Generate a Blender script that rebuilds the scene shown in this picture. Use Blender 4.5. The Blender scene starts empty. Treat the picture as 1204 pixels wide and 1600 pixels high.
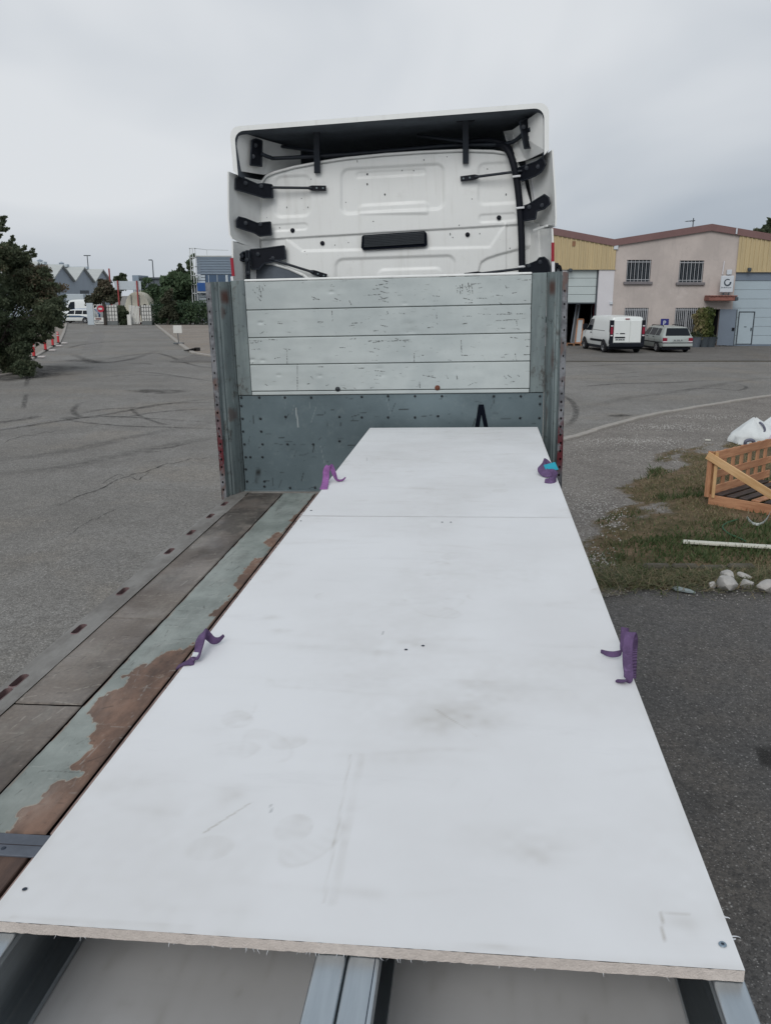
import bpy, bmesh, math, random
import numpy as np
from mathutils import Matrix, Vector, noise as mnoise

random.seed(7)
rng = np.random.default_rng(11)
S = bpy.context.scene
C = S.collection
R = math.radians

# ------------------------------------------------------------------ camera
FPX = 1301.5                      # focal length in pixels of the 1204x1600 photograph
PITCH = math.atan(340 / FPX)
EYE = Vector((0, 0, 3.05))
cam_d = bpy.data.cameras.new('camera')
cam_d.sensor_fit = 'VERTICAL'
cam_d.sensor_height = 24
cam_d.lens = 24 * FPX / 1600
cam_d.clip_start = 0.05
cam_d.clip_end = 3000
cam = bpy.data.objects.new('camera', cam_d)
C.objects.link(cam)
cam.location = EYE
cam.rotation_euler = (math.pi / 2 - PITCH, 0, 0)
S.camera = cam

# ------------------------------------------------------------------ sky
SUN_EL, SUN_AZ = R(36), R(198)     # azimuth clockwise from +Y: behind the camera, to the left
W = bpy.data.worlds.new('World')
S.world = W
W.use_nodes = True
nt = W.node_tree
nt.nodes.clear()
def wn(t, **k):
    n = nt.nodes.new(t)
    for a, b in k.items():
        setattr(n, a, b)
    return n
wo = wn('ShaderNodeOutputWorld')
bg = wn('ShaderNodeBackground')
sky = wn('ShaderNodeTexSky', sky_type='NISHITA', sun_disc=False, sun_elevation=SUN_EL, sun_rotation=SUN_AZ, dust_density=3.0)
tc = wn('ShaderNodeTexCoord')
mp = wn('ShaderNodeMapping')
mp.inputs['Scale'].default_value = (1.0, 1.0, 2.6)
mp.inputs['Location'].default_value = (0.35, 0.2, 0.1)
n1 = wn('ShaderNodeTexNoise')
n1.inputs['Scale'].default_value = 1.25
n1.inputs['Detail'].default_value = 4
n1.inputs['Roughness'].default_value = 0.45
n1.inputs['Distortion'].default_value = 0.7
rp = wn('ShaderNodeValToRGB')
rp.color_ramp.elements[0].position = 0.32
rp.color_ramp.elements[0].color = (0.385, 0.445, 0.52, 1)
rp.color_ramp.elements[1].position = 0.67
rp.color_ramp.elements[1].color = (0.785, 0.815, 0.85, 1)
sc_ = wn('ShaderNodeVectorMath', operation='SCALE')
sc_.inputs['Scale'].default_value = 0.05
mx = wn('ShaderNodeMix', data_type='RGBA')
mx.inputs[0].default_value = 0.94
nt.links.new(tc.outputs['Generated'], mp.inputs['Vector'])
nt.links.new(mp.outputs[0], n1.inputs['Vector'])
nt.links.new(n1.outputs['Fac'], rp.inputs['Fac'])
nt.links.new(sky.outputs[0], sc_.inputs[0])
nt.links.new(sc_.outputs[0], mx.inputs[6])
nt.links.new(rp.outputs['Color'], mx.inputs[7])
nt.links.new(mx.outputs[2], bg.inputs['Color'])
bg.inputs['Strength'].default_value = 0.95
nt.links.new(bg.outputs[0], wo.inputs['Surface'])

# ------------------------------------------------------------------ sun (overcast: weak and very soft)
sun_d = bpy.data.lights.new('sun', 'SUN')
sun_d.energy = 1.4
sun_d.angle = R(35)
sun_d.color = (1.0, 0.975, 0.945)
sun = bpy.data.objects.new('sun', sun_d)
C.objects.link(sun)
sd = Vector((math.sin(SUN_AZ) * math.cos(SUN_EL), math.cos(SUN_AZ) * math.cos(SUN_EL), math.sin(SUN_EL)))
sun.rotation_euler = sd.to_track_quat('Z', 'Y').to_euler()
sun.location = (0, -20, 40)

S.view_settings.view_transform = 'Standard'
S.view_settings.look = 'None'
S.view_settings.exposure = 0.0
S.view_settings.gamma = 1
S.view_settings.use_curve_mapping = False
S.render.engine = 'CYCLES'

# ------------------------------------------------------------------ measuring helpers: pixel of the photograph -> point on a real plane
cp_, sp_ = math.cos(PITCH), math.sin(PITCH)
def ray(px, py):
    a, b = (px - 602) / FPX, (800 - py) / FPX
    return Vector((a, cp_ + b * sp_, -sp_ + b * cp_))
def at_z(px, py, z=0.0):
    d = ray(px, py)
    return EYE + d * ((z - EYE.z) / d.z)
def at_y(px, py, Y):
    d = ray(px, py)
    return EYE + d * ((Y - EYE.y) / d.y)
# trailer frame: x across, y forward along the deck, z up from the deck; it leans a little to the left
TR = (Vector((0.99371533, 0.10941099, -0.02364463)), Vector((-0.00597771, 0.26280015, 0.96483177)), Vector((-0.11177701, 0.95862679, -0.26180257)))
TC = Vector((0.671, 0.0, 1.5081))
WRr, WU, WF = Vector((1, 0, 0)), Vector((0, sp_, cp_)), Vector((0, cp_, -sp_))
A3 = Matrix(((0, 0, 0), (0, 0, 0), (0, 0, 0)))
for i in range(3):
    for j in range(3):
        A3[i][j] = WRr[i] * TR[0][j] + WU[i] * TR[1][j] + WF[i] * TR[2][j]
MT = Matrix.Translation(EYE - A3 @ TC) @ A3.to_4x4()
def tl(px, py, Y):
    d = TR[2] + TR[0] * ((px - 602) / FPX) - TR[1] * ((py - 800) / FPX)
    return TC + d * ((Y - TC.y) / d.y)
# tractor frame (leans a touch more than the trailer)
CR = math.atan(0.024)
MC_L = Matrix.Translation((0, 6.9, 0)) @ Matrix.Rotation(-CR, 4, 'Y')
MC = MT @ MC_L
MCI = MC_L.inverted()
def cl(px, py, Y):                # pixel -> tractor frame on the plane 6.9 + Y of the trailer frame
    return MCI @ tl(px, py, 6.9 + Y)

# ------------------------------------------------------------------ materials
def new_mat(name):
    m = bpy.data.materials.new(name)
    m.use_nodes = True
    return m
def lin(c):
    return tuple(((v / 255) / 12.92 if v / 255 <= 0.04045 else ((v / 255 + 0.055) / 1.055) ** 2.4) for v in c)
class NB:
    def __init__(s, m):
        s.t = m.node_tree
        s.b = s.t.nodes['Principled BSDF']
        s.o = s.t.nodes['Material Output']
        s.co = s.n('ShaderNodeTexCoord').outputs['Object']
    def n(s, t, **k):
        x = s.t.nodes.new(t)
        for a, b in k.items():
            setattr(x, a, b)
        return x
    def l(s, a, b):
        s.t.links.new(a, b)
    def map(s, scale=(1, 1, 1), loc=(0, 0, 0), rot=(0, 0, 0), src=None):
        x = s.n('ShaderNodeMapping')
        x.inputs['Scale'].default_value = scale
        x.inputs['Location'].default_value = loc
        x.inputs['Rotation'].default_value = rot
        s.l(src or s.co, x.inputs['Vector'])
        return x.outputs[0]
    def noise(s, scale, detail=4, rough=0.55, vec=None, dist=0.0):
        x = s.n('ShaderNodeTexNoise')
        x.inputs['Scale'].default_value = scale
        x.inputs['Detail'].default_value = detail
        x.inputs['Roughness'].default_value = rough
        x.inputs['Distortion'].default_value = dist
        s.l(vec or s.co, x.inputs['Vector'])
        return x.outputs['Fac']
    def vor(s, scale, vec=None, feature='F1', out='Distance'):
        x = s.n('ShaderNodeTexVoronoi', feature=feature)
        x.inputs['Scale'].default_value = scale
        s.l(vec or s.co, x.inputs['Vector'])
        return x.outputs[out]
    def ramp(s, fac, p0, p1, v0=0.0, v1=1.0):
        x = s.n('ShaderNodeMapRange')
        x.interpolation_type = 'SMOOTHSTEP'
        x.inputs[1].default_value = p0
        x.inputs[2].default_value = p1
        x.inputs[3].default_value = v0
        x.inputs[4].default_value = v1
        s.l(fac, x.inputs[0])
        return x.outputs[0]
    def math(s, op, a, b=0.0, clamp=False):
        x = s.n('ShaderNodeMath', operation=op, use_clamp=clamp)
        for i, v in enumerate((a, b)):
            if isinstance(v, (int, float)):
                x.inputs[i].default_value = v
            else:
                s.l(v, x.inputs[i])
        return x.outputs[0]
    def mix(s, fac, a, b, mode='MIX'):
        x = s.n('ShaderNodeMix', data_type='RGBA', blend_type=mode)
        for i, v in ((0, fac), (6, a), (7, b)):
            if isinstance(v, (int, float)):
                x.inputs[i].default_value = v
            elif isinstance(v, tuple):
                x.inputs[i].default_value = (*v, 1) if len(v) == 3 else v
            else:
                s.l(v, x.inputs[i])
        return x.outputs[2]
    def attr(s, name, out='Fac'):
        x = s.n('ShaderNodeAttribute', attribute_name=name)
        return x.outputs[out]
    def bump(s, h, strength=0.3, dist=0.01, prev=None):
        x = s.n('ShaderNodeBump')
        x.inputs['Strength'].default_value = strength
        x.inputs['Distance'].default_value = dist
        s.l(h, x.inputs['Height'])
        if prev is not None:
            s.l(prev, x.inputs['Normal'])
        return x.outputs[0]
    def fin(s, col=None, rough=0.6, metal=0.0, normal=None, spec=0.4):
        if col is not None:
            if isinstance(col, tuple):
                s.b.inputs['Base Color'].default_value = (*col, 1)
            else:
                s.l(col, s.b.inputs['Base Color'])
        if isinstance(rough, (int, float)):
            s.b.inputs['Roughness'].default_value = rough
        else:
            s.l(rough, s.b.inputs['Roughness'])
        s.b.inputs['Metallic'].default_value = metal
        s.b.inputs['Specular IOR Level'].default_value = spec
        if normal is not None:
            s.l(normal, s.b.inputs['Normal'])

MATS = {}
def pm(name, col, rough=0.6, metal=0.0, var=0.18, scale=3.0, col2=None, bump=0.0, bscale=40, spec=0.4, stretch=(1, 1, 1), dirt=None, dirtcol=None, lo=0.35, hi=0.65):
    """plain procedural material: two tones mixed by noise, optional 'dirt' point attribute, optional bump"""
    m = new_mat(name)
    b = NB(m)
    v = b.map(scale=stretch)
    c2 = col2 or tuple(c * (1 - var) for c in col)
    f = b.ramp(b.noise(scale, 5, 0.6, v), lo, hi)
    c = b.mix(f, col, c2)
    f2 = b.ramp(b.noise(scale * 7.3, 3, 0.6, v), 0.3, 0.7)
    c = b.mix(0.25, c, b.mix(f2, tuple(x * (1 - var) for x in col), tuple(min(1, x * (1 + var * .6)) for x in col)))
    if dirt:
        c = b.mix(b.attr(dirt), c, dirtcol)
    nrm = b.bump(b.noise(bscale, 4, 0.6), bump, 0.006) if bump else None
    b.fin(c, rough, metal, nrm, spec)
    MATS[name] = m
    return m

M = {}
def mat_cab(name, c):
    m = new_mat(name)
    b = NB(m)
    base = b.mix(b.ramp(b.noise(1.5, 5, .6), .35, .7), c, tuple(x * .95 for x in c))
    base = b.mix(b.ramp(b.noise(2.2, 5, .65, b.map((7, 7, .7))), .50, .80, 0, .30), base, (.46, .45, .41))
    base = b.mix(b.ramp(b.noise(4, 6, .75), .55, .78, 0, .28), base, (.50, .49, .46))
    base = b.mix(b.ramp(b.noise(70, 2, .6), .70, .78, 0, .45), base, (.30, .29, .27))
    b.fin(base, b.ramp(b.noise(3, 4), .3, .7, .32, .5), 0, b.bump(b.noise(3.5, 2), .05, .02), .42)
    return m
M['white_paint'] = mat_cab('white_paint', (.80, .815, .80))
M['white_shell'] = mat_cab('white_shell', (.80, .815, .80))
M['black_plastic'] = pm('black_plastic', (0.007, 0.009, 0.015), 0.6, var=0.3, bump=0.15, spec=0.22)
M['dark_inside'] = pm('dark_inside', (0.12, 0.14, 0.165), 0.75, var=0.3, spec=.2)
M['strut_grey'] = pm('strut_grey', (0.022, 0.028, 0.038), 0.5, var=0.2, spec=.3)
M['glass'] = pm('glass', (0.006, 0.010, 0.015), 0.12, var=0.1, spec=0.25)
M['red_reflector'] = pm('red_reflector', (0.33, 0.012, 0.03), 0.35, var=0.15)
M['white_reflector'] = pm('white_reflector', (0.75, 0.76, 0.78), 0.3, var=0.05)
M['tyre'] = pm('tyre', (0.014, 0.014, 0.016), 0.85, var=0.2, bump=0.2)
M['rim'] = pm('rim', (0.42, 0.43, 0.44), 0.35, metal=0.6, var=0.1)
M['galv'] = pm('galv', (0.50, 0.55, 0.58), 0.36, metal=0.92, var=0.2, scale=2.0, col2=(0.40, 0.45, 0.49), stretch=(6, .5, 6), bump=0.05)
M['galv_plate'] = pm('galv_plate', lin((118, 130, 134)), 0.5, metal=0.25, var=0.3, scale=4, bump=0.05)
M['vent_grey'] = pm('vent_grey', (0.04, 0.046, 0.052), .55, var=.2, spec=.3)
M['letter_black'] = pm('letter_black', (0.004, 0.006, 0.012), 0.8, var=0.2, spec=.08)
M['bolt'] = pm('bolt', (0.03, 0.035, 0.04), 0.5, metal=0.4, var=0.3)
M['bolt_rust'] = pm('bolt_rust', (0.16, 0.055, 0.03), 0.8, var=0.4, scale=40)
M['screw'] = pm('screw', (0.30, 0.38, 0.45), 0.35, metal=0.7, var=0.2)
M['socket'] = pm('socket', (0.02, 0.03, 0.05), 0.5, var=0.2)

def mat_planks():
    m = new_mat('headboard_white')
    b = NB(m)
    base = b.mix(b.ramp(b.noise(2.2, 5, .6), .3, .7), lin((183, 190, 189)), lin((166, 174, 174)))
    base = b.mix(b.ramp(b.noise(9, 5, .7, b.map((1, 1, 2.5))), .55, .85, 0, .25), base, lin((120, 124, 122)))
    scr = b.ramp(b.noise(26, 3, .6, b.map((0.55, 1, 5))), .70, .76)
    cl_ = b.ramp(b.noise(3.2, 3, .5, b.map((1, 1, 1.3), (3, 0, 1))), .50, .68)
    f = b.math('MULTIPLY', scr, cl_)
    base = b.mix(f, base, (0.06, 0.06, 0.055))
    base = b.mix(b.attr('dirt'), base, (0.035, 0.035, 0.033))
    b.fin(base, .5, 0, b.bump(b.noise(14, 3), .05, .01), .35)
    return m
M['planks'] = mat_planks()

def mat_steel_lower():
    m = new_mat('headboard_steel')
    b = NB(m)
    base = b.mix(b.ramp(b.noise(1.6, 5, .6), .3, .7), lin((106, 121, 126)), lin((88, 102, 107)))
    base = b.mix(b.ramp(b.noise(14, 4, .7), .5, .8, 0, .4), base, lin((118, 130, 132)))
    base = b.mix(b.ramp(b.noise(30, 4, .7, b.map((.5, 1, 1.6))), .66, .74, 0, .75), base, lin((42, 52, 56)))
    base = b.mix(b.ramp(b.noise(9, 4, .8, b.map((1, 1, .4), (4, 0, 2))), .68, .76, 0, .8), base, lin((48, 50, 50)))
    base = b.mix(b.attr('dirt'), base, lin((30, 32, 32)))
    base = b.mix(b.attr('scratch'), base, lin((165, 172, 172)))
    b.fin(base, b.ramp(b.noise(5, 3), .3, .7, .38, .6), .25, b.bump(b.noise(20, 3), .08, .01), .45)
    return m
M['steel_lower'] = mat_steel_lower()

def mat_post():
    m = new_mat('post_steel')
    b = NB(m)
    v = b.map((5, 5, .7))
    base = b.mix(b.ramp(b.noise(3, 5, .6, v), .3, .7), lin((128, 139, 139)), lin((102, 112, 114)))
    base = b.mix(b.ramp(b.noise(5, 5, .7, b.map((1.5, 1.5, 1), (2, 5, 0))), .54, .68, 0, .85), base, lin((74, 70, 66)))
    base = b.mix(b.ramp(b.noise(18, 4, .7), .58, .72, 0, .7), base, lin((50, 52, 52)))
    base = b.mix(b.attr('rust'), base, lin((88, 54, 44)))
    b.fin(base, .55, .3, b.bump(b.noise(25, 3), .12, .01), .4)
    return m
M['post'] = mat_post()
def mat_flange():
    m = new_mat('post_flange')
    b = NB(m)
    base = b.mix(b.ramp(b.noise(9, 5, .7), .4, .6), lin((128, 130, 134)), lin((92, 94, 98)))
    base = b.mix(b.ramp(b.noise(6, 4, .7, b.map((1, 1, .5), (0, 3, 1.3))), .52, .60), base, lin((104, 88, 84)))
    # old red paint left on the lower half
    sep = b.n('ShaderNodeSeparateXYZ')
    b.l(b.co, sep.inputs[0])
    low = b.ramp(sep.outputs['Z'], .35, .75, 1, 0)
    hi = b.ramp(sep.outputs['Z'], .15, .3, 0, 1)
    red = b.math('MULTIPLY', b.math('MULTIPLY', low, hi), b.ramp(b.noise(11, 4, .7), .38, .5))
    base = b.mix(red, base, lin((92, 30, 38)))
    b.fin(base, .6, .2, b.bump(b.noise(30, 3), .15, .01), .4)
    return m
M['flange'] = mat_flange()

def mat_board(name, tone=1.0):
    m = new_mat(name)
    b = NB(m)
    a = tuple(x * tone for x in (0.755, 0.765, 0.775))
    c = tuple(x * tone for x in (0.70, 0.705, 0.71))
    base = b.mix(b.ramp(b.noise(1.3, 5, .6), .35, .7), a, c)
    base = b.mix(b.ramp(b.noise(5, 5, .7, b.map((.45, 1.6, 1), (1, 2, 0))), .55, .78, 0, .22), base, tuple(x * .8 for x in c))
    base = b.mix(b.attr('dirt'), base, tuple(x * tone for x in (0.44, 0.42, 0.385)))
    base = b.mix(b.attr('mark'), base, (0.05, 0.06, 0.07))
    b.fin(base, b.ramp(b.noise(4, 4), .3, .7, .42, .56), 0, b.bump(b.noise(220, 2, .5, b.map((1, .25, 1))), .05, .002), .35)
    return m
M['board'] = mat_board('white_laminate')
M['board_edge'] = pm('chipboard_edge', lin((206, 196, 188)), .85, var=.16, scale=60, bump=.5, bscale=300)
M['board_low'] = mat_board('grey_panel', .66)

def mat_deck():
    m = new_mat('deck_dark_plywood')
    b = NB(m)
    base = b.mix(b.ramp(b.noise(1.7, 6, .65), .3, .7), lin((130, 121, 112)), lin((98, 89, 82)))
    base = b.mix(b.ramp(b.noise(3.5, 5, .7, b.map((2.2, .6, 1), (1, 4, 0))), .52, .72, 0, .7), base, lin((124, 120, 112)))
    base = b.mix(b.ramp(b.noise(4, 5, .7, b.map((.7, 2.5, 1), (5, 1, 0))), .58, .75, 0, .6), base, lin((84, 74, 64)))
    base = b.mix(b.ramp(b.noise(30, 3, .6, b.map((.2, 3, 1), rot=(0, 0, .3))), .64, .72, 0, .35), base, lin((140, 138, 134)))
    base = b.mix(b.ramp(b.noise(60, 2), .3, .7, 0, .25), base, lin((66, 64, 64)))
    sep = b.n('ShaderNodeSeparateXYZ')
    b.l(b.co, sep.inputs[0])
    oily = b.math('MULTIPLY', b.ramp(sep.outputs['Y'], 4.2, 5.0), b.ramp(b.noise(2.5, 4, .6, b.map((1.5, 1, 1))), .40, .62))
    base = b.mix(b.math('MULTIPLY', oily, .75), base, lin((42, 39, 36)))
    base = b.mix(b.attr('dark'), base, lin((50, 44, 40)))
    base = b.mix(b.math('MULTIPLY', b.attr('pale'), .75), base, lin((168, 162, 152)))
    b.fin(base, b.ramp(b.noise(3, 4), .35, .65, .36, .66), 0, b.bump(b.noise(50, 4), .3, .004), .4)
    return m
M['deck'] = mat_deck()

def mat_strip():
    m = new_mat('deck_worn_blue_paint')
    b = NB(m)
    blue = b.mix(b.ramp(b.noise(3, 5, .6), .35, .65), lin((150, 157, 152)), lin((124, 131, 126)))
    blue = b.mix(b.ramp(b.noise(7, 5, .7, b.map((2, .5, 1))), .5, .75, 0, .55), blue, lin((100, 104, 100)))
    blue = b.mix(b.ramp(b.noise(24, 4, .7, b.map((2, .6, 1))), .60, .74, 0, .6), blue, lin((74, 78, 76)))
    brown = b.mix(b.ramp(b.noise(6, 5, .7, b.map((1.5, .7, 1))), .35, .65), lin((134, 106, 90)), lin((104, 83, 72)))
    brown = b.mix(b.ramp(b.noise(12, 5, .75, b.map((1, .6, 1), (3, 1, 1))), .58, .72, 0, .8), brown, lin((158, 142, 126)))
    brown = b.mix(b.ramp(b.noise(40, 3, .7), .6, .72, 0, .5), brown, lin((64, 50, 44)))
    w = b.attr('worn')
    c = b.mix(w, blue, brown)
    rim = b.math('MULTIPLY', b.ramp(w, .05, .45), b.ramp(w, .55, .95, 1, 0))
    c = b.mix(b.math('MULTIPLY', rim, .55), c, lin((172, 164, 150)))
    c = b.mix(b.attr('dark'), c, lin((48, 44, 42)))
    c = b.mix(b.math('MULTIPLY', b.attr('pale'), .6), c, lin((178, 178, 172)))
    b.fin(c, b.ramp(w, 0, 1, .45, .68), 0, b.bump(b.noise(60, 4), .3, .003), .35)
    return m
M['strip'] = mat_strip()
M['rail'] = pm('rail_paint', lin((134, 132, 128)), .6, metal=.1, var=.3, scale=5, col2=lin((100, 96, 91)), bump=.25, stretch=(1, .5, 1))
M['brown_profile'] = pm('brown_profile', lin((158, 136, 128)), .7, var=.4, scale=14, col2=lin((96, 78, 72)), bump=.3, stretch=(2, .6, 1))
M['brown_wood'] = pm('brown_wood', lin((96, 76, 66)), .7, var=.35, scale=5, col2=lin((70, 56, 52)), bump=.2, stretch=(3, .6, 1))
M['cross_plate'] = pm('cross_plate', lin((98, 104, 114)), .55, metal=.3, var=.22, scale=9)
M['slot_dark'] = pm('slot_dark', (0.03, 0.02, 0.022), .8, var=.3)
M['slot_rim'] = pm('slot_rim', lin((120, 98, 98)), .6, var=.25, scale=20)
M['chassis'] = pm('chassis', (0.03, 0.03, 0.033), .7, var=.3)
def mat_webbing(name, c):
    m = new_mat(name)
    b = NB(m)
    base = b.mix(b.ramp(b.noise(18, 5, .7), .35, .7), c, tuple(x * .62 for x in c))
    base = b.mix(b.ramp(b.noise(60, 3, .7), .55, .75, 0, .5), base, tuple(min(1, x * 1.7 + .03) for x in c))
    ac = b.attr('across')
    base = b.mix(b.ramp(ac, .80, .95, 0, .45), base, tuple(x * .45 for x in c))
    st = b.math('SINE', b.math('MULTIPLY', b.attr('along'), 60.0))
    base = b.mix(b.math('MULTIPLY', b.ramp(st, -.2, .9), .22), base, tuple(x * .4 for x in c))
    b.fin(base, .85, 0, b.bump(st, .5, .002, b.bump(b.noise(300, 2), .4, .002)), .2)
    return m
M['strap'] = mat_webbing('strap_purple', lin((112, 90, 128)))
M['strap_light'] = mat_webbing('strap_violet', lin((156, 104, 164)))
M['tag_teal'] = pm('tag_teal', lin((30, 150, 172)), .6, var=.12, scale=20)
M['tag_white'] = pm('tag_white', lin((205, 208, 212)), .6, var=.25, scale=120)

def mat_asphalt(name, c1, c2, agg, speck=.5, scale=95):
    m = new_mat(name)
    b = NB(m)
    base = b.mix(b.ramp(b.noise(.22, 6, .62), .35, .65), c1, c2)
    base = b.mix(b.ramp(b.noise(.9, 5, .65, b.map((1, .6, 1), (3, 8, 0))), .42, .68, 0, .45), base, tuple(x * .74 for x in c2))
    base = b.mix(b.ramp(b.noise(.5, 5, .6, b.map((.35, 1.3, 1), (9, 2, 0))), .52, .72, 0, .4), base, tuple(min(1, x * 1.22) for x in c1))
    base = b.mix(b.ramp(b.noise(.35, 6, .65, b.map((1, 1, 1), (2, 5, 0))), .48, .66, 0, .55), base, tuple(x * k for x, k in zip(c1, (1.02, .93, .82))))
    base = b.mix(b.ramp(b.noise(2.6, 6, .75, b.map((1, 1, 1), (6, 1, 0))), .52, .66, 0, .4), base, tuple(x * .62 for x in c2))
    base = b.mix(b.ramp(b.noise(6, 5, .7), .35, .7, 0, .4), base, tuple(x * .7 for x in c2))
    base = b.mix(b.ramp(b.noise(26, 4, .75), .40, .68, 0, .55), base, tuple(x * .55 for x in c2))
    f_all = None
    for sc, k in ((scale, 1.0), (scale * .45, .8)):
        d = b.vor(sc)
        sp = b.n('ShaderNodeSeparateColor')
        b.l(b.vor(sc, out='Color'), sp.inputs[0])
        f = b.math('MULTIPLY', b.ramp(sp.outputs[0], .62, .98), b.ramp(d, .12, .42, 1, 0))
        base = b.mix(b.math('MULTIPLY', f, speck * k), base, agg)
        base = b.mix(b.math('MULTIPLY', b.ramp(sp.outputs[1], .55, .95), .5 * k), base, tuple(x * .42 for x in c2))
    h = b.math('ADD', b.ramp(d, 0, .6, 1, 0), b.noise(120, 3))
    b.fin(base, .85, 0, b.bump(h, .7, .008), .25)
    return m
M['asphalt'] = mat_asphalt('asphalt_worn', lin((150, 148, 144)), lin((132, 129, 124)), lin((205, 202, 198)), .6, 75)
M['asphalt_dark'] = mat_asphalt('asphalt_dark', lin((112, 110, 108)), lin((92, 91, 90)), lin((180, 178, 175)), .7, 85)
M['pavement'] = mat_asphalt('pavement_sandy', lin((166, 157, 147)), lin((150, 141, 132)), lin((180, 174, 166)), .3)
M['forecourt'] = mat_asphalt('forecourt', lin((134, 131, 127)), lin((118, 115, 111)), lin((160, 158, 155)), .4)

def mat_verge():
    m = new_mat('verge_gravel_soil')
    b = NB(m)
    gravel = b.mix(b.ramp(b.noise(1.1, 5, .6), .3, .7), lin((132, 127, 121)), lin((112, 107, 102)))
    d = b.vor(55)
    sp = b.n('ShaderNodeSeparateColor')
    b.l(b.vor(55, out='Color'), sp.inputs[0])
    gravel = b.mix(b.math('MULTIPLY', b.ramp(sp.outputs[0], .6, .95), .55), gravel, lin((176, 172, 166)))
    gravel = b.mix(b.math('MULTIPLY', b.ramp(sp.outputs[1], .5, .9), .5), gravel, lin((74, 70, 66)))
    soil = b.mix(b.ramp(b.noise(2.0, 5, .65), .35, .65), lin((118, 100, 80)), lin((84, 77, 54)))
    soil = b.mix(b.ramp(b.noise(18, 4, .7), .4, .65, 0, .6), soil, lin((58, 56, 36)))
    f = b.math('ADD', b.attr('grass'), b.math('MULTIPLY', b.math('SUBTRACT', b.noise(9, 4, .7), .5), .7))
    c = b.mix(b.ramp(f, .25, .6), gravel, soil)
    b.fin(c, .9, 0, b.bump(b.noise(70, 4, .7), .8, .012), .2)
    return m
M['verge'] = mat_verge()

def mat_leaf(name, c1, c2, c3, transl=.25):
    m = new_mat(name)
    b = NB(m)
    t = b.attr('tint')
    c = b.mix(b.ramp(t, 0, .5), c1, c2)
    c = b.mix(b.ramp(t, .5, 1), c, c3)
    b.fin(c, .65, 0, None, .25)
    tr = b.n('ShaderNodeBsdfTranslucent')
    b.l(c, tr.inputs['Color'])
    mxs = b.n('ShaderNodeMixShader')
    mxs.inputs[0].default_value = transl
    b.l(b.b.outputs[0], mxs.inputs[1])
    b.l(tr.outputs[0], mxs.inputs[2])
    b.l(mxs.outputs[0], b.o.inputs['Surface'])
    return m
M['leaf_dark'] = mat_leaf('leaf_dark', (.065, .088, .052), (.12, .14, .085), (.22, .17, .12), .42)
M['leaf_mid'] = mat_leaf('leaf_mid', (.055, .092, .055), (.095, .145, .078), (.145, .175, .10), .4)
M['leaf_brownish'] = mat_leaf('leaf_olive', (.045, .054, .034), (.08, .085, .055), (.12, .10, .07))
M['leaf_yellow'] = mat_leaf('leaf_yellow', (.06, .085, .025), (.13, .145, .05), (.26, .225, .12))
M['grass'] = mat_leaf('grass_blades', (.05, .085, .03), (.105, .125, .055), (.27, .215, .135))
M['bark'] = pm('bark', (.05, .042, .035), .9, var=.4, scale=9, bump=.5)

def mat_stucco():
    m = new_mat('stucco_pink')
    b = NB(m)
    base = b.mix(b.ramp(b.noise(.35, 5, .6), .35, .65), lin((190, 180, 174)), lin((174, 165, 160)))
    base = b.mix(b.ramp(b.noise(1.1, 5, .7, b.map((1.6, 1, .28))), .52, .78, 0, .5), base, lin((142, 137, 134)))
    base = b.mix(b.ramp(b.noise(.5, 5, .7, b.map((1, 1, 1), (7, 0, 3))), .58, .72, 0, .4), base, lin((200, 192, 188)))
    base = b.mix(b.ramp(b.noise(6, 4, .7), .5, .8, 0, .25), base, lin((150, 142, 138)))
    b.fin(base, .9, 0, b.bump(b.noise(40, 4), .25, .01), .25)
    return m
M['stucco'] = mat_stucco()
M['stucco_white'] = pm('stucco_white', lin((205, 203, 206)), .85, var=.05, scale=.6)
M['cladding'] = pm('cladding_yellow', lin((188, 170, 132)), .6, var=.1, scale=.8, col2=lin((174, 158, 124)), stretch=(4, 4, .5))
M['fascia'] = pm('fascia_brown', lin((120, 92, 90)), .6, var=.12, scale=1)
M['roof_sheet'] = pm('roof_sheet', lin((140, 120, 115)), .8, var=.2, scale=1)
M['garage_white'] = pm('garage_white', lin((180, 190, 190)), .55, var=.06, scale=.8)
M['garage_blue'] = pm('garage_blue', lin((164, 178, 186)), .55, var=.06, scale=.6)
M['door_grey'] = pm('door_grey', lin((112, 124, 138)), .5, var=.08, scale=1)
M['frame_dark'] = pm('frame_dark', lin((70, 78, 84)), .5, var=.15)
M['sill'] = pm('sill_stone', lin((120, 116, 118)), .85, var=.2, scale=4)
M['bars'] = pm('window_bars', lin((170, 172, 176)), .5, var=.1)
M['interior'] = pm('interior_dark', lin((42, 44, 50)), .9, var=.3)
M['brick_red'] = pm('canopy_brick', lin((142, 96, 86)), .85, var=.3, scale=4)
M['sign_white'] = pm('sign_white', lin((196, 202, 208)), .5, var=.04)
M['sign_ink'] = pm('sign_ink', lin((66, 76, 86)), .6, var=.1)
M['sign_blue'] = pm('sign_blue', lin((40, 44, 118)), .5, var=.1)
M['sign_red'] = pm('sign_red', lin((168, 34, 58)), .5, var=.1)
M['pole_grey'] = pm('pole_grey', lin((140, 148, 158)), .5, metal=.2, var=.15)
M['wood_old'] = pm('wood_old', lin((150, 112, 86)), .8, var=.3, scale=6, stretch=(1, 1, 1))

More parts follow.
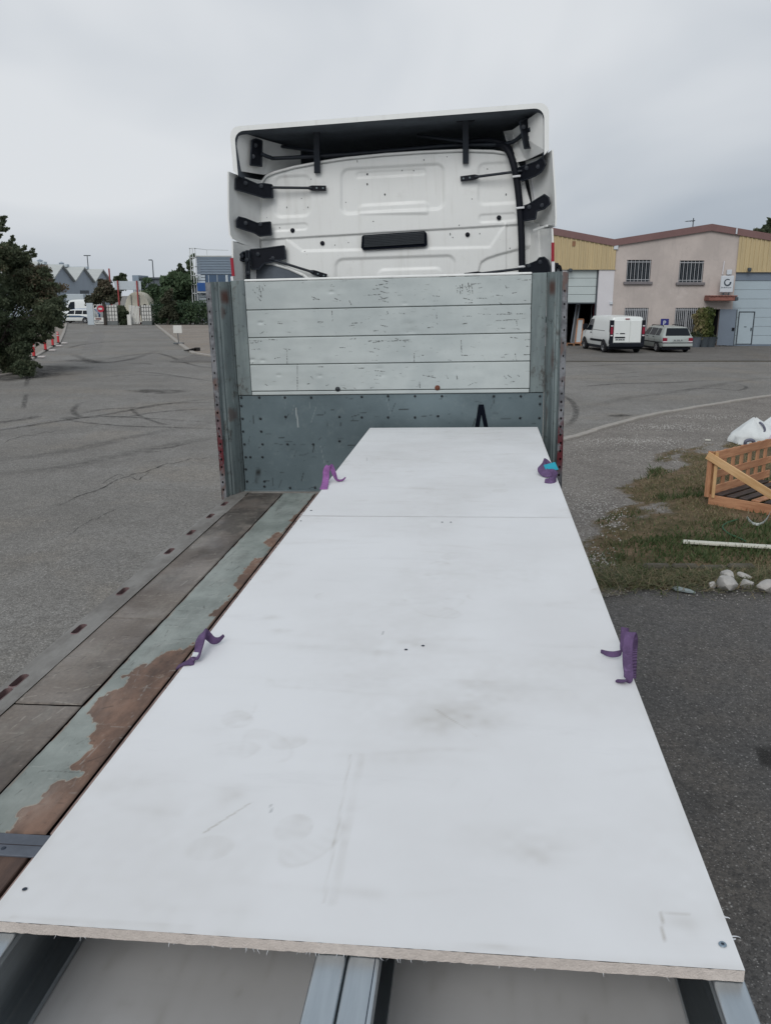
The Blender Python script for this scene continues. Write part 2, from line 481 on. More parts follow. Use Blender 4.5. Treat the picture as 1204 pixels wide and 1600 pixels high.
def mat_wood(name, a, c, ax=0):
    m = new_mat(name)
    b = NB(m)
    st = [9, 9, 9]
    st[ax] = 1.0
    v = b.map(tuple(st))
    base = b.mix(b.ramp(b.noise(2.2, 5, .65, v, .6), .35, .65), a, c)
    base = b.mix(b.ramp(b.noise(1.3, 3, .5), .4, .7, 0, .4), base, tuple(x * .6 for x in c))
    base = b.mix(b.ramp(b.noise(6, 3, .6, b.map((1, 1, 1), (2, 7, 1))), .70, .76), base, tuple(x * .3 for x in c))
    b.fin(base, .75, 0, b.bump(b.noise(4, 4, .6, v), .2, .004), .3)
    return m
M['pine'] = mat_wood('pine_fresh', lin((216, 180, 136)), lin((198, 158, 112)))
M['pine_red'] = mat_wood('pine_red', lin((192, 144, 110)), lin((166, 118, 88)))
M['slat_dark'] = mat_wood('slat_dark', lin((84, 72, 66)), lin((60, 54, 52)))
M['batten'] = pm('batten_white', lin((205, 204, 192)), .8, var=.15, scale=12, stretch=(.4, 6, 6))
M['sack'] = pm('sack_white', lin((212, 216, 216)), .7, var=.08, scale=3, bump=.3, bscale=12)
M['sack_lilac'] = pm('sack_lilac', lin((190, 182, 190)), .7, var=.1, scale=3, bump=.3, bscale=12)
M['loop_grey'] = pm('loop_grey', lin((106, 108, 124)), .7, var=.25, scale=8)
M['stone'] = pm('stone_white', lin((176, 174, 170)), .9, var=.22, scale=9, bump=.5, bscale=30)
M['kerb'] = pm('kerb_concrete', lin((160, 155, 148)), .9, var=.2, scale=5, bump=.4, bscale=60)
M['kerb_old'] = pm('kerb_old', lin((88, 84, 74)), .95, var=.35, scale=7, bump=.6, bscale=40)
M['cord_green'] = pm('cord_green', lin((52, 92, 62)), .7, var=.2)
M['ribbon_white'] = pm('ribbon_white', lin((190, 196, 194)), .6, var=.1)
M['debris_blue'] = pm('debris_blue', lin((150, 162, 164)), .6, var=.2, scale=10)
M['car_white'] = pm('car_white', lin((222, 226, 224)), .25, var=.02, spec=.5)
M['car_silver'] = pm('car_silver', lin((176, 183, 180)), .3, metal=.3, var=.05, spec=.5)
M['car_blue'] = pm('car_blue', lin((50, 96, 150)), .3, var=.05, spec=.5)
M['seam'] = pm('panel_gap', (0.05, 0.055, 0.06), .7, var=.1)
M['lamp_red'] = pm('lamp_red', (0.25, 0.012, 0.035), .25, var=.15)
M['lamp_clear'] = pm('lamp_clear', (0.7, 0.62, 0.66), .25, var=.1)
M['plate'] = pm('number_plate', lin((188, 192, 190)), .5, var=.1)
M['shed_wall'] = pm('shed_wall', lin((158, 168, 178)), .7, var=.07, scale=.4, stretch=(3, 3, .6))
M['shed_roof'] = pm('shed_roof', lin((184, 188, 186)), .8, var=.1, scale=.5, stretch=(.3, 3, 1))
M['metal_clad'] = pm('metal_clad', lin((136, 150, 164)), .5, metal=.2, var=.06, scale=1)
M['metal_pale'] = pm('metal_pale', lin((180, 190, 196)), .5, var=.06, scale=1)
M['band_blue'] = pm('band_blue', lin((66, 88, 112)), .5, var=.1)
M['box_blue'] = pm('box_blue', lin((28, 78, 142)), .5, var=.1)
M['dark_building'] = pm('dark_building', lin((92, 100, 106)), .8, var=.12)
M['galv_far'] = pm('galv_far', lin((196, 200, 200)), .5, metal=.2, var=.1)
M['gate_white'] = pm('gate_white', lin((206, 206, 202)), .6, var=.08, scale=2)
M['mesh_dark'] = pm('mesh_dark', lin((96, 98, 98)), .8, var=.15)
M['plinth'] = pm('plinth', lin((108, 112, 112)), .9, var=.15, scale=2)
M['tank'] = pm('tank_cream', lin((206, 202, 186)), .5, var=.1, scale=1.5)
M['red_post'] = pm('red_post', lin((150, 62, 60)), .6, var=.15)
M['bollard_red'] = pm('bollard_red', lin((190, 52, 56)), .5, var=.15, scale=10)
M['bollard_white'] = pm('bollard_white', lin((196, 190, 188)), .5, var=.1)
M['rubber'] = pm('rubber_black', (.015, .014, .014), .85, var=.3)

def mat_mark(name, col, dens, scale=3.0, stretch=(1, 1, 1)):
    m = new_mat(name)
    b = NB(m)
    b.fin(col, .85, 0, None, .2)
    tr = b.n('ShaderNodeBsdfTransparent')
    mxs = b.n('ShaderNodeMixShader')
    v = b.map(stretch)
    f = b.math('MULTIPLY', b.ramp(b.noise(scale, 5, .7, v), .3, .65), b.attr('fade'))
    f = b.math('MULTIPLY', f, dens)
    b.l(f, mxs.inputs[0])
    b.l(tr.outputs[0], mxs.inputs[1])
    b.l(b.b.outputs[0], mxs.inputs[2])
    b.l(mxs.outputs[0], b.o.inputs['Surface'])
    return m
M['tyre_mark'] = mat_mark('tyre_mark', (.03, .03, .03), .5, 7)
M['faint_mark'] = mat_mark('faint_tyre_mark', (.04, .04, .04), .22, 5)
M['crack'] = mat_mark('crack', (.012, .012, .013), .95, 6)
M['oil'] = mat_mark('stain_and_shade', (.025, .024, .023), .55, 2.5)  # dark road stains, and the painted shade below the left tree
M['pale_mark'] = mat_mark('pale_mark', (.32, .31, .30), .6, 2)

# ------------------------------------------------------------------ mesh helpers
def tag(o, label=None, cat=None, group=None, kind=None):
    if label: o['label'] = label
    if cat: o['category'] = cat
    if group: o['group'] = group
    if kind: o['kind'] = kind
    return o
def empty(name, label, cat, M_=None, group=None):
    o = bpy.data.objects.new(name, None)
    C.objects.link(o)
    o.empty_display_size = .2
    if M_ is not None:
        o.matrix_world = M_
    return tag(o, label, cat, group)
def sharp(me, ang=35):
    me.polygons.foreach_set('use_smooth', [True] * len(me.polygons))
    me.set_sharp_from_angle(angle=R(ang))
def link(name, me, mat, parent=None, M_=None, smooth=None):
    mats = mat if isinstance(mat, (list, tuple)) else [mat]
    for k in mats:
        me.materials.append(M[k] if isinstance(k, str) else k)
    if smooth:
        sharp(me, smooth)
    o = bpy.data.objects.new(name, me)
    C.objects.link(o)
    if parent is not None:
        o.parent = parent
    if M_ is not None:
        if parent is None:
            o.matrix_world = M_
        else:
            o.matrix_local = M_
    return o
class MB:
    """collects simple solids into one mesh"""
    def __init__(s):
        s.v, s.f, s.m = [], [], []
        s.mi = 0
    def add(s, vs, fs):
        k = len(s.v)
        s.v += [tuple(p) for p in vs]
        s.f += [tuple(i + k for i in f) for f in fs]
        s.m += [s.mi] * len(fs)
        return s
    def box(s, x0, x1, y0, y1, z0, z1, M_=None):
        vs = [Vector(p) for p in ((x0, y0, z0), (x1, y0, z0), (x1, y1, z0), (x0, y1, z0), (x0, y0, z1), (x1, y0, z1), (x1, y1, z1), (x0, y1, z1))]
        if M_ is not None:
            vs = [M_ @ p for p in vs]
        return s.add(vs, [(0, 3, 2, 1), (4, 5, 6, 7), (0, 1, 5, 4), (1, 2, 6, 5), (2, 3, 7, 6), (3, 0, 4, 7)])
    def cbox(s, x0, x1, y0, y1, z0, z1, c=.01, M_=None):
        """box with chamfered edges"""
        bm = bmesh.new()
        bmesh.ops.create_cube(bm, size=1)
        for v in bm.verts:
            v.co = Vector((x0 + (v.co.x + .5) * (x1 - x0), y0 + (v.co.y + .5) * (y1 - y0), z0 + (v.co.z + .5) * (z1 - z0)))
        bmesh.ops.bevel(bm, geom=bm.edges[:], offset=c, segments=1, affect='EDGES', profile=.5)
        bm.verts.index_update()
        vs = [v.co.copy() for v in bm.verts]
        fs = [tuple(v.index for v in f.verts) for f in bm.faces]
        bm.free()
        if M_ is not None:
            vs = [M_ @ p for p in vs]
        return s.add(vs, fs)
    def tube(s, pts, r, n=8, caps=True, rs=None):
        pts = [Vector(p) for p in pts]
        rings = []
        up = None
        for i, p in enumerate(pts):
            d = (pts[min(i + 1, len(pts) - 1)] - pts[max(i - 1, 0)]).normalized()
            if up is None:
                up = d.orthogonal().normalized()
            up = (up - d * up.dot(d))
            up = up.normalized() if up.length > 1e-6 else d.orthogonal().normalized()
            w = d.cross(up)
            rr = rs[i] if rs else r
            rings.append([p + (up * math.cos(2 * math.pi * k / n) + w * math.sin(2 * math.pi * k / n)) * rr for k in range(n)])
        vs = [q for ring in rings for q in ring]
        fs = []
        for i in range(len(pts) - 1):
            for k in range(n):
                fs.append((i * n + k, i * n + (k + 1) % n, (i + 1) * n + (k + 1) % n, (i + 1) * n + k))
        if caps:
            fs.append(tuple(reversed(range(n))))
            fs.append(tuple(range((len(pts) - 1) * n, len(pts) * n)))
        return s.add(vs, fs)
    def prism(s, poly, d):
        """polygon (3D points) extruded by vector d"""
        poly = [Vector(p) for p in poly]
        d = Vector(d)
        n = len(poly)
        vs = poly + [p + d for p in poly]
        fs = [tuple(range(n))[::-1], tuple(range(n, 2 * n))]
        for i in range(n):
            j = (i + 1) % n
            fs.append((i, j, n + j, n + i))
        return s.add(vs, fs)
    def disc(s, c, nrm, r, h, n=16):
        c, nrm = Vector(c), Vector(nrm).normalized()
        return s.tube([c, c + nrm * h], r, n)
    def lathe(s, prof, c, axis='Z', n=24):
        """prof: list of (r, h)"""
        c = Vector(c)
        vs, fs = [], []
        for r, h in prof:
            for k in range(n):
                a = 2 * math.pi * k / n
                u, w = r * math.cos(a), r * math.sin(a)
                vs.append(c + (Vector((u, w, h)) if axis == 'Z' else Vector((h, u, w)) if axis == 'X' else Vector((u, h, w))))
        for i in range(len(prof) - 1):
            for k in range(n):
                fs.append((i * n + k, i * n + (k + 1) % n, (i + 1) * n + (k + 1) % n, (i + 1) * n + k))
        return s.add(vs, fs)
    def mesh(s, name='mesh', recalc=True):
        me = bpy.data.meshes.new(name)
        me.from_pydata(s.v, [], s.f)
        me.polygons.foreach_set('material_index', s.m)
        if recalc:
            bm = bmesh.new()
            bm.from_mesh(me)
            bmesh.ops.recalc_face_normals(bm, faces=bm.faces)
            bm.to_mesh(me)
            bm.free()
        me.update()
        return me
    def build(s, name, mat, parent=None, M_=None, smooth=None, recalc=True):
        return link(name, s.mesh(name, recalc), mat, parent, M_, smooth)
def grid(name, P, mat, parent=None, M_=None, attrs=None, smooth=True):
    """P: (ny, nx, 3) array of points; attrs: {name: (ny, nx)}"""
    ny, nx = P.shape[:2]
    me = bpy.data.meshes.new(name)
    v = P.reshape(-1, 3).astype(np.float32)
    idx = np.arange(ny * nx).reshape(ny, nx)
    q = np.stack([idx[:-1, :-1], idx[:-1, 1:], idx[1:, 1:], idx[1:, :-1]], -1).reshape(-1, 4)
    me.vertices.add(len(v))
    me.vertices.foreach_set('co', v.ravel())
    me.loops.add(q.size)
    me.loops.foreach_set('vertex_index', q.ravel().astype(np.int32))
    me.polygons.add(len(q))
    me.polygons.foreach_set('loop_start', (np.arange(len(q)) * 4).astype(np.int32))
    me.update(calc_edges=True)
    if smooth:
        me.polygons.foreach_set('use_smooth', np.ones(len(q), bool))
    for k, a in (attrs or {}).items():
        at = me.attributes.new(k, 'FLOAT', 'POINT')
        at.data.foreach_set('value', np.clip(a, 0, 1).astype(np.float32).ravel())
    return link(name, me, mat, parent, M_)
def quads(name, v, n, mat, parent=None, tint=None, M_=None):
    """v: (n*4, 3) loose quads, tint per quad"""
    me = bpy.data.meshes.new(name)
    me.vertices.add(len(v))
    me.vertices.foreach_set('co', v.astype(np.float32).ravel())
    me.loops.add(len(v))
    me.loops.foreach_set('vertex_index', np.arange(len(v), dtype=np.int32))
    me.polygons.add(n)
    me.polygons.foreach_set('loop_start', (np.arange(n) * 4).astype(np.int32))
    me.update(calc_edges=True)
    if tint is not None:
        at = me.attributes.new('tint', 'FLOAT', 'POINT')
        at.data.foreach_set('value', np.repeat(np.clip(tint, 0, 1), 4).astype(np.float32))
    return link(name, me, mat, parent, M_)
def smooth_noise(shape, cell, seed=0):
    """cheap value noise on a numpy grid"""
    g = np.random.default_rng(seed)
    ny, nx = shape
    gy, gx = int(ny / cell[0]) + 3, int(nx / cell[1]) + 3
    a = g.random((gy, gx))
    y, x = np.arange(ny) / cell[0], np.arange(nx) / cell[1]
    yi, xi = y.astype(int), x.astype(int)
    fy, fx = (y - yi)[:, None], (x - xi)[None, :]
    fy, fx = fy * fy * (3 - 2 * fy), fx * fx * (3 - 2 * fx)
    A, B, Cc, D = a[yi][:, xi], a[yi][:, xi + 1], a[yi + 1][:, xi], a[yi + 1][:, xi + 1]
    return A * (1 - fy) * (1 - fx) + B * (1 - fy) * fx + Cc * fy * (1 - fx) + D * fy * fx
def sstep(a, b, x):
    t = np.clip((x - a) / (b - a), 0, 1)
    return t * t * (3 - 2 * t)
def catmull(pts, n=8):
    pts = [Vector(p) for p in pts]
    out = []
    for i in range(len(pts) - 1):
        p0, p1, p2, p3 = pts[max(i - 1, 0)], pts[i], pts[i + 1], pts[min(i + 2, len(pts) - 1)]
        for k in range(n):
            t = k / n
            out.append(.5 * ((2 * p1) + (p2 - p0) * t + (2 * p0 - 5 * p1 + 4 * p2 - p3) * t * t + (3 * p1 - p0 - 3 * p2 + p3) * t ** 3))
    out.append(pts[-1])
    return out

# ================================================================== THE SETTING
INV = {}
def wroot(name, label, cat, loc, group=None):
    """Empty at a thing's base; its parts are modelled in world coordinates"""
    o = bpy.data.objects.new(name, None)
    C.objects.link(o)
    o.location = loc
    o.empty_display_size = .3
    INV[o.name] = Matrix.Translation(-Vector(loc))
    return tag(o, label, cat, group)
def wp(mb, name, mat, root, smooth=None):
    return mb.build(name, mat, root, INV[root.name], smooth)
def sub(mb, name, mat, part, smooth=None):
    return mb.build(name, mat, part, None, smooth)

def sheet(name, poly, z, mat, kind='structure', parent=None):
    b = MB()
    b.add([(p[0], p[1], z) for p in poly], [tuple(range(len(poly)))])
    me = b.mesh(name, False)
    if me.polygons[0].normal.z < 0:
        me.flip_normals()
    o = link(name, me, mat, parent)
    if kind:
        o['kind'] = kind
    return o
ground = sheet('ground', [(-900, -60), (900, -60), (900, 1800), (-900, 1800)], 0, 'asphalt')
near_yard = sheet('yard_asphalt', [(-.6, -12), (30, -12), (30, 8.6), (6, 8.35), (3, 8.45), (1.2, 8.7), (-.6, 8.9)], .004, 'asphalt_dark')

# --- verge with kerb on the right
kerb_px = [(880, 690), (940, 672), (1002, 655), (1060, 643), (1120, 633), (1204, 620)]
KB = [at_z(*p) for p in kerb_px]
KB = [Vector((-.8, 12.6, 0)), Vector((1.2, 14.9, 0))] + KB + [KB[-1] + (KB[-1] - KB[-2]) * k for k in (1, 2.2, 4)]
kx = np.array([p.x for p in KB])
ky = np.array([p.y for p in KB])
grass_px = [(938, 918), (926, 888), (958, 822), (986, 772), (1034, 728), (1092, 706), (1150, 694), (1204, 684), (1330, 676), (1500, 760), (1500, 925), (1204, 912), (1100, 922), (1010, 930)]
GP = np.array([at_z(*p).to_2d() for p in grass_px])
def poly_sd(P, poly):
    """signed distance, positive inside"""
    x, y = P[..., 0], P[..., 1]
    d = np.full(x.shape, 1e9)
    ins = np.zeros(x.shape, bool)
    n = len(poly)
    for i in range(n):
        a, b = poly[i], poly[(i + 1) % n]
        e = b - a
        t = np.clip(((x - a[0]) * e[0] + (y - a[1]) * e[1]) / (e @ e), 0, 1)
        d = np.minimum(d, np.hypot(x - a[0] - t * e[0], y - a[1] - t * e[1]))
        c = ((a[1] > y) != (b[1] > y)) & (x < (b[0] - a[0]) * (y - a[1]) / (b[1] - a[1] + 1e-12) + a[0])
        ins ^= c
    return np.where(ins, d, -d)
nx_, ny_ = 240, 170
X = np.linspace(-.6, 17, nx_)[None, :].repeat(ny_, 0)
vv = np.linspace(0, 1, ny_)[:, None]
yk = np.interp(X[0], kx, ky)[None, :]
yn_ = 8.32 + .12 * np.sin(X[:1] * 2.3) + .06 * np.sin(X[:1] * 7.1 + 1)
Y = yn_ * (1 - vv) + yk * vv
sdg = poly_sd(np.stack([X, Y], -1), GP)
wob = (smooth_noise((ny_, nx_), (9, 9), 3) - .5) * 1.0 + (smooth_noise((ny_, nx_), (3, 3), 4) - .5) * .5
gr = sstep(-.6, .8, sdg + wob * 1.1)
Z = .008 + .05 * sstep(.1, .8, sdg) * (.6 + .4 * smooth_noise((ny_, nx_), (5, 5), 8)) + .004 * smooth_noise((ny_, nx_), (2, 2), 9)
verge = grid('verge', np.stack([X, Y, Z], -1), 'verge', attrs={'grass': gr})
verge['kind'] = 'structure'
# kerb of single stones
kerb = MB().box(-.05, .05, -.05, .05, -.3, -.2).build('kerb', 'kerb')
kerb['kind'] = 'structure'
kc = catmull(KB, 24)
seg, acc, stones = [kc[0]], 0, []
for a, b_ in zip(kc[:-1], kc[1:]):
    acc += (b_ - a).length
    if acc >= 1.0:
        stones.append((seg[-1], b_)); seg.append(b_); acc = 0
for a, b_ in stones:
    d = (b_ - a)
    L = d.length
    d.normalize()
    ang = math.atan2(d.y, d.x)
    h = .055 + random.uniform(-.012, .012)
    MB().cbox(.008, L - .008, -.02, .15, -.1, h, .012).build('kerb_stone', 'kerb', kerb, Matrix.Translation(a) @ Matrix.Rotation(ang + random.uniform(-.012, .012), 4, 'Z'))
# grass blades
n_try = 150000
px_ = rng.uniform(GP[:, 0].min() - .4, 9.8, n_try)
py_ = rng.uniform(8.2, 17.5, n_try)
sdv = poly_sd(np.stack([px_, py_], -1), GP)
def lookup(a, x, y):
    xi = np.clip(((x + .6) / 17.6 * (nx_ - 1)).astype(int), 0, nx_ - 1)
    y0, y1 = yn_[0][xi], yk[0][xi]
    yi = np.clip(((y - y0) / (y1 - y0) * (ny_ - 1)).astype(int), 0, ny_ - 1)
    return a[yi, xi]
clump = lookup(smooth_noise((ny_, nx_), (6, 7), 21), px_, py_)
clump2 = lookup(smooth_noise((ny_, nx_), (14, 14), 22), px_, py_)
dens = sstep(-.2, .7, sdv + lookup(wob, px_, py_)) * (.25 + .75 * sstep(.25, .6, clump))
dens = dens * np.where((py_ < 9.12) & (px_ > 2.9), .12, 1.0)
keep = rng.random(n_try) < dens * .55
px_, py_, clump, clump2, sdv = px_[keep], py_[keep], clump[keep], clump2[keep], sdv[keep]
n = len(px_)
green = sstep(.50, .72, clump2 + .28 * sstep(5.2, 8, px_) * sstep(13, 11, py_) + .16 * sstep(10.0, 9.0, py_) - .12 * sstep(10.5, 12, py_) * sstep(6.8, 5.8, px_))
tint = np.where(rng.random(n) < green, rng.uniform(0, .5, n), rng.uniform(.55, 1, n))
h = rng.uniform(.025, .075, n) * (.6 + .6 * green)
wd = rng.uniform(.006, .013, n)
a = rng.uniform(0, 2 * np.pi, n)
lean = rng.uniform(.1, 1.2, n)
la = rng.uniform(0, 2 * np.pi, n)
b0 = np.stack([px_, py_, lookup(Z, px_, py_) - .004], -1)
s_ = np.stack([np.cos(a) * wd, np.sin(a) * wd, 0 * a], -1)
tip = b0 + np.stack([np.cos(la) * h * lean, np.sin(la) * h * lean, h], -1)
V = np.stack([b0 - s_, b0 + s_, tip + s_ * .2, tip - s_ * .2], 1).reshape(-1, 3)
o = quads('grass', V, n, 'grass', tint=tint)
tag(o, 'patchy green and straw coloured grass on the verge', 'grass', kind='stuff')
# loose gravel along the kerb and the verge edge
def pebble_mass(name, pts, sizes, mat, label):
    base = np.array([(1, 0, -.2), (-.5, .87, -.2), (-.5, -.87, -.2), (.3, .2, .75), (-.4, .3, .6), (.1, -.5, .65)])
    fs = [(0, 1, 3), (1, 4, 3), (1, 2, 4), (2, 5, 4), (2, 0, 5), (0, 3, 5), (3, 4, 5)]
    b = MB()
    for (x, y, z), s in zip(pts, sizes):
        th = random.uniform(0, 6.28)
        c, q = math.cos(th), math.sin(th)
        jit = rng.uniform(.7, 1.25, (6, 3))
        bb = base * jit * s
        b.add([(x + p[0] * c - p[1] * q, y + p[0] * q + p[1] * c, z + p[2] * .7) for p in bb], fs)
    o = b.build(name, mat, recalc=False)
    return tag(o, label, 'gravel', kind='stuff')
gpts, gs = [], []
patches = [(980, 690, 1.3, .5, 420), (1045, 668, 1.6, .6, 520), (1110, 652, 1.6, .5, 300), (1000, 700, 2.6, 1.6, 420), (940, 800, .5, 1.8, 420), (935, 880, .35, .7, 220)]
for (x, y, sx, sy, k) in patches:
    c = at_z(x, y)
    for _ in range(k):
        p = (c.x + random.gauss(0, sx * .5), c.y + random.gauss(0, sy * .5))
        if p[1] < np.interp(p[0], kx, ky) - .2 and p[1] > 8.2:
            gpts.append((p[0], p[1], .012)); gs.append(random.uniform(.006, .02))
for _ in range(900):
    gpts.append((random.uniform(1.5, 9), random.gauss(8.38, .16), .012)); gs.append(random.uniform(.004, .013))
pebble_mass('gravel', gpts, gs, 'stone', 'loose pale gravel strewn over the verge beside the kerb')

# --- left: sandy pavement behind a low kerb
lk = [at_z(*p) for p in ((243, 508.5), (262, 524), (282, 541), (300, 553), (330, 558), (372, 560))]
pv = [lk[0].to_2d()] + [p.to_2d() for p in lk[1:]] + [Vector((2, 41)), Vector((2, 84))]
sheet('pavement', [(p.x, p.y) for p in pv], .06, 'pavement')
kl = MB().box(lk[0].x - .05, lk[0].x + .05, lk[0].y, lk[0].y + .1, -.3, -.2).build('pavement_kerb', 'kerb')
kl['kind'] = 'structure'
for a, b_ in zip(lk[:-1], lk[1:]):
    d = b_ - a
    k = max(1, int(d.length / 1.6))
    for i in range(k):
        p = a + d * (i / k)
        L = d.length / k
        MB().cbox(.02, L - .02, -.02, .22, -.1, .09 + random.uniform(-.015, .01), .02).build('kerb_stone', 'kerb', kl, Matrix.Translation(p) @ Matrix.Rotation(math.atan2(d.y, d.x), 4, 'Z'))
bp = [at_z(*p) for p in ((-60, 600), (20, 585), (52, 560), (70, 549), (82, 542), (92, 537.5), (100, 520), (104, 506))]
sheet('left_pavement', [(p.x, p.y) for p in bp] + [(-60, 85), (-60, 30)], .05, 'pavement')
for a, b_ in zip(bp[:-1], bp[1:]):
    d = b_ - a
    MB().cbox(0, d.length - .02, -.1, .1, -.1, .085, .02).build('kerb_stone', 'kerb', kl, Matrix.Translation(a) @ Matrix.Rotation(math.atan2(d.y, d.x), 4, 'Z'))
# --- forecourt of the right-hand building
FY = at_z(1150, 541).y
fc = [at_z(870, 566), at_z(1000, 564.5), at_z(1204, 563.5)]
sheet('forecourt', [(fc[0].x - 18, fc[0].y), fc[0].to_2d(), fc[1].to_2d(), fc[2].to_2d(), (45, fc[2].y), (45, FY + .3), (fc[0].x - 18, FY + .3)], .012, 'forecourt')
gut = MB()
for i in range(30):
    x = fc[0].x - 10 + i * 1.5
    gut.box(x + .01, x + 1.49, fc[1].y - .35, fc[1].y - .02, -.05, .02)
tag(gut.build('gutter', 'kerb_old'), kind='structure')

# --- marks on the roads (each a thin film lying on the asphalt)
def mark(name, pts_px, w, mat, z=.006, taper=True, parent=ground):
    P = catmull([at_z(*p) for p in pts_px], 10)
    n = len(P)
    w = w if isinstance(w, (list, tuple)) else (w, w)
    A = np.zeros((n, 5, 3))
    F = np.zeros((n, 5))
    for i, p in enumerate(P):
        d = (P[min(i + 1, n - 1)] - P[max(i - 1, 0)])
        d.z = 0
        d.normalize()
        s = Vector((-d.y, d.x, 0))
        ww = (w[0] + (w[1] - w[0]) * i / (n - 1)) * (.62 if mat == 'tyre_mark' else 1) * (1 + .15 * math.sin(i * 1.7))
        for k in range(5):
            q = p + s * ww * (k / 4 - .5)
            A[i, k] = (q.x, q.y, z)
            F[i, k] = (0, .85, 1, .85, 0)[k] * (min(1, 4 * min(i, n - 1 - i) / n + .05) if taper else 1)
    return grid(name, A, mat, parent, attrs={'fade': F})
for pts, w in [
    ([(-40, 679), (30, 668), (100, 657), (165, 648), (250, 633), (350, 621)], .45),
    ([(140, 626), (120, 634), (116, 645), (132, 652), (180, 651), (250, 655), (345, 661)], .35),
    ([(122, 648), (160, 640), (215, 637), (260, 631), (345, 628)], .35),
    ([(96, 654), (130, 660), (200, 666), (270, 668), (345, 671)], .3),
    ([(150, 648), (190, 652), (240, 645), (300, 640), (350, 640)], .3),
    ([(205, 636), (215, 648), (245, 660), (262, 664)], .25),
    ([(-30, 742), (60, 735), (130, 725), (200, 709), (300, 690), (350, 684)], .55),
    ([(-30, 722), (60, 712), (150, 696), (230, 678), (340, 660)], .5),
    ([(60, 650), (40, 655), (-30, 664)], .6),
    ([(230, 702), (262, 700), (290, 694)], .25), ([(226, 707), (252, 706)], .2),
    ([(200, 568), (225, 568), (240, 570)], .5), ([(268, 567), (296, 567)], .5),
    ([(110, 552), (130, 560), (150, 566), (176, 566), (210, 560), (245, 548)], .8),
    ([(105, 545), (122, 540), (150, 536), (190, 533)], .6),
    ([(165, 562), (200, 556), (240, 552), (262, 556), (300, 570), (345, 577)], .5),
    ([(200, 580), (250, 584), (345, 598)], .35), ([(150, 590), (220, 586), (300, 590)], .3),
    ([(40, 605), (45, 590), (50, 580)], .35), ([(36, 640), (42, 615)], .3),
    ([(1065, 584), (1000, 588), (940, 591), (880, 592)], .22), ([(1015, 580), (950, 585), (880, 587)], .22),
    ([(884, 668), (896, 655), (899, 640), (890, 625), (872, 615)], .35),
    ([(1030, 614), (1070, 609), (1110, 607), (1150, 610), (1165, 605), (1145, 598)], .3),
    ([(900, 640), (980, 622), (1060, 612), (1140, 598), (1204, 590)], .5),
    ([(905, 605), (960, 600), (1040, 598), (1120, 594)], .5),
    ([(880, 575), (960, 570), (1060, 568), (1204, 567)], .4),
]:
    mark('tyre_mark', pts, w, 'faint_mark' if pts[0][0] == -30 or pts[0] == (900, 640) else 'tyre_mark')
for pts, w in [([(60, 806), (110, 782), (165, 760), (200, 744), (225, 738), (262, 726), (300, 718), (352, 712)], .035),
               ([(150, 760), (185, 742), (215, 750), (240, 735)], .02), ([(100, 842), (130, 820), (160, 806), (200, 790)], .02),
               ([(0, 693), (30, 683), (70, 676), (110, 672)], .03)]:
    rp_ = []
    for a, b_ in zip(pts[:-1], pts[1:]):
        for k in range(4):
            t = k / 4
            rp_.append((a[0] + (b_[0] - a[0]) * t + random.uniform(-1.5, 1.5), a[1] + (b_[1] - a[1]) * t + random.uniform(-1.5, 1.5)))
    mark('crack', rp_ + [pts[-1]], w, 'crack', .008)
for pts, w in [([(205, 613), (235, 611), (285, 614)], 1.3), ([(10, 588), (60, 578), (130, 572)], 3.5), ([(-30, 596), (40, 590), (110, 582)], 2.0), ([(985, 651), (968, 649), (955, 652)], .5),  # the two widest films paint the tree's shade and dirt onto the ground
               ([(1096, 1262), (1120, 1256), (1128, 1264)], .22), ([(1180, 1182), (1215, 1186)], .35), ([(100, 655), (120, 652)], .6), ([(130, 562), (160, 568)], 1.2)]:
    mark('stain_and_shade', pts, w, 'oil', .010)
for pts, w in [([(105, 566), (118, 562), (130, 566)], 1.4), ([(140, 552), (150, 530), (156, 515)], 1.2), ([(-20, 674), (40, 664), (95, 653)], .35)]:
    mark('pale_mark', pts, w, 'pale_mark', .0075)

# ================================================================== RIGHT-HAND BUILDING
def bx(px, py=480): return at_y(px, py, FY).x
def bz(py, px=1050): return at_y(px, py, FY).z
ROOF = [(650, 372), (806, 346), (958, 374.5), (1110, 350.5), (1262, 376), (1414, 351), (1566, 376)]
RX = np.array([bx(x, y) for x, y in ROOF])
RZ = np.array([bz(y) for x, y in ROOF])
def roofz(x): return float(np.interp(x, RX, RZ))
broot = wroot('workshop_building', 'pink rendered workshop with yellow cladding and brown zigzag roof edge', 'building', (bx(1050), FY, 0))
def wall_holes(outer, holes, y, depth):
    bm = bmesh.new()
    ed = []
    for loop in [outer] + holes:
        vs = [bm.verts.new((p[0], y, p[1])) for p in loop]
        ed += [bm.edges.new((vs[i], vs[(i + 1) % len(vs)])) for i in range(len(vs))]
    bmesh.ops.triangle_fill(bm, edges=ed, use_beauty=True)
    bm.verts.index_update()
    mb = MB()
    mb.add([v.co.copy() for v in bm.verts], [tuple(v.index for v in f.verts) for f in bm.faces])
    bm.free()
    for hl in holes:
        for i in range(len(hl)):
            a, b = hl[i], hl[(i + 1) % len(hl)]
            mb.add([(a[0], y, a[1]), (b[0], y, b[1]), (b[0], y + depth, b[1]), (a[0], y + depth, a[1])], [(0, 1, 2, 3)])
    return mb
def rect(x0, x1, z0, z1): return [(x0, z0), (x1, z0), (x1, z1), (x0, z1)]
wins = [(977, 1016, 406, 440), (1059, 1098, 407, 441), (973, 1011, 481, 520), (1052, 1092, 481, 520)]
wr = []
for x0, x1, y0, y1 in wins:
    my = (y0 + y1) / 2
    wr.append((bx(x0 + 1, my), bx(x1, my), bz(y1), bz(y0)))
ent = (bx(1109, 510), bx(1122, 510), 0.02, bz(483))
PX0, PX1 = bx(955), bx(1143.5)
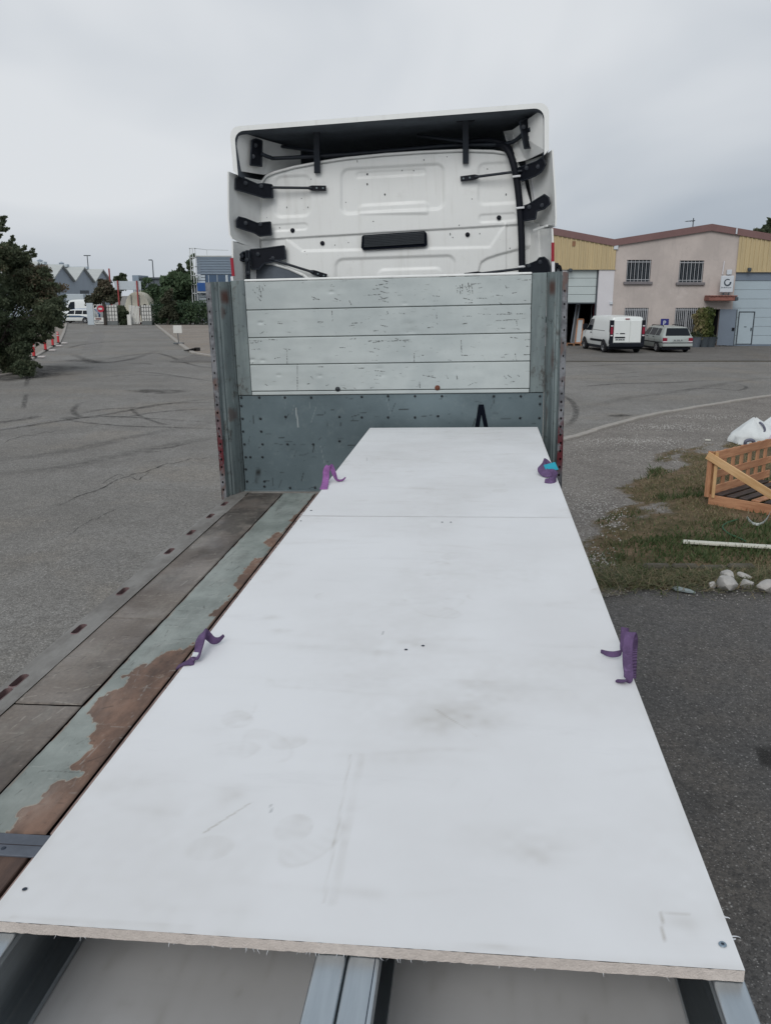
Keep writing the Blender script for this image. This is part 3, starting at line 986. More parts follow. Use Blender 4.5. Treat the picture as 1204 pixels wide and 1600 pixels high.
outer = [(PX0, 0), (PX1, 0), (PX1, roofz(PX1) - .1), (RX[3], RZ[3] - .1), (PX0, roofz(PX0) - .1)]
holes = [rect(*w) for w in wr] + [rect(*ent)]
wall = wp(wall_holes(outer, holes, FY, .22), 'wall', 'stucco', broot)
for (x0, x1, z0, z1), up in zip(wr, (1, 1, 0, 0)):
    f = MB()
    t = .06
    yy = FY + .14
    f.box(x0, x0 + t, yy, yy + .05, z0, z1).box(x1 - t, x1, yy, yy + .05, z0, z1).box(x0 + t, x1 - t, yy, yy + .05, z0, z0 + t).box(x0 + t, x1 - t, yy, yy + .05, z1 - t, z1)
    f.box((x0 + x1) / 2 - .04, (x0 + x1) / 2 + .04, yy - .002, yy + .05, z0 + t, z1 - t)
    fr = wp(f, 'window', 'frame_dark' if up else 'bars', broot)
    sub(MB().box(x0 + t, (x0 + x1) / 2 - .04, yy + .02, yy + .03, z0 + t, z1 - t), 'pane', 'glass', fr)
    sub(MB().box((x0 + x1) / 2 + .04, x1 - t, yy + .02, yy + .03, z0 + t, z1 - t), 'pane', 'glass', fr)
    k = 13
    for i in range(k):
        x = x0 + (x1 - x0) * (i + .5) / k
        sub(MB().tube([(x, FY + .05, z0), (x, FY + .05, z1)], .02 if up else .026, 6), 'bar', 'frame_dark' if up and i % 2 else 'bars', fr)
    sub(MB().box(x0, x1, FY + .03, FY + .06, z1 - .14, z1 - .10), 'crossbar', 'bars', fr)
    if up:
        sub(MB().box(x0, x1, FY + .03, FY + .06, z0 + .1, z0 + .13), 'crossbar', 'bars', fr)
        sub(MB().cbox(x0 - .14, x1 + .12, FY - .16, FY + .14, z0 - .17, z0 - .003, .02), 'sill', 'sill', fr)
# back body of the building
body = MB()
body.box(RX[0], PX0 - .9, FY + .6, FY + 1.0, 4.6, RZ[0] - .3)
sidew = MB().box(RX[0], RX[0] + .2, FY, FY + 24, 0, RZ[0] - .1).box(RX[0], RX[-1], FY + 23.8, FY + 24, 0, RZ[0] - .1)
wp(sidew, 'rear_wall', 'stucco', broot)
for i in range(len(RX) - 1):
    x0, x1, z0, z1 = RX[i], RX[i + 1], RZ[i], RZ[i + 1]
    wp(MB().prism([(x0, FY - .12, z0 - .16), (x1, FY - .12, z1 - .16), (x1, FY - .12, z1 - .02), (x0, FY - .12, z0 - .02)], (0, 24.2, 0)), 'roof', 'roof_sheet', broot)
    wp(MB().prism([(x0, FY - .16, z0 - .36), (x1, FY - .16, z1 - .36), (x1, FY - .16, z1 + .02), (x0, FY - .16, z0 + .02)], (0, .035, 0)), 'fascia', 'fascia', broot)
# yellow cladding bays
def cladding(xa, xb, zb):
    pts = []
    x, k = xa, 0
    while x < xb - .02:
        pts += [(x, 0), (x + .15, 0), (x + .17, .045), (x + .25, .045), (x + .27, 0)]
        x += .27
    pts = [p for p in pts if p[0] <= xb]
    for x_ in RX:
        if xa < x_ < xb:
            pts.append((x_, 0))
    pts.sort()
    vs = []
    for x, d in pts:
        vs += [(x, FY - .06 - d, zb), (x, FY - .06 - d, roofz(x) - .33)]
    fs = [(2 * i, 2 * i + 2, 2 * i + 3, 2 * i + 1) for i in range(len(pts) - 1)]
    mb = MB().add(vs, fs)
    mb.box(xa, xb, FY - .12, FY + .1, zb - .05, zb - .004)
    return wp(mb, 'cladding', 'cladding', broot)
CZ1, CZ2 = bz(420), bz(424)
cladding(RX[0], PX0 + .06, CZ1)
cladding(PX1 - .03, RX[-1], CZ2)
# left bay: pier and half-open sectional door
GX0, GX1 = bx(884, 450), bx(931, 450)
wp(MB().box(GX1 + .1, PX0 + .02, FY - .03, FY + .4, 0, CZ1 - .054), 'pier', 'stucco_white', broot)
wp(MB().box(RX[0], GX0, FY, FY + .4, 0, CZ1 - .054), 'pier', 'stucco_white', broot)
GZ = bz(473)
gd = wp(MB().box(GX0 - .05, GX0 - .002, FY + .12, FY + .3, 0, CZ1 - .06).box(GX1 + .03, GX1 + .098, FY + .12, FY + .3, 0, CZ1 - .06), 'garage_door', 'frame_dark', broot)
k = 4
for i in range(k):
    z0, z1 = GZ + (CZ1 - .06 - GZ) * i / k, GZ + (CZ1 - .06 - GZ) * (i + 1) / k
    sub(MB().cbox(GX0, GX1 + .02, FY + .16, FY + .22, z0 + .008, z1 - .008, .01), 'door_panel', 'garage_white', gd)
sub(MB().box(GX0, GX1 + .02, FY + .165, FY + .23, GZ - .06, GZ + .006), 'door_seal', 'frame_dark', gd)
# workshop interior behind the open door
inn = MB()
inn.box(GX0 - 3, GX1 + 1.4, FY + 7, FY + 7.1, 0, 5).box(GX0 - 3.1, GX0 - 3, FY + .45, FY + 7, 0, 5).box(GX1 + 1.4, GX1 + 1.5, FY + .45, FY + 7, 0, 5).box(GX0 - 3.1, GX1 + 1.5, FY + .45, FY + 7.1, 5, 5.1)
wp(inn, 'interior', 'interior', broot)
# right bay: big sectional door with wicket door
QX0 = bx(1141, 480)
QX1 = bx(1262, 480)
gd2 = wp(MB().box(QX0 - .02, QX1, FY + .1, FY + .16, .02, .10).box(QX0 - .02, QX1, FY + .05, FY + .3, CZ2 - .52, CZ2 - .06), 'garage_door', 'door_grey', broot)
WX0, WX1, WZ1 = bx(1153.5, 510), bx(1176, 510), bz(488)
k = 7
zt = CZ2 - .52
for i in range(k):
    z0, z1 = .10 + (zt - .10) * i / k, .10 + (zt - .10) * (i + 1) / k
    if z0 < WZ1 - .05:
        sub(MB().cbox(QX0, WX0 - .03, FY + .1, FY + .16, z0 + .006, min(z1, 99) - .006, .008), 'door_panel', 'garage_blue', gd2)
        sub(MB().cbox(WX1 + .03, QX1, FY + .1, FY + .16, z0 + .006, z1 - .006, .008), 'door_panel', 'garage_blue', gd2)
        if z1 > WZ1:
            sub(MB().cbox(WX0 - .03, WX1 + .03, FY + .1, FY + .16, WZ1 + .04, z1 - .006, .008), 'door_panel', 'garage_blue', gd2)
    else:
        sub(MB().cbox(QX0, QX1, FY + .1, FY + .16, z0 + .006, z1 - .006, .008), 'door_panel', 'garage_blue', gd2)
wk = wp(MB().box(WX0 - .05, WX0, FY + .06, FY + .16, .1, WZ1).box(WX1, WX1 + .05, FY + .06, FY + .16, .1, WZ1).box(WX0 - .05, WX1 + .05, FY + .06, FY + .16, WZ1, WZ1 + .05), 'wicket_door', 'frame_dark', broot)
sub(MB().cbox(WX0 + .004, WX1 - .004, FY + .085, FY + .13, .14, WZ1 - .004, .01), 'door_leaf', 'garage_blue', wk)
sub(MB().box(WX1 - .12, WX1 - .06, FY + .03, FY + .085, .92, 1.1), 'handle', 'frame_dark', wk)
sub(MB().box((WX0 + WX1) / 2 - .09, (WX0 + WX1) / 2 + .06, FY + .078, FY + .084, 1.12, 1.17), 'notice', 'frame_dark', wk)
wp(MB().box(QX1, RX[-1], FY, FY + .3, 0, CZ2 - .06), 'pier', 'stucco', broot)
# entrance: open steel leaf, dark doorway, canopy
ex0, ex1 = ent[0], ent[1]
wp(MB().box(ex0 - .05, ex1 + .1, FY + 1.8, FY + 1.9, 0, 3).box(ex0 - .08, ex0 - .01, FY + .23, FY + 1.9, 0, 3).box(ex1 + .01, ex1 + .1, FY + .23, FY + 1.9, 0, 3).box(ex0 - .05, ex1 + .05, FY + .23, FY + 1.9, 2.9, 3), 'entrance_recess', 'interior', broot)
lf = wp(MB().cbox(0, 0 + .01, 0, .01, 0, .01, .001), 'entrance_door', 'frame_dark', broot)
la_, lb_ = Vector((bx(1121, 510), FY - .05, 0)), Vector((bx(1143, 510), FY - .42, 0))
d = lb_ - la_
Ml = Matrix.Translation(la_) @ Matrix.Rotation(math.atan2(d.y, d.x), 4, 'Z')
zt = ent[3]
sub(MB().cbox(0, d.length, -.025, .025, .06, zt, .01, Ml), 'door_leaf', 'door_grey', lf)
sub(MB().box(d.length + .003, d.length + .05, -.035, .035, .04, zt, Ml), 'door_edge', 'frame_dark', lf)
sub(MB().box(d.length - .16, d.length - .02, -.09, -.03, .95, 1.12, Ml), 'handle', 'black_plastic', lf)
cn = wp(MB().cbox(bx(1099, 465), bx(1141.5, 465), FY - .9, FY - .01, bz(470), bz(463.5), .03), 'canopy', 'brick_red', broot)
x0, x1, zc = bx(1099, 465), bx(1141.5, 465), bz(463.5)
for i in range(9):
    xx = x0 + (x1 - x0) * i / 9
    sub(MB().cbox(xx + .01, xx + (x1 - x0) / 9 - .01, FY - .97 + random.uniform(-.02, .02), FY - .03, zc + .004, zc + .075, .02), 'tile', 'brick_red', cn)
sub(MB().cbox(bx(1138, 465), bx(1142.5, 465), FY - .99, FY - .5, bz(469.5), zc - .02, .02), 'bracket', 'frame_dark', cn)
# small fittings on the facade
for (x, y) in ((1167, 419), (889, 420)):
    l_ = wp(MB().lathe([(.0, .02), (.10, 0), (.12, -.1), (.08, -.2), (0, -.22)], (bx(x, y), FY - .3, bz(y)), 'Z', 12), 'wall_lamp', 'frame_dark', broot, 50)
    sub(MB().box(bx(x, y) - .03, bx(x, y) + .03, FY - .3, FY - .05, bz(y) - .04, bz(y) + .02), 'arm', 'frame_dark', l_)
for (x, y, s) in ((961, 386.5, .13), (1137.5, 425.5, .15), (953.5, 473.5, .09)):
    wp(MB().cbox(bx(x, y) - s, bx(x, y) + s, FY - .15, FY - .03, bz(y) - s, bz(y) + s, .03), 'alarm_box', 'sign_white', broot)
wp(MB().tube([(bx(1128, 420), FY - .06, bz(429)), (bx(1129, 420), FY - .06, bz(408))], .04, 8), 'conduit', 'stucco_white', broot)
wp(MB().tube([(bx(1148, 360), FY - .2, bz(366)), (bx(1148, 360), FY - .2, bz(357))], .05, 8), 'conduit', 'sign_white', broot)
wp(MB().box(bx(893, 380), bx(898, 380), FY - .11, FY - .1, bz(384.5), bz(377)), 'faded_patch', 'wood_old', broot)
# rooftop aerial
an = wroot('roof_aerial', 'small dark television aerial on the brown roof ridge', 'aerial', (bx(1087, 350), FY + .5, bz(353)))
ax, az = bx(1087, 345), bz(355)
wp(MB().tube([(ax, FY + .5, az - .3), (ax, FY + .5, az + .55)], .03, 6), 'mast', 'frame_dark', an)
wp(MB().tube([(ax - .45, FY + .5, az + .36), (ax + .1, FY + .5, az + .42)], .02, 6), 'boom', 'frame_dark', an)
for i in range(4):
    wp(MB().tube([(ax - .42 + .14 * i, FY + .3, az + .37), (ax - .42 + .14 * i, FY + .7, az + .37)], .012, 5), 'element', 'frame_dark', an)
# company sign on the canopy
sg = wroot('company_sign', 'white sign with round grey swirl logo on legs above the entrance canopy', 'sign', (bx(1129, 458), FY - .5, bz(463)))
sx0, sx1, sz0, sz1 = bx(1119.5, 444), bx(1139.5, 444), bz(457), bz(431)
wp(MB().cbox(sx0, sx1, FY - .55, FY - .45, sz0, sz1, .03), 'panel', 'sign_white', sg)
for x in (bx(1124, 460), bx(1132, 460)):
    wp(MB().box(x - .03, x + .03, FY - .52, FY - .48, zc + .07, sz0 + .02), 'leg', 'frame_dark', sg)
cx_, cz_, rr = bx(1130, 442), bz(441.5), .175
rg = MB()
N_ = 26
for i in range(N_):
    t = i / N_
    if t > .86: continue
    a0, a1 = 2 * math.pi * t + .9, 2 * math.pi * (i + 1) / N_ + .9
    w = .028 + .032 * t
    rg.add([(cx_ + (rr + s * w) * math.cos(a), FY - .555, cz_ + (rr + s * w) * math.sin(a)) for a in (a0, a1) for s in (-1, 1)], [(0, 1, 3, 2)])
wp(rg, 'logo', 'sign_ink', sg)
x = sx0 + .05
for wq in (.045, .05, .04, .055, .045, .05, .045, .05, .04, .05):
    hh = random.choice((.05, .06, .075))
    wp(MB().box(x, x + wq * .72, FY - .556, FY - .553, cz_ - .325, cz_ - .325 + hh), 'letter', 'sign_ink', sg)
    x += wq * 1.32
# parking sign post in front of the wall
ps = wroot('parking_sign', 'blue square parking sign with white letter P by the wall', 'sign', (bx(1032, 530), FY - .6, 0))
qx, qz = bx(1032.5, 504), bz(504)
wp(MB().tube([(qx, FY - .56, 0), (qx, FY - .56, qz + .2)], .03, 8), 'post', 'pole_grey', ps)
wp(MB().cbox(qx - .24, qx + .24, FY - .62, FY - .595, qz - .24, qz + .24, .006), 'plate', 'sign_blue', ps)
pp = MB()
pp.box(qx - .09, qx - .04, FY - .628, FY - .622, qz - .13, qz + .13)
for i in range(8):
    a0, a1 = -math.pi / 2 + math.pi * i / 8, -math.pi / 2 + math.pi * (i + 1) / 8
    pp.add([(qx - .01 + r * math.cos(a), FY - .628, qz + .055 + r * math.sin(a) * .95) for a in (a0, a1) for r in (.04, .085)], [(0, 1, 3, 2)])
pp.box(qx - .04, qx - .01, FY - .628, FY - .622, qz + .09, qz + .13).box(qx - .04, qx - .01, FY - .628, FY - .622, qz - .03, qz + .012)
wp(pp, 'letter', 'sign_white', ps)
# leaning panes and boards just inside the open door
def leaning(name, label, cat, px0, px1, pyt, pyb, yoff, mat, thick=.05, shift=6, frame=None):
    p0, p1 = at_y(px0, pyb, FY + yoff), at_y(px1, pyb, FY + yoff)
    zt = at_y(px0, pyt, FY + yoff).z
    z0 = .16
    sh = shift / 26
    poly = [(p0.x, FY + yoff, z0), (p1.x, FY + yoff, z0), (p1.x + sh, FY + yoff + .35, zt), (p0.x + sh, FY + yoff + .35, zt)]
    if not frame:
        o = MB().prism(poly, (0, thick, 0)).build(name, mat)
        return tag(o, label, cat)
    r_ = wroot(name, label, cat, (p0.x, FY + yoff, 0))
    wp(MB().prism(poly, (0, thick, 0)), 'pane', mat, r_)
    q = [Vector(p) for p in poly]
    f = MB()
    for a_, b_ in ((0, 1), (1, 2), (2, 3), (3, 0)):
        f.tube([q[a_] - Vector((0, .01, 0)), q[b_] - Vector((0, .01, 0))], .05, 4)
    wp(f, 'frame', frame, r_)
    return r_
leaning('framed_panel', 'pale greenish framed panel leaning inside the half-open garage', 'panel', 898, 907, 499, 533, .9, 'metal_pale', .04, 4, 'pine_red')
leaning('glass_sheet', 'thin glass sheet leaning beside the framed panel in the garage', 'panel', 891, 896, 476, 532, 1.2, 'mesh_dark', .03, 8, 'pole_grey')
leaning('red_board', 'dark red board standing at the right edge of the open garage', 'board', 926, 931, 474, 510, 1.1, 'lamp_red', .05, 1)
leaning('pale_lath', 'thin pale lath standing behind the red board in the garage', 'board', 922, 923, 476, 505, 1.3, 'pole_grey', .04, 2)
pl = wroot('wooden_pallet', 'low wooden pallet under the leaning panels in the open garage', 'pallet', (bx(900, 530), FY + .9, 0))
x0, x1 = bx(887, 530), bx(912, 530)
for i in range(5):
    wp(MB().box(x0, x1, FY + .5 + i * .22, FY + .66 + i * .22, .11, .135), 'slat', 'wood_old', pl)
for i in range(3):
    wp(MB().box(x0 + i * (x1 - x0 - .1) / 2, x0 + .1 + i * (x1 - x0 - .1) / 2, FY + .5, FY + 1.54, 0, .108), 'block', 'wood_old', pl)

# ================================================================== VEGETATION
def leaf_cloud(clumps, n, size, seed=0, shell=.55, flat=.0, droop=0.0):
    """clumps: (centre, radii, tint, weight). Returns vertices (n*4,3) and tint per leaf"""
    g = np.random.default_rng(seed)
    w = np.array([c[3] for c in clumps], float)
    k = g.choice(len(clumps), n, p=w / w.sum())
    cen = np.array([c[0] for c in clumps], float)[k]
    rad = np.array([c[1] for c in clumps], float)[k]
    tin = np.array([c[2] for c in clumps], float)[k]
    d = g.normal(size=(n, 3))
    d /= np.linalg.norm(d, axis=1)[:, None]
    r = shell + (1 - shell) * g.random(n) ** .6
    r *= 1 + .22 * (g.random(n) - .4) * (g.random(n) < .25) * 2
    p = cen + d * rad * r[:, None]
    a = g.normal(size=(n, 3))
    a[:, 2] -= droop
    a /= np.linalg.norm(a, axis=1)[:, None]
    b = np.cross(a, g.normal(size=(n, 3)))
    b /= np.linalg.norm(b, axis=1)[:, None]
    s = size * g.uniform(.55, 1.3, n)[:, None]
    V = np.stack([p - a * s, p + b * s * .5, p + a * s, p - b * s * .5], 1).reshape(-1, 3)
    return V, np.clip(tin + g.normal(0, .13, n), 0, 1)
def random_clumps(c, R_, n, r0, r1, seed, tint=(.1, .6), squash=.8, bias=0.0):
    g = np.random.default_rng(seed)
    out = []
    for i in range(n):
        d = g.normal(size=3)
        d /= np.linalg.norm(d)
        q = g.random() ** .45
        r = g.uniform(r0, r1)
        out.append((np.array(c) + d * np.array(R_) * q, (r, r, r * squash), g.uniform(*tint), r ** 2))
    return out
def tree(name, label, base, clumps, n, size, mat, trunk_r=.2, seed=1, group=None, shell=.35, limbs=6, cat='tree'):
    root = wroot(name, label, cat, base, group)
    V, t = leaf_cloud(clumps, n, size, seed, shell)
    cr = quads('crown', V - np.array(base), n, mat, root, t)
    top = np.mean([c[0] for c in clumps], 0)
    b = MB()
    B = Vector(base)
    T = Vector(top)
    b.tube([B - Vector((0, 0, .1)), B.lerp(T, .3) + Vector((.05, 0, 0)), B.lerp(T, .65), T], trunk_r, 8, rs=[trunk_r, trunk_r * .8, trunk_r * .6, trunk_r * .3])
    g = random.Random(seed)
    for c in g.sample(clumps, min(limbs, len(clumps))):
        s = B.lerp(T, g.uniform(.35, .8))
        e = Vector(c[0])
        b.tube([s, s.lerp(e, .5) + Vector((0, 0, .1)), e], trunk_r * .3, 6, rs=[trunk_r * .4, trunk_r * .25, trunk_r * .08])
    wp(b, 'trunk', 'bark', root, 60)
    return root

# big dark shrub-tree at the left edge (about 31 m away)
LY = at_z(20, 586).y
def lp(px, py, dy=0): 
    p = at_y(px, py, LY + dy)
    return (p.x, p.y, p.z)
s_px = LY / FPX * .98
cl_ = []
g = random.Random(5)
for (px, py, r, t) in [(10, 470, 48, .15), (40, 450, 34, .45), (60, 480, 34, .62), (72, 455, 26, .75), (55, 430, 24, .7), (25, 425, 28, .35), (80, 485, 20, .3), (45, 515, 34, .12), (15, 525, 34, .1),
                       (70, 505, 22, .2), (-20, 450, 45, .3), (-40, 490, 50, .2), (-15, 540, 30, .15), (35, 548, 16, .15), (5, 560, 18, .2), (20, 580, 10, .3), (38, 575, 10, .3), (-20, 400, 30, .4), (5, 395, 16, .3), (15, 388, 10, .3), (30, 405, 14, .35)]:
    cl_.append((np.array(lp(px, py, g.uniform(-1.2, 1.6))), (r * s_px, r * s_px * 1.1, r * s_px * .8), t, r ** 1.7))
tw = []
g2 = np.random.default_rng(3)
for (a, b_) in [((30, 400), (52, 392)), ((35, 410), (56, 398)), ((10, 385), (22, 372)), ((-2, 372), (8, 340)), ((60, 425), (80, 432)), ((85, 470), (102, 462)), ((88, 480), (106, 484)), ((60, 515), (82, 528)), ((50, 525), (72, 530)), ((78, 500), (95, 512)), ((0, 358), (10, 358)), ((70, 440), (92, 446)), ((20, 560), (48, 585)), ((28, 395), (45, 402)), ((2, 350), (6, 338)), ((40, 560), (62, 572)), ((66, 490), (98, 498)), ((12, 400), (40, 385))]:
    pa, pb = np.array(lp(*a)), np.array(lp(*b_))
    for k in range(9):
        tw.append((pa + (pb - pa) * (k / 8) + g2.normal(0, .03, 3), (.09, .10, .055), .3, 1))
fine = []
for c, r, t, w in cl_:
    for _ in range(26):
        d_ = g2.normal(size=3)
        d_ /= np.linalg.norm(d_)
        q = g2.random() ** .4
        rr = g2.uniform(.10, .30)
        fine.append((c + d_ * np.array(r) * q, (rr * 1.25, rr, rr * .7), np.clip(t + g2.normal(0, .16), 0, 1), rr ** 1.6))
wsum = sum(f[3] for f in fine)
lt_root = tree('shrub_tree', 'large dark shrubby tree with reddish leaf tips at the left edge of the road', lp(-25, 588)[:2] + (0,), fine + [(c, r, t, w * wsum * .0006) for c, r, t, w in tw], 70000, .058, 'leaf_dark', .07, 2, limbs=12, shell=.1)
V, t = leaf_cloud([(c, tuple(np.array(r) * .86), max(0, t_ - .1), w) for c, r, t_, w in cl_], 13000, .075, 91, 0.0)
quads('inner_foliage', V + np.array(INV[lt_root.name].translation), 13000, 'leaf_dark', lt_root, t)
# trees and hedges across the road on the left
GY = at_z(220, 508).y
def gp(px, py, Y): 
    p = at_y(px, py, Y)
    return np.array((p.x, p.y, p.z))
def px_tree(name, label, Y, blobs, n, size, mat, seed, group=None, cat='tree', base_px=None):
    k = Y / FPX
    g = np.random.default_rng(seed)
    cl2 = []
    for (px, py, r, t) in blobs:
        c = gp(px, py, Y)
        for _ in range(5):
            d = g.normal(size=3) * r * k * .42
            q = r * k * g.uniform(.45, .75)
            cl2.append((c + d, (q, q, q * .85), t + g.uniform(-.18, .18), q * q))
    bpx = base_px or blobs[0][0]
    bb = gp(bpx, 500, Y)
    return tree(name, label, (float(bb[0]), float(bb[1]), 0), cl2, n, size, mat, .18, seed, group, shell=.3, cat=cat)
px_tree('olive_tree', 'round olive-brown tree behind the white gate panels', GY + 5, [(160, 460, 16, .6), (150, 470, 12, .4), (170, 450, 12, .75), (176, 470, 10, .5), (163, 445, 9, .8)], 5000, .2, 'leaf_brownish', 31, 'trees behind the gate', base_px=162)
px_tree('broadleaf_tree', 'broad dark green tree between the cream tank and the hedge', GY + 7, [(245, 470, 20, .2), (262, 450, 20, .45), (240, 450, 14, .5), (258, 485, 16, .15), (228, 445, 9, .4)], 6500, .24, 'leaf_mid', 32, 'trees behind the gate', base_px=250)
px_tree('broadleaf_tree', 'bushy green tree beside the ladder of the grey metal building', GY + 9, [(285, 455, 20, .3), (290, 480, 16, .2), (278, 440, 12, .45), (296, 440, 10, .5), (300, 465, 10, .3)], 6500, .24, 'leaf_mid', 33, 'trees behind the gate', base_px=286)
px_tree('pointed_conifer', 'small pointed dark conifer top above the green trees', GY + 22, [(282, 418, 3.5, .1), (282, 424, 6, .1), (283, 432, 8, .15), (283, 442, 9, .2)], 2500, .25, 'leaf_dark', 34, 'trees behind the gate')
px_tree('light_tree', 'pale green tree top behind the steel ladder', GY + 24, [(298, 415, 6, .7), (300, 403, 5, .8), (296, 430, 9, .7), (302, 440, 8, .6)], 2200, .25, 'leaf_mid', 35, 'trees behind the gate')
px_tree('far_tree', 'small dark tree top behind the blank white billboard', GY + 30, [(185, 436, 6, .2), (191, 432, 5, .2), (190, 445, 8, .3)], 1500, .3, 'leaf_dark', 36, 'trees behind the gate')
px_tree('dark_bush', 'dark conifer bush filling the gap between the gate panels', GY + .8, [(192, 500, 9, .1), (193, 490, 9, .15), (200, 498, 7, .1), (190, 482, 7, .2)], 2600, .16, 'leaf_dark', 37, cat='bush')
px_tree('roof_tree', 'dark tree top showing above the workshop roof', FY + 40, [(1196, 357, 10, .2), (1204, 353, 9, .3), (1186, 364, 7, .3), (1200, 380, 14, .3)], 2600, .3, 'leaf_dark', 38)
# hedge: one long clipped mass with its own unevenness
hr = wroot('hedge', 'long dark green hedge along the pavement left of the truck', 'hedge', tuple(gp(285, 508, GY)[:2]) + (0,))
hc = []
g = np.random.default_rng(44)
for px in np.arange(240, 420, 3.2):
    for py in (500, 492, 484, 477.5):
        c = gp(px + g.uniform(-2, 2), py + g.uniform(-2, 2), GY + .6 + g.uniform(0, 1.2))
        r = g.uniform(.35, .62)
        hc.append((c, (r, r, r), g.uniform(.0, .55), 1))
V, t = leaf_cloud(hc, 15000, .13, 45, .3)
quads('foliage', V - np.array(hr.location), 15000, 'leaf_mid', hr, t)
hm = MB()
for px in range(244, 420, 9):
    c = gp(px, 505, GY + 1.2)
    hm.tube([(c[0], c[1], 0), (c[0] + .1, c[1], 1.2)], .05, 6)
wp(hm, 'stems', 'bark', hr)
hr.children[1]['kind'] = 'stuff'
px_tree('tall_hedge_bush', 'tall bush growing up through the hedge near the gate', GY + .5, [(262, 470, 9, .3), (268, 482, 10, .25), (258, 488, 10, .2), (270, 496, 9, .15), (264, 460, 6, .4)], 4200, .15, 'leaf_brownish', 39, cat='bush')
# bamboo and pots at the workshop entrance
bz_ = wroot('bamboo_plant', 'yellow-green bamboo growing beside the workshop entrance', 'plant', (bx(1098, 530), FY - .8, 0))
bc = []
g = np.random.default_rng(9)
for _ in range(40):
    px = g.normal(1098, 5)
    x0_, top_ = px, g.uniform(482, 506)
    for py in np.linspace(top_, 528, 7):
        c = gp(x0_ + (py - 528) * g.uniform(-.10, .10), py, FY - .8 + g.uniform(-.35, .35))
        bc.append((c, (.13, .14, .17), np.clip(.30 + (1103 - px) * .06 + g.uniform(-.2, .2), 0, 1), 1))
V, t = leaf_cloud(bc, 5200, .10, 10, .0, droop=1.6)
quads('leaves', V - np.array(bz_.location), 5200, 'leaf_yellow', bz_, t)
cn_ = MB()
for _ in range(16):
    c = gp(g.normal(1098, 5), 525, FY - .8 + g.uniform(-.3, .3))
    cn_.tube([(c[0], c[1], .2), (c[0] + g.uniform(-.3, .3), c[1], 2.3)], .015, 5)
wp(cn_, 'canes', 'leaf_yellow', bz_)
for i, (px, lab) in enumerate(((1086, 'dark plant pot between the silver car and the bamboo'), (1099, 'dark plant pot standing under the bamboo'), (1109, 'dark plant pot beside the entrance doorway'))):
    c = gp(px, 536, FY - 1.0)
    o = MB().lathe([(0, 0), (.24, 0), (.33, .55), (.36, .6), (.31, .6), (.29, .5), (0, .48)], (0, 0, 0), 'Z', 16).build('plant_pot', 'frame_dark' if i else 'dark_inside', None, Matrix.Translation((c[0], c[1], .013)), 40)
    tag(o, lab, 'plant pot', 'pots at the entrance')
sc_l = [(gp(px, py, FY - .9), (.35, .3, .22), .1, 1) for px, py in ((1084, 524), (1090, 522), (1110, 528), (1105, 533))]
V, t = leaf_cloud(sc_l, 900, .1, 12, .2)
o = wroot('low_shrub', 'low dark shrub at the foot of the wall behind the silver car', 'shrub', tuple(gp(1088, 536, FY - .6)[:2]) + (0,))
quads('foliage', V - np.array(o.location), 900, 'leaf_dark', o, t)

# ================================================================== LEFT BACKGROUND
# sawtooth sheds facing the road
SX = -43.0
sh = wroot('sawtooth_shed', 'long grey industrial shed with a row of pale gabled roofs', 'building', (SX, 120, 0))
bays = [103, 111.1, 119.2, 127.3, 135.4]
for i in range(len(bays) - 1):
    y0, y1 = bays[i], bays[i + 1]
    ym = (y0 + y1) / 2
    ze, zr = 4.7, 6.75 - .06 * i
    wp(MB().prism([(SX, y0, 0), (SX, y1, 0), (SX, y1, ze), (SX, ym, zr), (SX, y0, ze)], (-.2, 0, 0)), 'gable_wall', 'shed_wall', sh)
    for (ya, za, yb, zb) in ((y0, ze, ym, zr), (ym, zr, y1, ze)):
        rf = wp(MB().prism([(SX + .35, ya, za + .02), (SX + .35, yb, zb + .02), (SX + .35, yb, zb + .2), (SX + .35, ya, za + .2)], (-46, 0, 0)), 'roof', 'shed_roof', sh)
    wp(MB().box(SX - 40, SX - 2, ym - .5, ym + .5, zr + .2, zr + .55), 'ridge_light', 'metal_pale', sh)
    wp(MB().lathe([(.35, 0), (.35, .5), (.5, .5), (.0, .75)], (SX - 6, ym + .2, zr + .55), 'Z', 10), 'roof_vent', 'shed_wall', sh)
for (y0, y1, z1) in ((121.5, 125, 3.6), (105, 106.6, 2.6), (113.2, 114.8, 2.6), (117, 118.4, 2.6)):
    wp(MB().box(SX + .003, SX + .06, y0, y1, .0, z1), 'shed_door', 'frame_dark', sh)
wp(MB().box(SX - 46, SX - .2, 102.8, 103, 0, 4.7), 'side_wall', 'shed_wall', sh)
# low dark block behind the trees
db = wroot('flat_roof_block', 'low dark grey flat-roofed block behind the trees', 'building', (-40, 150, 0))
p0, p1 = gp(208, 430, 150), gp(300, 438, 150)
wp(MB().box(p0[0], p1[0], 150, 165, 0, p1[2] + .2), 'wall', 'dark_building', db)
wp(MB().box(p0[0] - .1, gp(217, 430, 150)[0], 149.8, 156, 0, p0[2]), 'stair_tower', 'metal_clad', db)
wp(MB().box(gp(218, 440, 150)[0], p1[0] + .3, 149.7, 165.3, p1[2] + .2, p1[2] + .5), 'roof_edge', 'frame_dark', db)
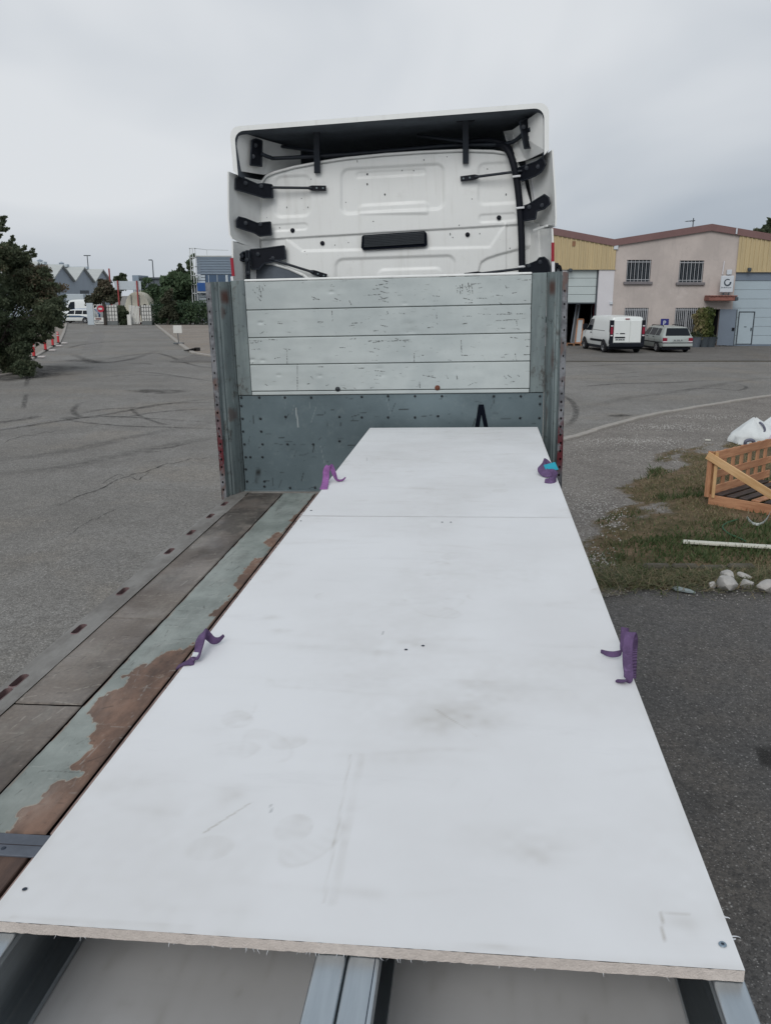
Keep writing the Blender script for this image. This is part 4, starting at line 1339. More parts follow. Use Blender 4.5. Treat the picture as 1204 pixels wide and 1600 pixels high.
# grey metal building with blue details and its caged ladder
MY = GY + 8
mb_ = wroot('metal_clad_building', 'grey corrugated metal building with blue glazing band behind the hedge', 'building', tuple(gp(335, 500, MY)[:2]) + (0,))
x0, x1 = gp(309, 440, MY)[0], gp(470, 440, MY)[0]
zt, zm, zb_ = gp(330, 401, MY)[2], gp(330, 429, MY)[2], gp(330, 441, MY)[2]
wp(MB().box(x0 + .3, x1, MY + .3, MY + 14, 0, zt - .1), 'core', 'metal_clad', mb_)
n_ = 11
for i in range(n_):
    z0, z1 = zm + (zt - zm) * i / n_, zm + (zt - zm) * (i + 1) / n_
    wp(MB().prism([(x0, MY, z0 + .01), (x0, MY - .06, z0 + .04), (x0, MY - .06, z1 - .05), (x0, MY, z1 - .01), (x0, MY + .3, z1 - .01), (x0, MY + .3, z0 + .01)], (x1 - x0, 0, 0)), 'cladding_sheet', 'metal_clad', mb_)
wp(MB().box(x0 - .1, x1, MY - .12, MY + 14, zt, zt + .12), 'roof_trim', 'galv_far', mb_)
wp(MB().box(x0 + .9, x1, MY + .02, MY + .25, 0, zm - .02), 'blue_glazing', 'band_blue', mb_)
for i in range(9):
    x = x0 + 1.2 + i * .95
    wp(MB().box(x, x + (.25 if i % 3 == 2 else .06), MY - .03, MY + .015, 1, zm - .04), 'mullion', 'metal_pale', mb_)
for i in range(14):
    z = zm - .3 - i * .3
    if z > .2:
        wp(MB().box(x0 + .02, x0 + .85, MY - .04, MY + .25, z, z + .24), 'louvre', 'metal_pale', mb_)
z0, z1 = gp(315, 455.5, MY)[2], gp(315, 442, MY)[2]
wp(MB().cbox(x0 + .1, gp(326, 450, MY)[0] + .6, MY - .9, MY - .05, z0, z1, .04), 'blue_sign_box', 'box_blue', mb_)
wp(MB().box(x0 + .05, gp(326, 450, MY)[0] + .7, MY - .95, MY - .9, z0 - .12, z0 - .02), 'sign_trim', 'galv_far', mb_)
# ladder
ld = wroot('caged_ladder', 'tall white caged steel ladder against the grey metal building', 'ladder', tuple(gp(304, 500, MY - 1)[:2]) + (0,))
lx0, lx1 = gp(299.5, 440, MY - .6)[0], gp(307.5, 440, MY - .6)[0]
zt2 = gp(303, 388, MY - .6)[2]
lad = MB()
for x in (lx0, (lx0 + lx1) / 2, lx1):
    wp(MB().box(x - .035, x + .035, MY - .64, MY - .57, .3 if x != lx0 else 2.2, zt2), 'rail', 'galv_far', ld)
for z in np.arange(2.2, zt2 + .01, .95):
    wp(MB().box(lx0 - .04, lx1 + .04, MY - .7, MY - .645, z - .03, z + .03).box(lx0 - .04, lx0 + .03, MY - .7, MY, z - .03, z + .03).box(lx1 - .03, lx1 + .04, MY - .7, MY, z - .03, z + .03), 'cage_hoop', 'galv_far', ld)
wp(MB().tube([(lx1, MY - .6, zt2), (lx1 + 1.0, MY + .3, zt + .75), (lx1 + 3.4, MY + .6, zt + .7)], .03, 6).tube([(lx1 + 1.1, MY + .3, zt + .75), (lx1 + 1.1, MY + .3, zt)], .03, 6), 'handrail', 'galv_far', ld)
# fence above the hedge
fe = wroot('hedge_fence', 'thin grey metal fence showing above the hedge', 'fence', tuple(gp(285, 508, GY + 2.6)[:2]) + (0,))
fx0, fx1 = gp(236, 480, GY + 2.6)[0], gp(420, 480, GY + 2.6)[0]
wp(MB().box(fx0, fx1, GY + 2.58, GY + 2.64, 1.95, 2.05).box(fx0, fx1, GY + 2.58, GY + 2.64, 1.2, 1.26), 'rail', 'pole_grey', fe)
for x in np.arange(fx0, fx1, 1.5):
    wp(MB().box(x - .03, x + .03, GY + 2.57, GY + 2.65, 0, 2.1), 'post', 'pole_grey', fe)
# gate panels on plinths
def gate_panel(px0, px1, lab):
    a, b_ = gp(px0, 500, GY), gp(px1, 500, GY)
    r_ = wroot('barred_gate', lab, 'gate', ((a[0] + b_[0]) / 2, GY, 0), 'white gate panels at the yard entrance')
    z1 = gp(px0, 477, GY)[2]
    wp(MB().cbox(a[0], b_[0], GY - .12, GY + .2, 0, .42, .02), 'plinth', 'plinth', r_)
    wp(MB().box(a[0], b_[0], GY, GY + .05, .44, z1), 'sheet', 'gate_white', r_)
    for i in range(5):
        x = a[0] + (b_[0] - a[0]) * i / 4
        wp(MB().box(x - .025, x + .025, GY - .05, GY - .003, .44, z1), 'bar', 'mesh_dark', r_)
    for i in range(4):
        z = .44 + (z1 - .44) * (i + .5) / 4
        wp(MB().box(a[0], b_[0], GY - .04, GY - .004, z - .02, z + .02), 'bar', 'mesh_dark', r_)
gate_panel(167, 184.5, 'white barred gate panel on a plinth right of the dark post')
gate_panel(222, 237.5, 'white barred gate panel on a plinth beside the hedge end')
gs_ = wroot('slatted_gate', 'white slatted gate standing half open before the cream tank', 'gate', tuple(gp(210, 505, GY + .3)[:2]) + (0,))
for i in range(7):
    c = gp(203 + i * 2.3, 490, GY + .3)
    wp(MB().box(c[0] - .05, c[0] + .05, GY + .3, GY + .36, .1, 2.0 - .02 * i), 'slat', 'gate_white', gs_)
a, b_ = gp(202, 490, GY + .3), gp(219, 490, GY + .3)
wp(MB().box(a[0], b_[0], GY + .365, GY + .41, .3, .38).box(a[0], b_[0], GY + .365, GY + .41, 1.7, 1.78), 'rail', 'gate_white', gs_)
c = gp(202, 495, GY - .2)
tag(MB().cbox(c[0] - .2, c[0] + .2, GY - .3, GY - .05, 0, 1.05, .03).build('meter_cabinet', 'gate_white'), 'small white cabinet at the foot of the slatted gate', 'cabinet')
a, b_ = gp(137.5, 500, GY), gp(147.5, 500, GY)
tag(MB().cbox(a[0], b_[0], GY - .1, GY + .1, .02, gp(140, 473.5, GY)[2], .02).build('white_hoarding', 'metal_pale'), 'tall white hoarding sheet beside the parked white car', 'hoarding')
# banner frame with the round red sign
bn = wroot('entrance_banner', 'framed poster with red picture and dark lettering beside the gate', 'poster', tuple(gp(155, 508, GY - .3)[:2]) + (0,))
a, b_ = gp(147.5, 500, GY - .3), gp(162.5, 500, GY - .3)
z0, z1 = gp(155, 507.5, GY - .3)[2] + .12, gp(155, 496, GY - .3)[2]
zt3 = gp(155, 476, GY - .3)[2]
yb = GY - .3
wp(MB().box(a[0], b_[0], yb, yb + .04, z0, z1), 'poster', 'gate_white', bn)
wp(MB().box(a[0] + .15, b_[0] - .25, yb - .01, yb - .003, z0 + .38, z1 - .05), 'picture', 'fascia', bn)
for (u0, u1, zz) in ((.02, .55, .28), (.08, .45, .14), (.5, .95, .14)):
    wp(MB().box(a[0] + (b_[0] - a[0]) * u0, a[0] + (b_[0] - a[0]) * u1, yb - .01, yb - .003, z0 + zz - .035, z0 + zz + .035), 'lettering_line', 'sign_ink', bn)
wp(MB().box(a[0], a[0] + .05, yb + .05, yb + .1, 0, zt3).box(b_[0] - .05, b_[0], yb + .05, yb + .1, 0, zt3).box(a[0], b_[0], yb + .05, yb + .1, zt3 - .05, zt3).box(a[0] + .33, a[0] + .37, yb + .05, yb + .1, z1, zt3), 'frame', 'gate_white', bn)
rs_ = wroot('red_round_sign', 'round red no-entry sign with white bar hung on the gate frame', 'sign', tuple(gp(157, 483, yb - .1)))
c = gp(157.3, 482.5, yb - .1)
rr = 5.2 * yb / FPX
wp(MB().disc((c[0], yb - .1, c[2]), (0, 1, 0), rr, .04, 20), 'plate', 'sign_red', rs_)
wp(MB().cbox(c[0] - rr * .58, c[0] + rr * .5, yb - .13, yb - .104, c[2] - rr * .26, c[2] + rr * .26, .01), 'white_bar', 'gate_white', rs_)
c = gp(165, 500, GY - .2)
tag(MB().cbox(c[0] - .18, c[0] + .12, GY - .3, GY - .02, 0, gp(165, 475, GY)[2], .02).build('gate_post', 'bark'), 'dark wooden post between the poster and the white gate', 'post')
# blank billboard on red posts and a lone red pole
bb = wroot('blank_billboard', 'blank white billboard on two tall red posts', 'billboard', tuple(gp(200, 505, GY + 2)[:2]) + (0,))
a, b_ = gp(178.5, 446, GY + 2), gp(220, 446, GY + 2)
wp(MB().cbox(a[0], b_[0], GY + 2.12, GY + 2.2, gp(200, 452.8, GY + 2)[2], gp(200, 439.2, GY + 2)[2], .02), 'panel', 'metal_pale', bb)
for (px, w) in ((184.5, .055), (214.5, .06)):
    c = gp(px, 450, GY + 2)
    wp(MB().box(c[0] - w, c[0] + w, GY + 2 - w, GY + 2 + .11, 0, gp(200, 438.5, GY + 2)[2]), 'post', 'red_post', bb)
c = gp(171, 430, GY + 12)
tag(MB().box(c[0] - .07, c[0] + .07, GY + 12, GY + 12.14, 0, gp(171, 419.5, GY + 12)[2]).cbox(c[0] - .16, c[0] + .16, GY + 11.9, GY + 12.3, 0, .2, .02).build('red_pole', 'red_post'), 'single tall red pole above the olive tree', 'pole')
# cream tank behind the gate
tk = wroot('cream_tank', 'rounded cream storage tank behind the slatted gate', 'tank', tuple(gp(214, 505, GY + 4)[:2]) + (0,))
c = gp(214, 470, GY + 4)
a, b_ = gp(195, 470, GY + 4), gp(234, 470, GY + 4)
zt4 = gp(214, 456, GY + 4)[2]
rw = (b_[0] - a[0]) / 2
poly = []
for i in range(17):
    th = math.pi * i / 16
    poly.append((c[0] + rw * math.cos(th) * (1 if i not in (0, 16) else 1), GY + 4, .9 + (zt4 - .9) * math.sin(th) ** .7))
wp(MB().prism(poly + [(c[0] - rw, GY + 4, .2), (c[0] + rw, GY + 4, .2)], (0, 3.6, 0)), 'shell', 'tank', tk, 30)
for u in (-.45, .2):
    wp(MB().box(c[0] + rw * u, c[0] + rw * u + .06, GY + 3.93, GY + 3.99, .9, zt4 - .3), 'rib', 'plinth', tk)
wp(MB().disc((c[0] + rw * .62, GY + 3.94, 1.9), (0, 1, 0), .16, .05, 14).disc((c[0] - rw * .1, GY + 3.94, 1.75), (0, 1, 0), .12, .05, 14), 'port', 'black_plastic', tk)
wp(MB().tube([(c[0] - .3, GY + 4.6, zt4 - .1), (c[0] - .3, GY + 4.6, zt4 + .4), (c[0] + .3, GY + 4.6, zt4 + .4), (c[0] + .3, GY + 4.6, zt4 - .1)], .05, 6), 'lid_handle', 'tank', tk)
# lamp posts far behind
for (px, pt, Yl, dbl, lab) in ((140, 399, 165, True, 'double-headed street lamp above the gabled sheds'), (240.5, 406, 150, False, 'single-headed street lamp above the green trees')):
    c = gp(px, 440, Yl)
    zt5 = gp(px, pt + 1, Yl)[2]
    r_ = wroot('street_lamp', lab, 'street lamp', (c[0], Yl, 0), 'street lamps far behind')
    wp(MB().tube([(c[0], Yl, 0), (c[0], Yl, zt5)], .12, 8, rs=[.14, .08]), 'post', 'frame_dark', r_)
    for s in ((-1, 1) if dbl else (-1,)):
        wp(MB().cbox(min(c[0], c[0] + s * .65), max(c[0], c[0] + s * .65), Yl - .12, Yl + .12, zt5, zt5 + .16, .04), 'lamp_head', 'frame_dark', r_)
# bollards along the left kerb
for (px, pb, pt, lab) in ((54, 560, 532.5, 'first of four red bollards, nearest to the dark tree'), (72, 549.5, 527, 'second red bollard from the dark tree'), (83.3, 542.5, 522, 'third red bollard from the dark tree'), (92, 538, 518.5, 'fourth red bollard, farthest from the dark tree')):
    p = at_z(px, pb)
    hgt = at_y(px, pt, p.y).z
    r_ = wroot('red_bollard', lab, 'bollard', (p.x, p.y, .05), 'red bollards on the left kerb')
    rr = .07
    wp(MB().lathe([(0, 0), (.14, 0), (.14, .04), (.08, .08), (0, .08)], (p.x, p.y, .05), 'Z', 12), 'foot', 'rubber', r_, 40)
    wp(MB().lathe([(rr, .06), (rr, hgt - .09), (rr * .8, hgt - .05), (0, hgt - .05)], (p.x, p.y, .05), 'Z', 12), 'shaft', 'bollard_red', r_, 40)
    for u in (.80, .62):
        wp(MB().lathe([(rr + .004, hgt * u), (rr + .004, hgt * u + .06)], (p.x, p.y, .05), 'Z', 12), 'band', 'bollard_white', r_)
    wp(MB().cbox(p.x + .2, p.x + .55, p.y - .1, p.y + .1, .05, .12, .02), 'kerb_block', 'bollard_white', r_)
# little white sign on the left pavement, and rubber scrap
p = at_z(279.5, 538.5)
r_ = wroot('small_board_sign', 'small white board on a thin post with a flat foot', 'sign', (p.x, p.y, .06))
k = p.y / FPX
wp(MB().box(p.x - 7 * k, p.x + 7 * k, p.y - .2, p.y + .2, .06, .12), 'foot', 'frame_dark', r_)
wp(MB().tube([(p.x, p.y, .1), (p.x - .03, p.y, at_y(278, 510, p.y).z)], .025, 6), 'post', 'frame_dark', r_)
wp(MB().cbox(at_y(271, 515, p.y).x, at_y(284.5, 515, p.y).x, p.y - .05, p.y - .028, at_y(278, 520.5, p.y).z, at_y(278, 508.5, p.y).z, .008), 'board', 'gate_white', r_)
p = at_z(301, 550)
b = MB()
for i in range(5):
    b.cbox(p.x - .45 + i * .14, p.x - .2 + i * .15, p.y - .15, p.y + .15, .06, .10 + .035 * i, .02)
tag(b.build('tyre_scrap', 'rubber'), 'black rubber scrap lying on the left pavement', 'debris')
# grey pole at the very left edge
p = at_z(4, 578)
tag(MB().tube([(p.x - .05, p.y, 0), (p.x - .28, p.y, 2.9), (p.x - .6, p.y, 6.2)], .13, 12, rs=[.15, .13, .11]).cbox(p.x - .3, p.x + .2, p.y - .25, p.y + .25, 0, .04, .01).build('grey_pole', 'pole_grey', smooth=40), 'grey steel pole at the left picture edge beside the dark tree', 'pole')

# ================================================================== VEHICLES
class Body:
    """lofted car body: stations (y, zbot, zbelt, zroof, wbot, wbelt, wroof); section parameter t runs 0 sill .. 1 belt .. 2 roof edge .. 3 centre line"""
    def __init__(s, st, lower=.45):
        s.st = st
        s.lower = lower
    def at(s, y):
        st = s.st
        for a, b in zip(st[:-1], st[1:]):
            if y <= b[0] + 1e-9:
                k = (y - a[0]) / (b[0] - a[0])
                return [p + (q - p) * k for p, q in zip(a, b)]
        return list(st[-1])
    def pt(s, y, t, side=1, off=0.0):
        _, zb, zl, zr, wb, wl, wr = s.at(y)
        zr = max(zr, zl + .01)
        k = [(wb * .93, zb), (wb, zb + (zl - zb) * .25), (wl * 1.015, zb + (zl - zb) * .65), (wl, zl), (wr + (wl - wr) * .12, zl + (zr - zl) * .82), (wr * .93, zl + (zr - zl) * .97), (wr * .55, zr), (0, zr + .008)]
        tt = [0, .25, .65, 1, 1.82, 2, 2.5, 3]
        for i in range(7):
            if t <= tt[i + 1] + 1e-9:
                u = (t - tt[i]) / (tt[i + 1] - tt[i])
                x = k[i][0] + (k[i + 1][0] - k[i][0]) * u
                z = k[i][1] + (k[i + 1][1] - k[i][1]) * u
                dx, dz = k[i + 1][0] - k[i][0], k[i + 1][1] - k[i][1]
                L = math.hypot(dx, dz) or 1
                return Vector((side * (x + off * dz / L), y, z - off * dx / L))
    def mesh(s):
        ys = []
        for a, b in zip(s.st[:-1], s.st[1:]):
            n = max(1, int((b[0] - a[0]) / .12))
            ys += [a[0] + (b[0] - a[0]) * i / n for i in range(n)]
        ys.append(s.st[-1][0])
        ts = [0, .25, .45, .65, 1, 1.3, 1.6, 1.82, 1.91, 2, 2.25, 2.5, 3]
        mb = MB()
        row = 2 * len(ts) - 1
        vs = []
        for y in ys:
            vs += [s.pt(y, t, -1) for t in ts] + [s.pt(y, t, 1) for t in ts[-2::-1]]
        fs = []
        for i in range(len(ys) - 1):
            for k in range(row - 1):
                fs.append((i * row + k, i * row + k + 1, (i + 1) * row + k + 1, (i + 1) * row + k))
            fs.append((i * row + row - 1, i * row, (i + 1) * row, (i + 1) * row + row - 1))
        fs.append(tuple(range(row)))
        fs.append(tuple(range((len(ys) - 1) * row, len(ys) * row))[::-1])
        mb.add(vs, fs)
        return mb
    def patch(s, mb, y0, y1, t0, t1, side, off=.006, y0b=None, y1b=None, n=6):
        """panel lying on the body side; y0b,y1b: y limits at the top"""
        y0b = y0 if y0b is None else y0b
        y1b = y1 if y1b is None else y1b
        vs, fs = [], []
        for j in range(n + 1):
            v = j / n
            for i in range(n + 1):
                u = i / n
                ya, yb = y0 + (y0b - y0) * v, y1 + (y1b - y1) * v
                vs.append(s.pt(ya + (yb - ya) * u, t0 + (t1 - t0) * v, side, off))
        for j in range(n):
            for i in range(n):
                a = j * (n + 1) + i
                fs.append((a, a + 1, a + n + 2, a + n + 1))
        mb.add(vs, fs)
        return mb
def wheel(root, x, y, r, w, side, name='wheel', spokes=6):
    prof = [(r * .62, -w / 2), (r * .9, -w / 2), (r * .98, -w * .36), (r, -w * .2), (r, w * .2), (r * .98, w * .36), (r * .9, w / 2), (r * .62, w / 2)]
    o = MB().lathe(prof, (x, y, r), 'X', 28).build(name, 'tyre', root, None, 30)
    xo = x + side * w * .38
    rim = MB().lathe([(0, 0), (r * .18, side * .02), (r * .2, 0)], (xo, y, r), 'X', 24)
    rim.lathe([(r * .55, side * .0), (r * .64, side * .025), (r * .64, -side * .08)], (xo, y, r), 'X', 24)
    rim.lathe([(0, -side * .06), (r * .62, -side * .06)], (xo, y, r), 'X', 24)
    for k in range(spokes):
        a = 2 * math.pi * k / spokes
        d = Vector((0, math.cos(a), math.sin(a)))
        n = Vector((0, -math.sin(a), math.cos(a)))
        c = Vector((xo, y, r))
        p = [c + d * r * .12 + n * r * .1, c + d * r * .12 - n * r * .1, c + d * r * .58 - n * r * .06, c + d * r * .58 + n * r * .06]
        rim.prism(p, (side * .015, 0, 0))
    rim.build('rim', 'rim', o)
    return o
def arch(root, x, y, r, side, mat='black_plastic'):
    b = MB()
    n = 20
    vs, fs = [], []
    for i in range(n + 1):
        a = math.pi * i / n
        for q in (0, r * 1.17):
            vs.append((x, y + q * math.cos(a), r + q * math.sin(a)))
    for i in range(n):
        fs.append((2 * i, 2 * i + 1, 2 * i + 3, 2 * i + 2))
    b.add(vs, fs)
    k = len(b.v)
    b.add([(x, y - r * 1.17, r * .75), (x, y + r * 1.17, r * .75), (x, y + r * 1.17, r), (x, y - r * 1.17, r)], [(0, 1, 2, 3)])
    return b.build('wheel_arch', mat, root, recalc=False)

def strip_box(root, name, mat, *a, c=.01):
    return MB().cbox(*a, c).build(name, mat, root)
# --- white panel van, rear towards us
vp = at_z(977, 552.5)
van = empty('panel_van', 'white panel van parked tail-out in front of the pink workshop', 'van', Matrix.Translation((vp.x, vp.y, .012)) @ Matrix.Rotation(R(5.5), 4, 'Z'))
VS = [(0, .42, 1.05, 1.80, .88, .93, .78), (.06, .38, 1.05, 1.88, .93, .97, .83), (.3, .36, 1.05, 1.92, .95, .975, .86), (2.6, .34, 1.05, 1.93, .95, .975, .86), (3.2, .34, 1.05, 1.90, .95, .97, .82), (3.5, .34, 1.05, 1.80, .95, .97, .79),
      (4.15, .34, 1.04, 1.22, .95, .95, .72), (4.5, .34, .98, 1.06, .94, .91, .62), (4.78, .34, .80, .88, .88, .80, .5), (4.88, .40, .62, .68, .78, .70, .4)]
vb = Body(VS)
body = vb.mesh().build('body', 'car_white', van, None, 40)
for s in (-1, 1):
    b = MB()
    vb.patch(b, 2.72, 3.92, 1.05, 1.78, s, .007, 2.72, 3.34)
    b.build('side_window', 'glass', van)
    b = MB()
    vb.patch(b, .85, 3.0, .3, .47, s, .012)
    b.build('side_moulding', 'black_plastic', van)
    b = MB()
    vb.patch(b, 2.66, 2.685, .35, 1.85, s, .004)
    vb.patch(b, 3.93, 3.955, .35, 1.1, s, .004)
    vb.patch(b, .75, 2.6, 1.10, 1.13, s, .004)
    b.build('panel_gap', 'seam', van)
    b = MB()
    p = vb.pt(2.85, .92, s, .01)
    b.cbox(p.x - .02, p.x + .02, 2.78, 2.98, p.z - .03, p.z + .02, .008)
    b.build('door_handle', 'black_plastic', van)
    b = MB()
    p = vb.pt(3.62, 1.12, s, 0)
    b.cbox(p.x + (0 if s > 0 else -.26), p.x + (.26 if s > 0 else 0), 3.62, 3.74, p.z, p.z + .3, .03)
    b.build('wing_mirror', 'black_plastic', van)
    for y in (.82, 3.95):
        arch(van, s * .979, y, .33, s)
        wheel(van, s * .88, y, .33, .22, s)
    # tall tail lamp in a black surround
    sl = strip_box(van, 'tail_lamp_surround', 'black_plastic', s * .86 - .10, s * .86 + .10, -.035, .10, .50, 1.72)
    strip_box(sl, 'tail_lamp', 'lamp_red', s * .865 - .07, s * .865 + .07, -.05, -.03, 1.0, 1.36)
    strip_box(sl, 'reversing_lamp', 'lamp_clear', s * .865 - .065, s * .865 + .065, -.05, -.03, 1.40, 1.46)
    strip_box(sl, 'reversing_lamp', 'lamp_clear', s * .865 - .065, s * .865 + .065, -.05, -.03, .90, .96)
b = MB()
for (y0, y1) in ((3.56, 4.1),):
    vs = [vb.pt(y0, 2.4, -1, .01), vb.pt(y0, 2.4, 1, .01), vb.pt(y1, 2.3, 1, .01), vb.pt(y1, 2.3, -1, .01)]
    b.add(vs, [(0, 1, 2, 3)])
b.build('windscreen', 'glass', van)
for (x0, x1) in ((-.75, .12), (.14, .75)):
    strip_box(van, 'rear_door', 'car_white', x0, x1, -.045, .02, .56, 1.72, c=.02)
strip_box(van, 'rear_bumper', 'black_plastic', -.93, .93, -.10, .14, .32, .545, c=.04)
MB().cbox(-.9, .9, .12, 4.7, .2, .36, .02).build('underbody', 'black_plastic', van)
strip_box(van, 'plate_lamp_bar', 'black_plastic', -.68, -.13, -.075, -.04, .80, .87)
pt_ = strip_box(van, 'number_plate', 'plate', -.66, -.14, -.058, -.047, .66, .78, c=.004)
bl = MB()
for i, (w0, w1) in enumerate(((.03, .08), (.10, .15), (.20, .25), (.265, .30), (.315, .36), (.41, .45), (.46, .50))):
    bl.box(-.66 + w0, -.66 + w1, -.0635, -.059, .69 + .01 * (i % 2), .75)
bl.build('plate_lettering', 'sign_ink', pt_)
strip_box(van, 'door_handle', 'black_plastic', -.42, -.15, -.07, -.04, 1.01, 1.06)
strip_box(van, 'emblem', 'seam', -.66, -.50, -.052, -.044, 1.025, 1.045)
strip_box(van, 'brake_lamp', 'lamp_red', -.16, .08, -.045, .03, 1.76, 1.81)
# --- silver estate car
gpz = at_z(1056.5, 551.5)
est = empty('estate_car', 'silver estate car with roof rails parked right of the white van', 'car', Matrix.Translation((gpz.x, gpz.y, .012)) @ Matrix.Rotation(R(4.5), 4, 'Z') @ Matrix.Diagonal((.98, .98, .93, 1)))
ES = [(0, .38, .86, .90, .76, .80, .72), (.06, .34, .90, .99, .82, .845, .72), (.27, .30, .92, 1.41, .85, .865, .62), (.6, .28, .92, 1.46, .86, .865, .62), (2.1, .27, .93, 1.48, .86, .868, .64), (2.6, .27, .93, 1.43, .86, .865, .62),
      (3.25, .27, .92, 1.0, .86, .85, .66), (3.9, .28, .80, .86, .84, .80, .6), (4.25, .32, .66, .70, .78, .72, .5), (4.35, .4, .56, .6, .7, .62, .4)]
eb = Body(ES)
eb.mesh().build('body', 'car_silver', est, None, 40)
for s in (-1, 1):
    for (a0, a1, b0_, b1_) in ((.5, 1.05, .62, 1.05), (1.12, 1.92, 1.12, 1.92), (2.0, 3.0, 2.0, 2.55)):
        b = MB()
        eb.patch(b, a0, a1, 1.06, 1.80, s, .007, b0_, b1_)
        b.build('side_window', 'glass', est)
    b = MB()
    eb.patch(b, .12, 3.9, .42, .50, s, .012)
    b.build('side_moulding', 'black_plastic', est)
    b = MB()
    for y in (1.08, 1.96, 3.05):
        eb.patch(b, y, y + .02, .3, 1.05, s, .004)
    b.build('panel_gap', 'seam', est)
    for y in (1.2, 2.1):
        p = eb.pt(y, .92, s, .01)
        MB().cbox(p.x - .02, p.x + .02, y, y + .18, p.z - .02, p.z + .02, .008).build('door_handle', 'black_plastic', est)
    p = eb.pt(2.9, 1.05, s, 0)
    MB().cbox(p.x + (0 if s > 0 else -.2), p.x + (.2 if s > 0 else 0), 2.86, 2.96, p.z, p.z + .14, .03).build('wing_mirror', 'black_plastic', est)
    p0, p1 = eb.pt(.7, 2, s), eb.pt(2.3, 2, s)
    MB().tube([p0, p0 + Vector((0, .06, .07)), p1 + Vector((0, -.06, .07)), p1], .02, 6).build('roof_rail', 'black_plastic', est)
    for y in (.78, 3.4):
        arch(est, s * .872, y, .30, s)
        wheel(est, s * .80, y, .30, .19, s)
    strip_box(est, 'tail_lamp', 'lamp_red', s * .72 - .12, s * .72 + .12, -.03, .16, .66, .84, c=.02)
    strip_box(est, 'reversing_lamp', 'lamp_clear', s * .72 - .11, s * .72 + .11, -.028, .14, .585, .652, c=.01)
b = MB()
q = [Vector((s * w, y, z)) for (s, w, y, z) in ((-1, .70, .055, .95), (1, .70, .055, .95), (1, .575, .25, 1.37), (-1, .575, .25, 1.37))]
n_ = (q[1] - q[0]).cross(q[3] - q[0]).normalized()
b.prism([p + n_ * .035 for p in q], -n_ * .03)
b.build('rear_window', 'glass', est)
strip_box(est, 'rear_bumper', 'car_silver', -.84, .84, -.08, .2, .34, .54, c=.04)
strip_box(est, 'bumper_strip', 'black_plastic', -.845, .845, -.07, .2, .545, .578, c=.01)
pt_ = strip_box(est, 'number_plate', 'plate', -.26, .26, -.03, -.012, .66, .77, c=.004)
bl = MB()
for i, (w0, w1) in enumerate(((.03, .08), (.10, .15), (.20, .25), (.265, .30), (.315, .36), (.41, .45), (.46, .50))):
    bl.box(-.26 + w0, -.26 + w1, -.0355, -.031, .685, .745)
bl.build('plate_lettering', 'sign_ink', pt_)
MB().cbox(-.8, .8, .1, 4.2, .16, .30, .02).build('underbody', 'black_plastic', est)
b = MB()
b.add([eb.pt(2.64, 2.45, -1, .012), eb.pt(2.64, 2.45, 1, .012), eb.pt(3.2, 2.4, 1, .012), eb.pt(3.2, 2.4, -1, .012)], [(0, 1, 2, 3)])
b.build('windscreen', 'glass', est)
# --- far left: cars seen from the side
def side_car(name, label, cat, px, py, Y, rot, mat, st, stripe=False, scale=1.0, wins=((.5, 1.05, .62, 1.05), (1.12, 1.92, 1.12, 1.92), (2.0, 3.0, 2.0, 2.55)), wr_=.3):
    c = gp(px, py, Y)
    r_ = empty(name, label, cat, Matrix.Translation((c[0], Y, .005)) @ Matrix.Rotation(rot, 4, 'Z') @ Matrix.Diagonal((scale, scale, scale, 1)))
    e = Body(st)
    e.mesh().build('body', mat, r_, None, 40)
    L = st[-1][0]
    for s in (-1, 1):
        for w in wins:
            b = MB()
            e.patch(b, w[0], w[1], 1.06, 1.80, s, .008, w[2], w[3])
            b.build('side_window', 'glass', r_)
        for y in (L * .18, L * .78):
            arch(r_, s * (st[4][5] + .008), y, wr_, s)
            wheel(r_, s * (st[4][5] - .06), y, wr_, .2, s, spokes=5)
        if stripe:
            b = MB()
            e.patch(b, .3, 3.4, .55, .85, s, .008, 1.4, 2.6)
            b.build('livery_stripe', 'band_blue', r_)
    strip_box(r_, 'front_bumper', 'black_plastic', -.7, .7, L - .12, L + .05, .2, .42, c=.03)
    return r_
CY = GY + 6
side_car('striped_car', 'white car with dark side stripes parked beside the hoarding', 'car', 150, 500, CY, R(83), 'car_white', ES, True)
side_car('blue_car', 'blue car half hidden behind the striped white car', 'car', 152, 498, CY + 4, R(80), 'car_blue', ES)
side_car('white_van', 'white high van parked behind the striped white car', 'van', 158, 498, CY + 8, R(78), 'car_white', [(y, a, b * 1.15, c * 1.28, d, e, f) for (y, a, b, c, d, e, f) in VS], wins=((2.72, 3.92, 2.72, 3.34),), wr_=.34)
c = gp(118, 475, CY + 14)
tag(MB().cbox(c[0] - 1.1, c[0] + 1.1, CY + 14, CY + 19, .9, 3.1, .05).box(c[0] - .9, c[0] + .9, CY + 14.2, CY + 18.8, 0, .9).build('box_trailer', 'metal_pale'), 'pale box body standing before the grey shed', 'container')

# ================================================================== THE TRAILER (trailer frame)
D = 6.11
trailer = empty('flatbed_trailer', 'flatbed trailer with worn deck and scratched white headboard', 'trailer', MT)
